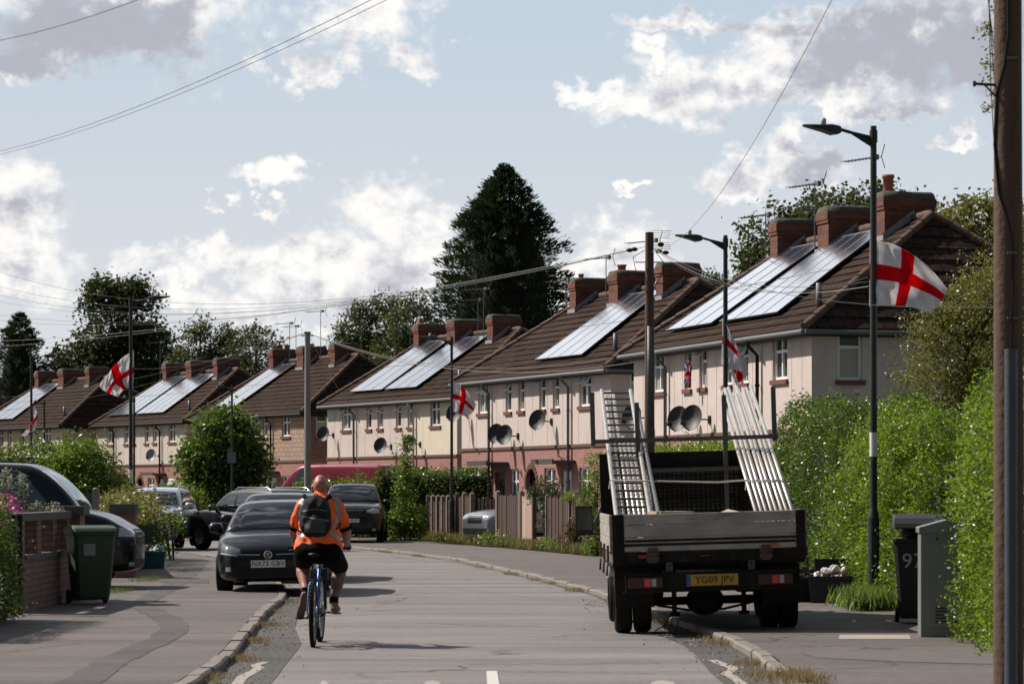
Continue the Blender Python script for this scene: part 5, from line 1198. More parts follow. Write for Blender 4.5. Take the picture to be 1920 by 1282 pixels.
b = MB(); b.box((0, 0, 0), (.5, .02, .22)); o_ = obj('box_lid', b, M_BLACKP, None, .01); o_.location = (4.42, 39.24, .56); o_.rotation_euler = (R(-15), 0, 0); tag(o_, 'black lid propped upright behind the full black box', 'lid')

# ------------------------------------------------------------------ walls and fences
M_WALLB = mat('garden_brick', (.26, .10, .075), .85, var=.3, vs=4, bump=.4, bs=60, brick=dict(c2=(.17, .065, .05), mc=(.16, .13, .11), **BR))
M_WALLG = mat('pink_garden_brick', (.22, .12, .105), .85, var=.3, vs=4, bump=.4, bs=60, brick=dict(c2=(.18, .10, .09), mc=(.09, .06, .05), **BR))
M_COPE = mat('grey_coping', (.10, .098, .09), .9, var=.35, vs=6, bump=.5)
t = thing('garden_wall', 'low brick garden wall with open panels and grey coping at the left', 'garden wall', (-6.25, 35.6, KERB))
b = MB(); b.bb(-.11, .11, 0, 3.9, 0, .66); 
for y in (0.1, 1.35, 2.6, 3.8): b.bb(-.11, .11, y - .16, y + .16, .66, 1.15)
obj('brickwork', b, M_WALLG, t)
b = MB(); b.bb(-.14, .14, -.05, 3.95, 1.15, 1.25)
obj('coping', b, M_COPE, t); b = MB(); b.bb(-.13, .13, .26, 3.65, .66, .72); obj('grey_sill', b, M_COPE, t)
b = MB(); b.bb(-.20, .24, 3.98, 4.42, 0, 1.20); p_ = obj('end_pillar', b, M_WALLB, t); b = MB(); b.bb(-.26, .30, 3.92, 4.48, 1.20, 1.32); obj('pillar_cap', b, M_COPE, p_)
t = thing('gate_post', 'pair of black metal gate posts at the near end of the brick wall', 'gate posts', (-6.14, 35.2, KERB)); b = MB(); b.bb(-.06, .0, -.06, .0, 0, 1.22); b.bb(.03, .085, -.05, .02, 0, 1.22); b.bb(-.08, .10, -.08, .03, 1.22, 1.235); obj('post', b, M_BLACKP, t, .004)
t = thing('brick_pillar', 'square brick gate pillar with grey cap beyond the black van', 'pillar', (-6.85, 50.2, KERB)); b = MB(); b.bb(-.20, .20, -.2, .2, 0, 1.14); obj('brickwork', b, M_WALLB, t); b = MB(); b.bb(-.23, .23, -.23, .23, 1.14, 1.30); obj('pillar_cap', b, M_COPE, t)
t = thing('garden_wall', 'brick wall under the ivy running from the gate pillar to the far green bin', 'garden wall', (-6.95, 50.5, KERB), 0); b = MB(); b.beam((0, 0, .5), (-1.7, 11.5, .5), .2, 1.0); obj('brickwork', b, M_WALLB, t)
t = thing('panel_fence', 'short dark grey fence panel with a pale concrete post behind the black van', 'fence', (-7.95, 52.0, KERB)); b = MB(); b.bb(-.6, .28, -.02, .02, .1, 1.50); obj('panel', b, mat('grey_panel', (.07, .075, .08), .6), t); b = MB(); b.bb(.28, .40, -.06, .06, 0, 1.56); b.ell((.34, 0, 1.56), (.06, .06, .03), 10, 5); obj('post', b, M_CONC, t)
M_FEN = mat('weathered_fence', (.12, .09, .07), .9, var=.35, vs=4, bump=.4, bs=20, stretch=(8, 8, .8), dirt=(.07, .055, .045), dirts=3, dirta=.7)
M_FENB = mat('brown_fence', (.075, .045, .035), .9, var=.35, vs=4, bump=.4, bs=20, stretch=(8, 8, .8), dirt=(.05, .03, .025), dirts=3, dirta=.6)
M_FENP = mat('pale_fence', (.45, .33, .26), .85, var=.2, vs=4, stretch=(8, 8, .8))
M_PST = mat('fence_post', (.15, .115, .09), .95, var=.3, vs=6, bump=.4)
def FL(s): a = Vector((1.95, 71.5)); b_ = Vector((-3.96, 98.0)); return a.lerp(b_, s)   # back edge of the right pavement
def fence(label, a, b_, h, m, kind='picket', gap=.03, w_=.10, posts=3, ph=None, pw=.12, z0=KERB):
    a, b_ = Vector(a), Vector(b_); L_ = (b_ - a).length; rz = math.atan2(b_.y - a.y, b_.x - a.x)
    t = thing('garden_fence', label, 'fence', (a.x, a.y, z0), rz, None)
    for k in range(posts):
        x = L_ * k / (posts - 1); b = MB(); b.bb(x - pw / 2, x + pw / 2, -.05, .07, 0, (ph or h + .06)); b.rings([[(x - pw / 2, -.05, ph or h + .06), (x + pw / 2, -.05, ph or h + .06), (x + pw / 2, .07, ph or h + .06), (x - pw / 2, .07, ph or h + .06)], [(x - .01, -.0, (ph or h + .06) + .05), (x + .01, -.0, (ph or h + .06) + .05), (x + .01, .02, (ph or h + .06) + .05), (x - .01, .02, (ph or h + .06) + .05)]], True, 0, False, True); obj('post', b, M_PST, t)
    for z in (h * .28, h * .78): b = MB(); b.bb(0, L_, .03, .07, z - .035, z + .035); obj('rail', b, m, t)
    b = MB(); x = pw / 2 + .02
    while x < L_ - pw / 2 - w_:
        hh = h + random.uniform(-.05, .03); dx = random.uniform(-.006, .006)
        if kind == 'picket': b.rings([[(x + dx, 0, .05), (x + dx, 0, hh - .06), (x + dx + w_ / 2, 0, hh), (x + dx + w_, 0, hh - .06), (x + dx + w_, 0, .05)], [(x + dx, .022, .05), (x + dx, .022, hh - .06), (x + dx + w_ / 2, .022, hh), (x + dx + w_, .022, hh - .06), (x + dx + w_, .022, .05)]], True, 0, False, True)
        else: b.bb(x + dx, x + dx + w_, random.uniform(-.02, .0), .022, .04, hh)
        x += w_ + gap
    obj('picket_panel' if kind == 'picket' else 'board_panel', b, m, t); return t
def FP(s): p = FL(s); return (p.x, p.y)
fence('weathered grey picket fence beside the leafy creeper, left of the thick posts', FP(.97), FP(.86), 1.15, M_FEN, gap=.05, posts=3)
fence('fence of thick leaning posts and wide boards just left of the flagged lamp', FP(.855), FP(.64), 1.22, M_FENB, 'board', gap=.10, w_=.13, posts=8, pw=.2, ph=1.36)
fence('short board fence ending in a dark post, right of the flagged lamp', FP(.62), FP(.535), 1.38, M_FENB, 'board', gap=.02, w_=.12, posts=3, pw=.18, ph=1.45)
fence('picket fence across the drive behind the silver saloon', (-1.3, 91), (3.0, 88.0), 1.35, M_FENB, gap=.05, posts=4)
fence('brown board fence with a dark gatepost to the right of the silver saloon', FP(.40), FP(.29), 1.42, M_FENB, 'board', gap=.035, w_=.12, posts=2, pw=.22, ph=1.5)
fence('pale new timber panel between the brown boards and the shrubs', FP(.285), FP(.23), 1.38, M_FENP, 'board', gap=.03, w_=.10, posts=2, pw=.12, ph=1.5)
fence('brown board fence topped with moss beside the truck mirror', FP(.17), FP(-.02), 1.38, M_FENB, 'board', gap=.035, w_=.12, posts=3, pw=.10, ph=1.40)

# ------------------------------------------------------------------ vegetation
LP = leafmat('privet_leaf', (.078, .128, .014), (.34, .50, .032), var=.85, tr=.42, rough=.36, vs=1.2, spec=.6)
LPD = leafmat('hedge_leaf_dark', (.050, .088, .013), (.20, .31, .025), var=.6, tr=.36, rough=.38, vs=1.2, spec=.6)
LTR = leafmat('shrub_leaf_olive', (.105, .115, .028), (.36, .36, .07), var=.6, tr=.32, rough=.4, vs=1.0)
LBR = leafmat('bright_leaf', (.075, .125, .018), (.28, .40, .04), var=.55, tr=.42, rough=.38, vs=1.0)
LDK = leafmat('tree_leaf_dark', (.030, .045, .012), (.10, .13, .03), var=.6, tr=.3, rough=.5, vs=.35)
LMD = leafmat('tree_leaf_mid', (.040, .058, .018), (.14, .17, .04), var=.55, tr=.32, rough=.5, vs=.35)
LCN = leafmat('conifer_leaf', (.018, .036, .013), (.04, .07, .02), var=.7, tr=.2, rough=.6, vs=.5, col2=(.034, .066, .020))
LGR = leafmat('grass_blade', (.09, .12, .03), (.25, .30, .07), var=.55, tr=.35, rough=.6)
LDRY = leafmat('dry_grass', (.26, .19, .09), (.4, .3, .14), var=.4, tr=.3, rough=.8)
LPK = leafmat('pink_flower', (.45, .06, .26), (.6, .1, .35), var=.35, tr=.3, rough=.6)
LSG = leafmat('silver_leaf', (.30, .33, .24), (.4, .42, .3), var=.3, tr=.3, rough=.7)
LRW = leafmat('reddish_leaf', (.10, .06, .03), (.25, .14, .05), var=.5, tr=.3, rough=.5)
CORE = mat('foliage_shade', (.008, .010, .005), .95, var=.5, vs=4)  # near-black colour stands for the shade inside hedges and conifers
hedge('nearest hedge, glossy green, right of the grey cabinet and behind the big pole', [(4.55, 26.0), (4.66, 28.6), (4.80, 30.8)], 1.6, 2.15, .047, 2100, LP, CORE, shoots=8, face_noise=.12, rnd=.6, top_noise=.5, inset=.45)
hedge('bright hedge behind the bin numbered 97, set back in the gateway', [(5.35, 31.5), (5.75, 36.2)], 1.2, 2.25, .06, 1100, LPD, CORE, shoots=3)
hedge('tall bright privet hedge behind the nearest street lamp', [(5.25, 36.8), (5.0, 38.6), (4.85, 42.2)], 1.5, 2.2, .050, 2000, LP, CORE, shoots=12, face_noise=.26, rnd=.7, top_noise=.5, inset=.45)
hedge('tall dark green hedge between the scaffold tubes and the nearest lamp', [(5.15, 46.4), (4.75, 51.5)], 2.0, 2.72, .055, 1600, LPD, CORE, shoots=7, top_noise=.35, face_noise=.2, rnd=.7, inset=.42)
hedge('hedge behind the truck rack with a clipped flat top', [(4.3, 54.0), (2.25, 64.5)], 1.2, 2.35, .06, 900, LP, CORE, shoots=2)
bush('upright bright green bush on the pavement edge left of the truck', (2.0, 67.0, KERB), [(0, 0, 1.3, .38, .4, 1.3), (.1, 0, .4, .4, .4, .5)], .07, 260, 22, .09, LBR)
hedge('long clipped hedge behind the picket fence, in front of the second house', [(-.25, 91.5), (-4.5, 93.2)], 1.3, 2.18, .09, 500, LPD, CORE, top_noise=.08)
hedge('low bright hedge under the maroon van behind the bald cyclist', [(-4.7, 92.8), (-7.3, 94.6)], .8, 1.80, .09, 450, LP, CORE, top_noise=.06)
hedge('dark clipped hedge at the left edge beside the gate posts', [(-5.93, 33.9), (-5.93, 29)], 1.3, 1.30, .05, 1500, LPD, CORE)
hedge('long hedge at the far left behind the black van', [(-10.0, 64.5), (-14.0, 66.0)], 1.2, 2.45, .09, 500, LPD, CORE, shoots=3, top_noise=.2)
bush('large loose yellow-green bush behind the black van', (-9.75, 64.0, KERB), [(-.1, 0, 1.5, .95, .8, 1.2), (.5, .2, 1.3, .7, .7, 1.0), (-.6, 0, 1.2, .6, .6, 1.0), (.1, 0, 2.2, .45, .45, .55)], .085, 700, 26, .13, LBR)
bush('ivy and brambles spilling over the wall above the far green bin', (-7.6, 56.5, .95), [(-.45, 2.5, .25, .5, 2.0, .32), (.3, -1, .2, .35, 1.6, .30), (-.7, 5.6, .25, .5, 1.2, .35)], .085, 420, 22, .12, LTR)
bush('trailing ivy stems hanging down beside the far green bin', (-7.45, 62.6, .05), [(-.15, -.2, .55, .22, .2, .5), (0, -.1, .9, .25, .3, .3)], .08, 60, 12, .09, LBR)
tree('round_tree', 'round bright green tree on the bend, left of centre', (-10.95, 107.5, KERB), [(0, 0, 3.3, 1.35, 1.2, 1.25), (-.6, 0, 2.4, 1.1, 1.1, 1.0), (.65, 0, 2.4, 1.0, 1.0, 1.1), (0, -.2, 1.3, 1.35, 1.1, 1.0), (.3, 0, 3.9, .6, .6, .6)], .16, 520, 30, .20, leafmat('round_tree_leaf', (.045, .085, .014), (.20, .32, .03), var=.6, tr=.35, rough=.4), M_BARK, .12, asp=.75)
bush('tall bright grassy shrub left of the round tree', (-10.9, 92.0, KERB), [(0, 0, .9, .75, .5, .95), (.5, .3, .8, .5, .5, .8)], .12, 260, 26, .14, LBR, asp=.3)
bush('dark bush at the foot of the round tree', (-9.0, 104.0, KERB), [(0, 0, .8, 1.1, .6, .85), (1.1, .3, .7, .9, .6, .8)], .12, 260, 26, .16, LDK)
bush('tall leafy creeper at the end of the long hedge, behind the black four-wheel drive', (-3.35, 88.6, KERB), [(0, 0, 1.2, .3, .3, 1.1), (.02, 0, 2.3, .22, .22, .55), (.05, 0, 2.95, .16, .16, .3), (-.25, 0, .5, .4, .3, .5), (.4, -.2, .6, .35, .3, .55)], .10, 240, 18, .11, LBR)
bush('dark narrow conifer shrub between the pale panel and the mossy fence', (1.0, 76.9, KERB), [(0, 0, .9, .25, .3, .9), (.3, -.8, .7, .3, .4, .7), (.15, .4, 1.35, .3, .3, .55), (-.2, .8, 1.5, .35, .3, .4), (.3, 0, .4, .2, .2, .4)], .08, 220, 20, .09, LDK)
bush('reddish shrub with white flowers in front of the mossy fence', (1.55, 72.6, KERB), [(0, 0, .35, .35, .25, .35), (.1, .1, .65, .2, .2, .25)], .06, 90, 16, .07, LRW)
bush('small yellow-green plant at the foot of the dark gatepost', (-.5, 80.5, KERB), [(0, 0, .18, .5, .25, .2)], .07, 60, 14, .08, LBR)
bush('moss and ivy growing over the top of the brown board fence', (1.5, 74.3, 1.35), [(0, 0, .06, .12, 1.2, .10)], .06, 120, 16, .06, LBR)
bush('rose bush behind the low bright hedge', (-4.95, 92.2, KERB), [(0, 0, 1.5, .3, .3, .6)], .08, 60, 16, .1, LTR)
for k, (s, w_) in enumerate(((.12, .3), (.33, .3), (.62, .35))):
    p = FL(s); bush(['low weeds beside the pavement below the mossy fence', 'low green weeds below the brown board fence', 'yellowish weeds around the foot of the flagged lamp'][k], (p.x - .25, p.y - .2, KERB), [(0, 0, .1, w_, .9, .16)], .06, 60, 14, .07, [LBR, LTR, LTR][k], 'weeds')
# roadside olive tree on the right and trees behind the roofs
tree('garden_tree', 'large loose olive green garden tree overhanging the hedges at the right', (7.6, 47.5, 0), [(.5, 0, 4.3, 1.2, 1.2, 1.0), (-.35, 0, 3.6, .8, .9, .7), (.9, 0, 5.0, 1.1, 1.0, .8), (1.6, 0, 3.7, 1.2, 1.2, 1.1), (.3, -.2, 3.0, 1.0, 1.0, .6), (1.1, 0, 5.9, .6, .6, .45), (-.5, 0, 4.4, .55, .6, .4)], .06, 1250, 34, .13, LTR, M_BARK, .14, asp=.5, shell=.25)
bush('thin climbing shoots up the near telegraph pole', (3.92, 22.4, 0), [(-.17, 0, 5.45, .06, .06, .35), (-.15, 0, 4.8, .05, .05, .3), (.02, .2, 2.6, .05, .05, .2)], .035, 40, 12, .03, LTR, 'climber')
tree('background_tree', 'broad green tree behind the chimneys of the nearest house', (10.8, 96, 0), [(-1.6, 0, 9.6, 1.4, 1.5, 1.6), (0, 0, 10.4, 1.7, 1.5, 1.4), (1.8, 0, 10.6, 1.6, 1.5, 1.3), (3.2, 0, 10.0, 1.2, 1.5, 1.2), (-2.3, 0, 8.6, .8, 1.2, 1.4)], .17, 560, 30, .22, LMD, M_BARK, .25, 'trees behind the roofs')
tree('background_tree', 'green tree right of the tall red chimney pot, beside the near pole', (14.6, 92, 0), [(-.6, 0, 9.6, 1.1, 1.3, 1.1), (.6, 0, 10.0, 1.2, 1.3, 1.2), (1.6, 0, 9.2, 1.2, 1.3, 1.5)], .16, 420, 28, .2, LTR, M_BARK, .22, 'trees behind the roofs')
tree('background_tree', 'small far tree top just right of the second lamp', (10.3, 150, 0), [(0, 0, 12.0, 1.3, 1.2, 1.1), (-1, 0, 11.5, .9, 1, 1.0)], .2, 160, 26, .28, LMD, M_BARK, .25, 'trees behind the roofs')
tree('background_tree', 'big dark round-headed tree at the left behind the flag', (-25.6, 185, 0), [(0, 0, 12.6, 2.5, 2.2, 2.6), (-2.1, 0, 9.6, 2.2, 2.0, 2.2), (1.8, 0, 9.8, 2.4, 2.0, 2.6), (0, 0, 8.0, 3.6, 2.5, 2.4), (-.8, 0, 14.6, 1.2, 1.2, .9), (1.2, 0, 14.4, 1.0, 1.0, .9)], .27, 900, 34, .34, LDK, M_BARK, .35, 'trees behind the roofs', shell=.4)
for k, (px, py, Y, w_, lab) in enumerate(((375, 655, 178, 1.5, 'small round tree right of the big dark tree'), (425, 660, 178, 1.3, 'second small tree behind the fourth and fifth roofs'), (480, 668, 175, 1.6, 'third small tree left of the three pot chimney'), (672, 622, 165, 1.3, 'slim tree right of the many aerials'), (722, 612, 165, 1.6, 'taller slim tree left of the conifer'), (775, 610, 160, 1.5, 'dark leafy tree touching the conifer on its left'))):
    p = at(px, py, Y); tree('background_tree', lab + ', behind the roofs', (p.x, Y, 0), [(0, 0, p.z, w_, w_, w_ * 1.0), (-w_ * .5, 0, p.z - 1.6, w_, w_, 1.5), (w_ * .5, 0, p.z - 1.4, w_, w_, 1.4), (0, 0, p.z + w_ * .8, w_ * .5, .6, w_ * .55), (0, 0, p.z - 3.4, w_ * 1.3, w_, 1.6)], .2, 330, 26, .26, LMD, M_BARK, .2, 'trees behind the roofs')
def conifer(label, base, H_, Rmax, zb, nb, m, prof, leaf=.22, up=.35, droop=-.1, per=42, name='conifer'):
    t = thing(name, label, 'conifer', base, 0, 'trees behind the roofs')
    b = MB(); b.tube([(0, 0, 0), (0, 0, H_ * .97)], [H_ * .022, .03], 10); obj('trunk', b, M_BARK, t, recalc=False)
    P = []; D = []
    for k in range(nb):
        f = random.random() ** .75; z = zb + (H_ - zb) * f; a = random.uniform(0, 2 * math.pi); rr = prof(f) * Rmax * random.choice((.75, .85, .92, 1.0, 1.0, 1.12)) * random.uniform(.93, 1.07) + .12
        o_ = Vector((math.cos(a), math.sin(a), 0)); n = max(8, int(per * (.4 + rr / Rmax)))
        for i in range(n):
            s = random.uniform(.25, 1) ** .7; q = o_ * rr * s + Vector((0, 0, z + droop * s * rr + up * rr * s * s)); w_ = .30 * (1.08 - s) * min(1.6, rr) + .04
            q += Vector((random.gauss(0, w_), random.gauss(0, w_), random.gauss(0, w_ * .8))); P.append(q)
            D.append(o_ + Vector((random.gauss(0, .35), random.gauss(0, .35), .25 + up * s * 1.4 + random.gauss(0, .25))))
    leafmesh('crown', [tuple(p) for p in P], leaf, m, t, D=np.array([tuple(d) for d in D]), asp=.22)
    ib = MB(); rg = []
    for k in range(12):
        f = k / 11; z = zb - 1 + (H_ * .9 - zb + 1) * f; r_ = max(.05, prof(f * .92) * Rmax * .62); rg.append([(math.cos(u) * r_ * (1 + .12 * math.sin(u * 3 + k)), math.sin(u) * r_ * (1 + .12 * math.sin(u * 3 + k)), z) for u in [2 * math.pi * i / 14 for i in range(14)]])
    ib.rings(rg, True, 0, True, True); obj('inner_dark_core', ib, CORE, t, recalc=False); return t  # solid core, the shade between boughs put into its colour
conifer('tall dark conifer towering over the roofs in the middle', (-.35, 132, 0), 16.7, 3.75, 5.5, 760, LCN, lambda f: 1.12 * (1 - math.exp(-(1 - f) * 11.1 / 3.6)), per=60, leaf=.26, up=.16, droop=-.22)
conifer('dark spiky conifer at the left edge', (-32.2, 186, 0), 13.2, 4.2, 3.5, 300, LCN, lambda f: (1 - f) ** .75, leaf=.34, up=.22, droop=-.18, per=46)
# far tower
t = thing('tower', 'slim pale grey tower far off on the skyline with a mast on top', 'tower', (0, 0, 0)); p = at(1395, 500, 900); t.location = (p.x, 900, 0)
b = MB(); b.bb(-1.15, 1.15, -1.15, 1.15, 0, 76.5); b.bb(-.9, .9, -.9, .9, 76.5, 77.6); obj('shaft', b, mat('far_concrete', (.30, .33, .38), .8), t); b = MB(); b.cyl((0, 0, 77.5), (0, 0, 81), .12, .05); obj('mast', b, M_GREYP, t)
# plants by the wall at the left
bush('bright pink flower spikes growing over the brick wall at the left', (-6.6, 37.2, .9), [(-.1, 0, .42, .30, .5, .22), (.10, -.4, .28, .18, .4, .18), (.35, 0, .15, .06, .15, .12)], .035, 260, 16, .04, LPK, 'flowers')
bush('silvery green spiky plants standing behind the brick wall coping', (-6.7, 39.0, 1.0), [(-.42, 0, .55, .07, .1, .35), (-.28, .1, .62, .06, .1, .38), (-.18, 0, .50, .06, .1, .32), (-.05, .1, .45, .06, .1, .36), (.15, .2, .30, .10, .1, .16), (.35, .3, .28, .10, .1, .16), (-.6, 0, .45, .06, .1, .3)], .045, 210, 18, .035, LSG, 'plants')
bush('dry straw-coloured weeds between the brick wall and the green bin', (-6.05, 40.2, KERB), [(0, 0, .22, .12, .25, .28), (0, -.1, .5, .08, .2, .2)], .07, 40, 16, .05, LDRY, 'weeds')
# grass and weeds that nobody could count
def along(a0, a1, n, w_=.12, side=1):
    out = []
    for _ in range(n):
        s = random.random(); i = s * (len(a0) - 1); j = int(i); u = i - j; out.append((a0[j][0] + (a0[min(j + 1, len(a0) - 1)][0] - a0[j][0]) * u + random.gauss(0, w_), a0[j][1] + (a0[min(j + 1, len(a0) - 1)][1] - a0[j][1]) * u, 0))
    return out
fpts = [(FL(s).x - .15 + random.uniform(-.15, .3), FL(s).y, KERB) for s in rng.uniform(-.02, 1.0, 500)]
stuff(tufts(fpts, 9000, .22, LGR, 'verge_grass', .14), 'uncut grass and weeds along the foot of the right fences', 'grass')
stuff(tufts(fpts, 4000, .26, LDRY, 'dry_grass', .16), 'dry straw grass mixed in along the right fences', 'dry grass')
kp = [(p[0] + .05 + random.gauss(0, .05), p[1] + random.uniform(-.3, .3), 0) for p in [KLd[int(i)] for i in rng.integers(4, 30, 60)] for _ in (0,) if math.sin(p[1] * 1.9) > .35]
stuff(tufts(kp, 1800, .07, LDRY, 'gutter_weeds', .07), 'dry weeds and debris growing in the left gutter', 'weeds')
kp = [(p[0] - .08 + random.gauss(0, .05), p[1] + random.uniform(-.3, .3), 0) for p in [KRd[int(i)] for i in rng.integers(6, 50, 110)] for _ in (0,) if math.sin(p[1] * 1.3) > .1]
stuff(tufts(kp, 3600, .07, LDRY, 'gutter_weeds', .08), 'dry weeds and debris along the right kerb', 'weeds')
q = [tuple(gr(px, py, KERB)) for px, py in ((1495, 1275), (1500, 1282), (1480, 1270), (1515, 1280))]
stuff(tufts(q, 700, .10, LDRY, 'dry_tuft', .10), 'dry grass tuft on the kerb at the bottom right', 'grass')
q = [(4.75 + random.uniform(-.35, .3), 37.2 + random.uniform(-.9, .9), KERB) for _ in range(60)]
stuff(tufts(q, 3500, .28, leafmat('lamp_grass', (.10, .16, .03), (.3, .42, .06), var=.5, tr=.4), 'lamp_grass', .08), 'fresh tall grass round the foot of the nearest lamp', 'grass')
q = [(-6.2 + random.uniform(-.15, .15), 49 + random.uniform(-1.6, 1), KERB) for _ in range(30)] + [(-5.95, 43 + random.uniform(-.8, .8), KERB) for _ in range(20)]
stuff(tufts(q, 900, .08, LGR, 'wall_grass', .1), 'grass tufts at the drive edge on the left pavement', 'grass')
lv = np.stack([rng.uniform(1.0, 2.2, 240), rng.uniform(22, 40, 240), np.full(240, .012)], 1); lv[:, 0] = 2.05 - rng.exponential(.18, 240)
lv2 = lv[:160].copy(); lv2[:, 0] = -2.75 + rng.exponential(.16, 160) - np.clip((lv2[:, 1] - 30) * .05, 0, .5)
stuff(leafmesh('fallen_leaves', np.vstack([lv, lv2]), .03, LDRY, None, D=np.stack([rng.normal(size=400), rng.normal(size=400), np.zeros(400)], 1)), 'fallen leaves and litter scattered along both gutters', 'leaves')
# unseen trees added behind the viewer to darken the reflections in the cars
for x_, y_, s_ in ((-10, -18, 1), (9, -22, 1.1), (-2, -60, 1.6), (14, 6, .8)):
    tree('reflection_tree', 'broad unseen tree added behind the viewpoint to darken reflections', (x_, y_, 0), [(0, 0, 4.5 * s_, 3.4 * s_, 2.6, 2.6 * s_), (0, 0, 2.2 * s_, 3.0 * s_, 2.4, 2.0 * s_)], .5, 160, 16, .5, LMD, M_BARK, .25, 'trees behind the viewpoint', limbs=False)

# ------------------------------------------------------------------ cyclist
BX, BY = -2.04, 29.7
bk = thing('bicycle', 'blue mountain bike ridden away from the camera along the left of the road', 'bicycle', (BX, BY, 0))
M_BLUE = paint('bike_blue', (.02, .065, .22), .4, .3)
for y in (-.52, .54):
    b = MB(); prof = []
    b.lathe([(.300, -.014), (.318, -.024), (.338, -.020), (.345, 0), (.338, .020), (.318, .024), (.300, .014)], (0, 0, 0), 40, 0, 'x')
    for k in range(44):
        a = 2 * math.pi * k / 44
        for s in (-.014, .014): b.box((s, math.cos(a) * .344, math.sin(a) * .344), (.012, .014, .014), 0, (a, 0, 0))
    w_ = obj('wheel', b, M_TYRE, bk, recalc=False); w_.location = (0, y, .345)
    if y > 0: w_.rotation_euler = (0, 0, R(-2))
    b = MB(); b.lathe([(.285, -.012), (.302, -.013), (.302, .013), (.285, .012), (.285, -.012)], (0, 0, 0), 36, 0, 'x'); b.cyl((-.035, 0, 0), (.035, 0, 0), .02)
    for k in range(28):
        a = 2 * math.pi * k / 28; b.tube([(.022 * (-1) ** k, 0, 0), (0, math.cos(a) * .286, math.sin(a) * .286)], .0018, 4)
    obj('rim', b, M_ALLOY, w_, recalc=False)
    b = MB(); b.lathe([(.06, .038), (.085, .038), (.085, .041), (.06, .041)], (0, 0, 0), 24, 0, 'x'); obj('brake_disc', b, M_ALLOY, w_, recalc=False)
bbk = Vector((0, -.06, .31)); hd = Vector((0, .36, .90)); hb_ = Vector((0, .40, .78)); st = Vector((0, -.24, .80))
b = MB(); b.tube([bbk, st], .017, 10); b.tube([hb_, bbk], .021, 10); b.tube([st - Vector((0, -.01, .05)), hd - Vector((0, 0, .03))], .018, 10); b.tube([hb_, hd], .021, 10)
for s in (-1, 1): b.tube([st - Vector((0, 0, .06)), (s * .055, -.36, .62), (s * .062, -.52, .345)], .009, 8); b.tube([bbk, (s * .05, -.25, .32), (s * .062, -.52, .345)], .010, 8)
obj('frame', b, M_BLUE, bk, recalc=False)
b = MB(); b.tube([hb_, hb_ + Vector((0, .01, -.02))], .03, 10)
for s in (-1, 1): b.tube([hb_ + Vector((s * .055, .0, 0)), (s * .058, .54, .345)], .016, 8)
obj('fork', b, M_BLACKP, bk, recalc=False)
b = MB(); b.tube([hd, (0, .38, 1.0)], .016, 8); b.tube([(-.33, .33, 1.0), (-.15, .385, 1.01), (.15, .385, 1.01), (.33, .33, 1.0)], .013, 8)
for s in (-1, 1): b.tube([(s * .22, .36, 1.005), (s * .34, .325, 1.0)], .018, 8); b.tube([(s * .25, .38, .99), (s * .32, .42, .97)], .006, 5)
obj('handlebar', b, M_BLACKP, bk, recalc=False)
b = MB(); b.tube([st, st + Vector((0, -.045, .12))], .014, 8); obj('seat_post', b, M_CHROME, bk, recalc=False)
b = MB(); b.ell((0, -.36, .945), (.075, .09, .028)); b.ell((0, -.24, .945), (.03, .13, .022)); remeshed('saddle', b, M_BLACKP, bk, .008, 2)
b = MB(); b.lathe([(.03, .045), (.085, .045), (.085, .052), (.03, .052)], bbk, 24, 0, 'x'); b.cyl(bbk - Vector((.06, 0, 0)), bbk + Vector((.07, 0, 0)), .018)
PLp, PRp = Vector((-.155, -.222, .262)), Vector((.155, .102, .358)); PLp = Vector((-.155, -.23, .285)); PRp = Vector((.155, .11, .33))
b.beam((-.075, bbk.y, bbk.z), (-.085, PLp.y, PLp.z), .014, .03); b.beam((.075, bbk.y, bbk.z), (.085, PRp.y, PRp.z), .014, .03)
cr = obj('crankset', b, M_BLACKP, bk, recalc=False)
for p in (PLp, PRp):
    b = MB(); b.box(p, (.095, .09, .018)); b.cyl(p - Vector((p.x * .45, 0, 0)), p, .007); obj('pedal', b, M_BLACKP, cr, .003)
b = MB(); b.tube([bbk + Vector((.05, .08, .06)), (.05, -.50, .40)], .004, 5); b.tube([bbk + Vector((.05, .06, -.08)), (.05, -.5, .24)], .004, 5); b.lathe([(.02, .03), (.055, .032), (.045, .045), (.02, .05)], (0, -.52, .345), 18, 0, 'x'); b.box((.055, -.52, .25), (.02, .03, .10)); obj('drivetrain', b, M_STEEL, bk, recalc=False)
b = MB(); b.ell((.0, -.30, .86), (.02, .012, .025)); obj('rear_reflector', b, M_LAMP, bk, recalc=False)

M_SKIN = mat('skin', (.36, .165, .118), .5, var=.22, vs=14, dirt=(.24, .10, .08), dirts=6, dirta=.6, bump=.1, bs=80)
M_TAT = mat('tattooed_skin', (.22, .12, .095), .5, var=.6, vs=16, dirt=(.05, .045, .05), dirts=14, dirta=.8)
M_SHIRT = mat('orange_shirt', (.95, .14, .015), .75, var=.08, vs=6, bump=.35, bs=9)
M_SHORT = mat('black_shorts', (.004, .004, .0045), .95, spec=.08, var=.3, vs=10, bump=.4, bs=12)
M_STRIPE = mat('grey_reflective_band', (.24, .235, .23), .4, var=.15, vs=30, spec=.8)
M_BOOT = mat('tan_boot', (.27, .18, .115), .85, var=.35, vs=12, bump=.4, bs=40)
M_SOLE = mat('dark_sole', (.15, .11, .085), .9, var=.4, vs=20)
P_ = thing('person', 'shaven-headed man in an orange high visibility shirt and black shorts cycling away', 'person', (BX + .03, BY, 0))
hipL, hipR = (-.12, -.24, .96), (.12, -.24, .96)
knL, knR = (-.185, .12, .84), (.205, .21, .80); anL, anR = (-.125, -.22, .55), (.145, .07, .44)
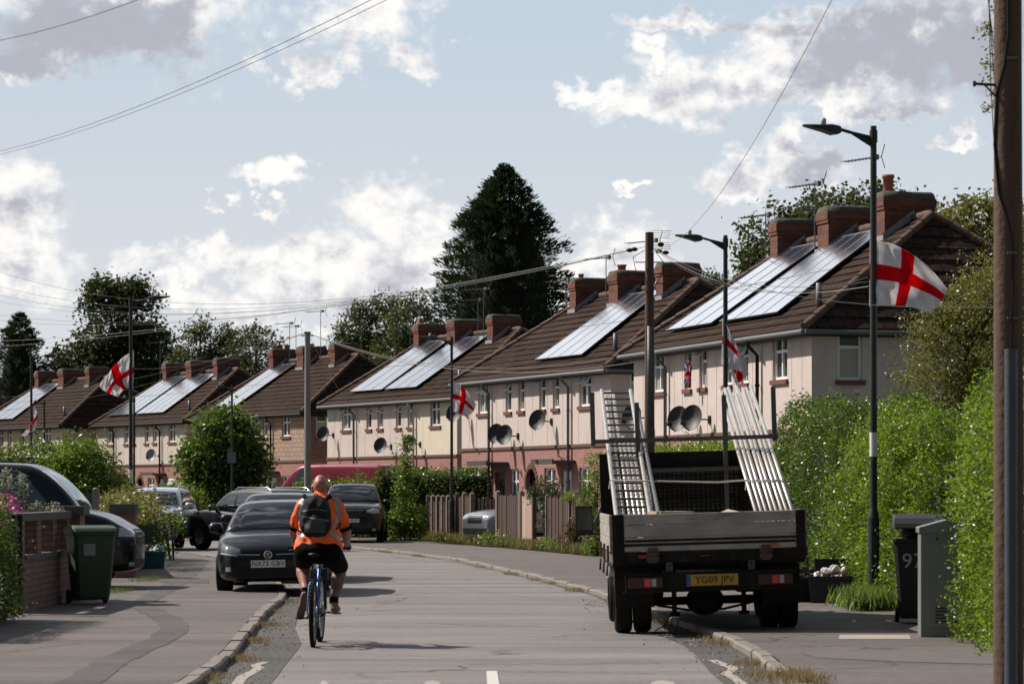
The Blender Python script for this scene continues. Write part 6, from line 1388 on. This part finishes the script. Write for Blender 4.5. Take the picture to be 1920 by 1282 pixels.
shL, shR = (-.175, .04, 1.43), (.175, .04, 1.43); elL, elR = (-.268, .09, 1.19), (.268, .09, 1.19); haL, haR = (-.272, .315, 1.03), (.272, .315, 1.03)
b = MB()
b.ell((0, .135, 1.665), (.076, .095, .105)); b.ell((0, .155, 1.60), (.066, .078, .075)); b.ell((0, .10, 1.655), (.074, .075, .085)); b.ell((0, .245, 1.63), (.014, .02, .022)); b.ell((0, .215, 1.58), (.04, .03, .03)); 
for s in (-1, 1): b.ell((s * .083, .135, 1.635), (.014, .022, .036), rot=(0, 0, s * .5)); b.ell((s * .03, .222, 1.655), (.016, .012, .010))
b.capsule((0, .085, 1.50), (0, .12, 1.60), .075, .064)
b.capsule((0, .07, 1.50), (0, .085, 1.53), .09, .078)
b.ell((0, -.03, 1.36), (.19, .12, .15)); b.ell((0, -.13, 1.15), (.2, .14, .16)); b.ell((0, -.22, 1.0), (.18, .15, .12))
for a, k, n_, rs in ((shL, elL, haL, 1), (shR, elR, haR, 1)):
    b.capsule(a, k, .07, .058); hv = Vector(n_); kv = Vector(k); w1 = kv.lerp(hv, .86); mid = kv.lerp(hv, .35); b.capsule(k, mid, .058, .055); b.capsule(mid, w1, .054, .034)
    s = -1 if hv.x < 0 else 1
    b.ell(tuple(w1.lerp(hv, .8)), (.042, .045, .026), rot=(R(-25), 0, 0))
    for i in range(4):   # fingers curl over the grip
        bx_ = hv.x + s * (-.033 + .021 * i); rr = (.0105, .011, .0105, .009)[i if s < 0 else i]
        p0, p1, p2, p3 = Vector((bx_, .325, 1.035)), Vector((bx_ + s * .002, .368, 1.028)), Vector((bx_ + s * .003, .376, .995)), Vector((bx_, .352, .978))
        b.capsule(p0, p1, rr * 1.1, rr); b.capsule(p1, p2, rr, rr * .95); b.capsule(p2, p3, rr * .95, rr * .85)
    t0 = Vector((hv.x - s * .035, .30, 1.015)); b.capsule(t0, t0 + Vector((-s * .018, .035, -.012)), .013, .012); b.capsule(t0 + Vector((-s * .018, .035, -.012)), t0 + Vector((-s * .012, .06, -.035)), .012, .010)
for h_, k, a in ((hipL, knL, anL), (hipR, knR, anR)):
    b.capsule(h_, k, .105, .066); kv, av = Vector(k), Vector(a); cf = kv.lerp(av, .35) + Vector((0, -.02, 0)); b.capsule(k, cf, .070, .078); b.capsule(cf, kv.lerp(av, .75), .076, .053); b.capsule(kv.lerp(av, .75), a, .053, .042)
for a, f_ in ((anL, (-.16, -.17, .33)), (anR, (.165, .20, .37))):
    b.capsule(a, Vector(a).lerp(Vector(f_), .8), .038, .035)
body_ = remeshed('body', b, M_SKIN, P_, .0085, 3); body_.name = 'body'
body_.data.materials.append(M_TAT)
for p in body_.data.polygons:
    c = p.center
    if c.x > .05 and .44 < c.z < .76: p.material_index = 1
# shirt, shorts, boots follow the body
b = MB()
b.ell((0, -.01, 1.37), (.215, .15, .175)); b.ell((0, -.07, 1.25), (.215, .165, .17)); b.ell((0, -.13, 1.14), (.235, .175, .16)); b.ell((0, -.17, 1.075), (.245, .18, .11))
b.capsule((-.15, .03, 1.455), (.15, .03, 1.455), .080, .080); b.capsule((0, .06, 1.47), (0, .085, 1.525), .115, .085)
b.capsule(Vector(shL) + Vector((.01, 0, 0)), Vector(shL).lerp(Vector(elL), .66), .092, .080); b.capsule(Vector(shR) - Vector((.01, 0, 0)), Vector(shR).lerp(Vector(elR), .66), .092, .080)
rg = []
for k in range(20):
    t_ = 2 * math.pi * k / 20; rg.append((math.cos(t_), math.sin(t_)))
b.rings([[(x_ * .240, -.16 + y_ * .18, 1.10) for x_, y_ in rg], [(x_ * .256, -.19 + y_ * .19, 1.02) for x_, y_ in rg], [(x_ * .252, -.205 + y_ * .188, .985) for x_, y_ in rg]], True)
shirt = remeshed('shirt', b, M_SHIRT, P_, .011, 5)
for v in shirt.data.vertices:   # soft folds
    c = v.co; k = .006 * math.sin(c.z * 60 + c.x * 22) * math.sin(c.x * 17 + 1) + .004 * math.sin(c.z * 31 - c.x * 48)
    if abs(c.x) < .32: v.co.y += k * 1.3; v.co.x += k * .4
shirt.data.update()
b = MB(); b.lathe([(.078, 1.508), (.083, 1.535), (.076, 1.55), (.070, 1.53)], (0, .085, 0), 20); b.v = [(x_, y_ + (z - 1.5) * .25, z) for x_, y_, z in b.v]; obj('collar', b, M_SHORT, P_, recalc=False)
for n_, k in ((shL, elL), (shR, elR)):
    a = Vector(n_).lerp(Vector(k), .88); c = Vector(n_).lerp(Vector(k), 1.0); b = MB(); b.tube([a, c], [.081, .079], 20); obj('sleeve_cuff', b, M_SHORT, P_, recalc=False)
S2 = Surf([shirt])
for s in (-1, 1):
    S2.decal('reflective_band', 'right', [(s * .205, 1.52), (s * .235, 1.35), (s * .205, 1.20)], [(s * .155, 1.52), (s * .185, 1.35), (s * .155, 1.20)], M_STRIPE, P_, .006, 18, 3)
    S2.decal('reflective_band', 'right', [(s * .255, 1.105), (s * .14, 1.19)], [(s * .25, 1.065), (s * .12, 1.155)], M_STRIPE, P_, .006, 8, 3)
b = MB(); b.ell((0, -.25, .985), (.236, .17, .10)); b.ell((0, -.26, .93), (.21, .14, .09))
for h_, k, e_ in ((hipL, knL, .80), (hipR, knR, .76)):
    hv, kv = Vector(h_), Vector(k); q = hv.lerp(kv, .92); b.capsule(hv, hv.lerp(kv, .5), .132, .114); b.capsule(hv.lerp(kv, .5), q, .112, .095)
remeshed('shorts', b, M_SHORT, P_, .012, 4)
for heel, toe, up_, nm in (((-.128, -.255, .545), (-.185, -.175, .315), (0, -1, -.25), 'L'), ((.145, .02, .375), (.175, .235, .36), (0, 0, -1), 'R')):
    hv, tv = Vector(heel), Vector(toe); d = (tv - hv).normalized(); nrm = Vector(up_).normalized(); nrm = (nrm - d * nrm.dot(d)).normalized()
    b = MB(); an_ = Vector(anL if nm == 'L' else anR)
    b.capsule(hv + d * .03, hv + d * .14, .043, .042); b.capsule(hv + d * .14, tv - d * .02, .042, .036); b.capsule(an_.lerp(hv, .0), hv + d * .04, .046, .044); b.capsule(hv + d * .08, an_ - nrm * .0, .042, .046)
    bo = remeshed('boot', b, M_BOOT, P_, .009, 3)
    sb2 = MB(); c = (hv + tv) / 2 + nrm * .044; X_ = d.cross(nrm); ln2 = (tv - hv).length / 2 + .03
    rr = [(.0, -1, ), (.6, -.9), (.85, -.6), (.75, -.1), (.9, .3), (1.0, .6), (.8, .88), (.35, 1.0)]
    loop = [c + X_ * .043 * w_ + d * ln2 * q_ for w_, q_ in rr] + [c - X_ * .043 * w_ + d * ln2 * q_ for w_, q_ in reversed(rr[1:])]
    sb2.rings([[p - nrm * .008 for p in loop], [p + nrm * .012 for p in loop]], True, 0, False, True); sl_ = obj('sole', sb2, M_SOLE, bo, .004)
    b = MB(); b.tube([an_ + Vector((0, 0, -.01)), an_ + Vector((0, .01, .05))], [.050, .046], 16); obj('sock', b, M_SHORT, P_, recalc=False)
# backpack
bp = thing('backpack', 'dark grey backpack with side pockets worn on the back of the cyclist', 'backpack', (BX + .005, BY, 0))
b = MB(); b.ell((0, -.20, 1.43), (.145, .085, .13)); b.ell((0, -.25, 1.27), (.172, .10, .17)); b.ell((0, -.24, 1.36), (.165, .09, .18)); b.ell((0, -.27, 1.22), (.155, .10, .12)); b.ell((0, -.31, 1.25), (.11, .06, .10))
pk_ = remeshed('sack', b, mat('pack_fabric', (.016, .018, .019), .8, spec=.2, var=.5, vs=14, bump=.5, bs=22), bp, .01, 3)
for v in pk_.data.vertices: v.co.y += .010 * math.sin(v.co.z * 42 + v.co.x * 20) + .008 * math.sin(v.co.x * 55 - v.co.z * 25)
S3 = Surf([pk_])
S3.decal('front_pocket', 'right', [(-.10, 1.30), (.10, 1.30)], [(-.11, 1.17), (.11, 1.17)], mat('pack_panel', (.035, .037, .04), .6, var=.4, vs=14), bp, .012, 12, 6)
S3.decal('zip', 'right', [(-.13, 1.395), (0, 1.42), (.13, 1.395)], [(-.13, 1.385), (0, 1.41), (.13, 1.385)], M_GREYP, bp, .008, 12, 1)
S3.decal('webbing', 'right', [(-.14, 1.345), (.14, 1.30)], [(-.14, 1.33), (.14, 1.285)], M_GREYP, bp, .008, 12, 1)
for s in (-1, 1):
    b = MB(); b.tube([(s * .09, -.14, 1.50), (s * .13, -.03, 1.55), (s * .15, .10, 1.50), (s * .15, .17, 1.38)], .022, 8); obj('shoulder_strap', b, M_SHORT, bp, recalc=False)
    b = MB(); b.tube([(s * .14, -.24, 1.17), (s * .235, -.19, 1.22), (s * .245, -.08, 1.27)], .009, 6); obj('lower_strap', b, M_SHORT, bp, recalc=False)
b = MB(); b.tube([(-.03, -.16, 1.545), (0, -.17, 1.575), (.03, -.16, 1.545)], .009, 6); obj('grab_loop', b, M_SHORT, bp, recalc=False)

# stones and grit that nobody could count, in the broken gutters
gv = MB()
for k in range(1500):
    if k % 2: y = random.uniform(21, 42); x = np.interp(y, [p[1] for p in KRd], [p[0] for p in KRd]) - abs(random.gauss(0, .28)) - .02
    else: y = random.uniform(21, 44); x = np.interp(y, [p[1] for p in KLd], [p[0] for p in KLd]) + abs(random.gauss(0, .26)) + .02
    r = random.uniform(.005, .017); a = random.uniform(0, 6.28)
    q = [(x + r * math.cos(a + t) * random.uniform(.7, 1.2), y + r * 1.3 * math.sin(a + t), .004) for t in (0, 1.6, 3.1, 4.7)]
    gv.add(q + [(x, y, .004 + r * .9)], [(0, 1, 4), (1, 2, 4), (2, 3, 4), (3, 0, 4)], random.choice((0, 0, 1, 2)))
stuff(obj('loose_stones', gv, [mat('stone_grey', (.14, .13, .12), .9), mat('stone_dark', (.05, .045, .04), .9), mat('stone_pale', (.32, .28, .24), .9)], None), 'loose grit and small stones along both gutters', 'stones')
# ------------------------------------------------------------------ camera, light, sky
cam = bpy.data.cameras.new('camera'); co = bpy.data.objects.new('camera', cam); COL.objects.link(co)
co.location = (0, 0, CAMH); co.rotation_euler = (R(90), 0, 0); cam.sensor_width = 36; cam.lens = FPX / 1920 * 36; cam.shift_y = (HOR - 641) / 1920
cam.clip_start = .1; cam.clip_end = 6000; cam.dof.use_dof = True; cam.dof.focus_distance = 55; cam.dof.aperture_fstop = 5.6
S.camera = co
SUN_AZ, SUN_EL = R(-68), R(46)       # azimuth from +Y, towards -X
sd = Vector((math.sin(SUN_AZ) * math.cos(SUN_EL), math.cos(SUN_AZ) * math.cos(SUN_EL), math.sin(SUN_EL)))
sl = bpy.data.lights.new('sun', 'SUN'); sl.energy = 5.0; sl.angle = R(.55); sl.color = (1, .925, .84)
so = bpy.data.objects.new('sun', sl); COL.objects.link(so); so.rotation_euler = (-sd).to_track_quat('-Z', 'Y').to_euler()
w = bpy.data.worlds.new('World'); S.world = w; w.use_nodes = True; w.cycles.sampling_method = 'MANUAL'; w.cycles.sample_map_resolution = 512; nt = w.node_tree; L = nt.links
bg = nt.nodes['Background']; SKY = .10; bg.inputs['Strength'].default_value = SKY
sky = nd(nt, 'ShaderNodeTexSky'); sky.sky_type = 'NISHITA'; sky.sun_disc = False; sky.sun_elevation = SUN_EL; sky.sun_rotation = SUN_AZ
sky.air_density = 1.0; sky.dust_density = 2.0; sky.ozone_density = 1.2
tc = nd(nt, 'ShaderNodeTexCoord'); sp = nd(nt, 'ShaderNodeSeparateXYZ'); L.new(tc.outputs['Generated'], sp.inputs[0])
az = mathn(nt, 'ARCTAN2', sp.outputs[0], sp.outputs[1]); el = mathn(nt, 'ARCSINE', sp.outputs[2])
cb = nd(nt, 'ShaderNodeCombineXYZ'); L.new(az, cb.inputs[0]); L.new(el, cb.inputs[1])
A = cb.outputs[0]
def noise(scale, detail, off=(0, 0, 0), rough=.6, dist=0.0):
    mp = nd(nt, 'ShaderNodeMapping'); mp.inputs['Location'].default_value = off; mp.inputs['Scale'].default_value = (scale, scale * 1.25, scale); L.new(A, mp.inputs[0])
    n = nd(nt, 'ShaderNodeTexNoise'); n.noise_dimensions = '2D'; n.inputs['Scale'].default_value = 1; n.inputs['Detail'].default_value = detail; n.inputs['Roughness'].default_value = rough; n.inputs['Distortion'].default_value = dist
    L.new(mp.outputs[0], n.inputs['Vector']); return n.outputs['Fac']
# clouds of this afternoon: direction (as measured), half-sizes, darkness of the base
CL = [(150, 60, 270, 105, 1.0), (20, 120, 170, 50, .8), (350, 60, 80, 70, .5), (660, 50, 110, 80, .05), (585, 115, 75, 40, 0), (755, 100, 70, 38, .0), (10, 420, 90, 95, .25), (50, 500, 110, 60, .3),
      (495, 330, 62, 26, 0), (402, 395, 26, 14, 0), (500, 385, 26, 12, 0), (420, 500, 150, 34, .1), (600, 490, 160, 50, .1), (750, 425, 120, 62, .0), (760, 510, 170, 60, .15), (560, 560, 190, 40, .2), (250, 560, 160, 30, .2),
      (1160, 470, 85, 50, .05), (1120, 540, 110, 60, .2), (1400, 345, 85, 45, .4), (1500, 315, 85, 50, .5), (1185, 384, 38, 12, 0), (1250, 185, 130, 50, .15), (1430, 180, 150, 60, .4), (1640, 120, 190, 105, .9), (1800, 100, 160, 120, .9), (1520, 110, 130, 60, .3), (1110, 165, 60, 24, 0), (1320, 55, 130, 28, .1), (1480, 45, 90, 38, .3), (1235, 115, 40, 26, .0), (1800, 272, 50, 16, 0), (1640, 215, 150, 24, .3)]
wn = lambda sc, o_, am: mathn(nt, 'MULTIPLY', mathn(nt, 'SUBTRACT', noise(sc, 5, o_, .55), .5), am)
azw = mathn(nt, 'ADD', az, mathn(nt, 'ADD', wn(26, (3, 1, 0), .036), wn(110, (4, 8, 0), .017)))
elw = mathn(nt, 'ADD', el, mathn(nt, 'ADD', wn(26, (9, 5, 2), .030), wn(110, (1, 3, 5), .018)))
dmax = None; dk = None
for px, py, rx, ry, dark in CL:
    a0 = math.atan((px - 960) / FPX); e0 = math.atan((HOR - py) / FPX)
    dx = mathn(nt, 'MULTIPLY', mathn(nt, 'SUBTRACT', azw, a0), FPX / (rx * 1.12)); dyr = mathn(nt, 'MULTIPLY', mathn(nt, 'SUBTRACT', elw, e0), FPX / (ry * 1.15))
    dy = mathn(nt, 'MAXIMUM', dyr, mathn(nt, 'MULTIPLY', dyr, -1.35))          # flatter bases
    q = mathn(nt, 'SUBTRACT', 1.0, mathn(nt, 'SQRT', mathn(nt, 'ADD', mathn(nt, 'MULTIPLY', dx, dx), mathn(nt, 'MULTIPLY', dy, dy))))
    dmax = q if dmax is None else mathn(nt, 'MAXIMUM', dmax, q)
    if dark > 0:
        g_ = mathn(nt, 'MULTIPLY', mathn(nt, 'SUBTRACT', q, mathn(nt, 'MULTIPLY', dyr, .30)), 1.0); g_ = mathn(nt, 'MULTIPLY', mathn(nt, 'ADD', g_, .25, True), dark)
        dk = g_ if dk is None else mathn(nt, 'MAXIMUM', dk, g_)
fb = noise(75, 9, (0, 0, 0), .62)
fb2 = noise(75, 9, (.22, -.42, 0), .62); fl = noise(24, 6, (5, 5, 0), .5); fl2 = noise(24, 6, (5.2, 4.6, 0), .5)    # the same billows a little nearer the sun: the difference gives their relief
high = mathn(nt, 'MULTIPLY', mathn(nt, 'SUBTRACT', noise(5, 7, (7, 7, 0)), .50), 5.0)
gate = mathn(nt, 'MULTIPLY', mathn(nt, 'SUBTRACT', el, .20), 12, True)
dall = mathn(nt, 'MAXIMUM', dmax, mathn(nt, 'SUBTRACT', mathn(nt, 'MULTIPLY', high, gate), mathn(nt, 'MULTIPLY', mathn(nt, 'SUBTRACT', 1.0, gate), 3)))
d = mathn(nt, 'ADD', dall, mathn(nt, 'MULTIPLY', mathn(nt, 'SUBTRACT', mathn(nt, 'ADD', mathn(nt, 'MULTIPLY', fb, .55), mathn(nt, 'MULTIPLY', fl, .45)), .5), 2.2))
mk = nd(nt, 'ShaderNodeMapRange', interpolation_type='SMOOTHSTEP'); mk.inputs[1].default_value = -.20; mk.inputs[2].default_value = .58; L.new(d, mk.inputs[0])
rel = mathn(nt, 'MULTIPLY', mathn(nt, 'ADD', mathn(nt, 'MULTIPLY', mathn(nt, 'SUBTRACT', fb, fb2), .8), mathn(nt, 'SUBTRACT', fl, fl2)), 2.2)
sh = nd(nt, 'ShaderNodeMapRange', interpolation_type='SMOOTHSTEP'); sh.inputs[1].default_value = -.15; sh.inputs[2].default_value = 1.25
L.new(mathn(nt, 'SUBTRACT', mathn(nt, 'ADD', mathn(nt, 'MULTIPLY', dk, 1.9), mathn(nt, 'MULTIPLY', mathn(nt, 'SUBTRACT', mathn(nt, 'MULTIPLY', d, .5), .22), .50)), rel), sh.inputs[0])
k = 1 / SKY
lo = mixc(nt, mathn(nt, 'MULTIPLY', sh.outputs[0], 2.0, True), (.94 * k, .91 * k, .88 * k), (.66 * k, .655 * k, .68 * k))
ccol = mixc(nt, mathn(nt, 'MULTIPLY_ADD', sh.outputs[0], 2.0, True), lo, (.40 * k, .405 * k, .46 * k)); nt.nodes[-2].inputs[2].default_value = -1.0
# thin bright veil of haze, thickest at the horizon
veil = nd(nt, 'ShaderNodeMapRange', interpolation_type='SMOOTHSTEP'); veil.inputs[1].default_value = .55; veil.inputs[2].default_value = .16; veil.inputs[3].default_value = .05; veil.inputs[4].default_value = .95
L.new(el, veil.inputs[0])
front = mathn(nt, 'MULTIPLY_ADD', sp.outputs[1], .5); nt.nodes[-1].inputs[2].default_value = .5      # the sky behind the viewer is clearer and darker
front = mathn(nt, 'POWER', mathn(nt, 'MAXIMUM', front, 0.0), 1.25)
vg = nd(nt, 'ShaderNodeMapRange', interpolation_type='SMOOTHSTEP'); vg.inputs[1].default_value = .03; vg.inputs[2].default_value = .19; L.new(el, vg.inputs[0])
vcol = mixc(nt, vg.outputs[0], (.66 * k, .675 * k, .70 * k), (.50 * k, .59 * k, .685 * k))
skyc = mixc(nt, mathn(nt, 'MULTIPLY', veil.outputs[0], front), mixc(nt, .60, sky.outputs[0], (0, 0, 0)), vcol)
fin = mixc(nt, mathn(nt, 'MULTIPLY', mathn(nt, 'MULTIPLY', mk.outputs[0], .92), front), skyc, ccol)
gx = mathn(nt, 'DIVIDE', mathn(nt, 'ADD', az, .12), .55); gy = mathn(nt, 'DIVIDE', mathn(nt, 'SUBTRACT', el, .36), .13)  # unseen bright sky patch added above the frame to brighten the solar panels
gl = mathn(nt, 'SUBTRACT', 1.0, mathn(nt, 'ADD', mathn(nt, 'MULTIPLY', gx, gx), mathn(nt, 'MULTIPLY', gy, gy)), True)
gl = mathn(nt, 'MULTIPLY', mathn(nt, 'MULTIPLY_ADD', noise(9, 6, (2, 2, 2)), 2.2), gl, True); nt.nodes[-2].inputs[2].default_value = -.2
fin = mixc(nt, gl, fin, (1.35 * k, 1.40 * k, 1.50 * k))
L.new(fin, bg.inputs['Color'])
S.view_settings.view_transform = 'Standard'; S.view_settings.look = 'None'; S.view_settings.exposure = 0.18; S.view_settings.gamma = 1
S.cycles.max_bounces = 6; S.cycles.diffuse_bounces = 2; S.cycles.glossy_bounces = 3; S.cycles.transmission_bounces = 4; S.cycles.transparent_max_bounces = 8
S.cycles.use_denoising = True
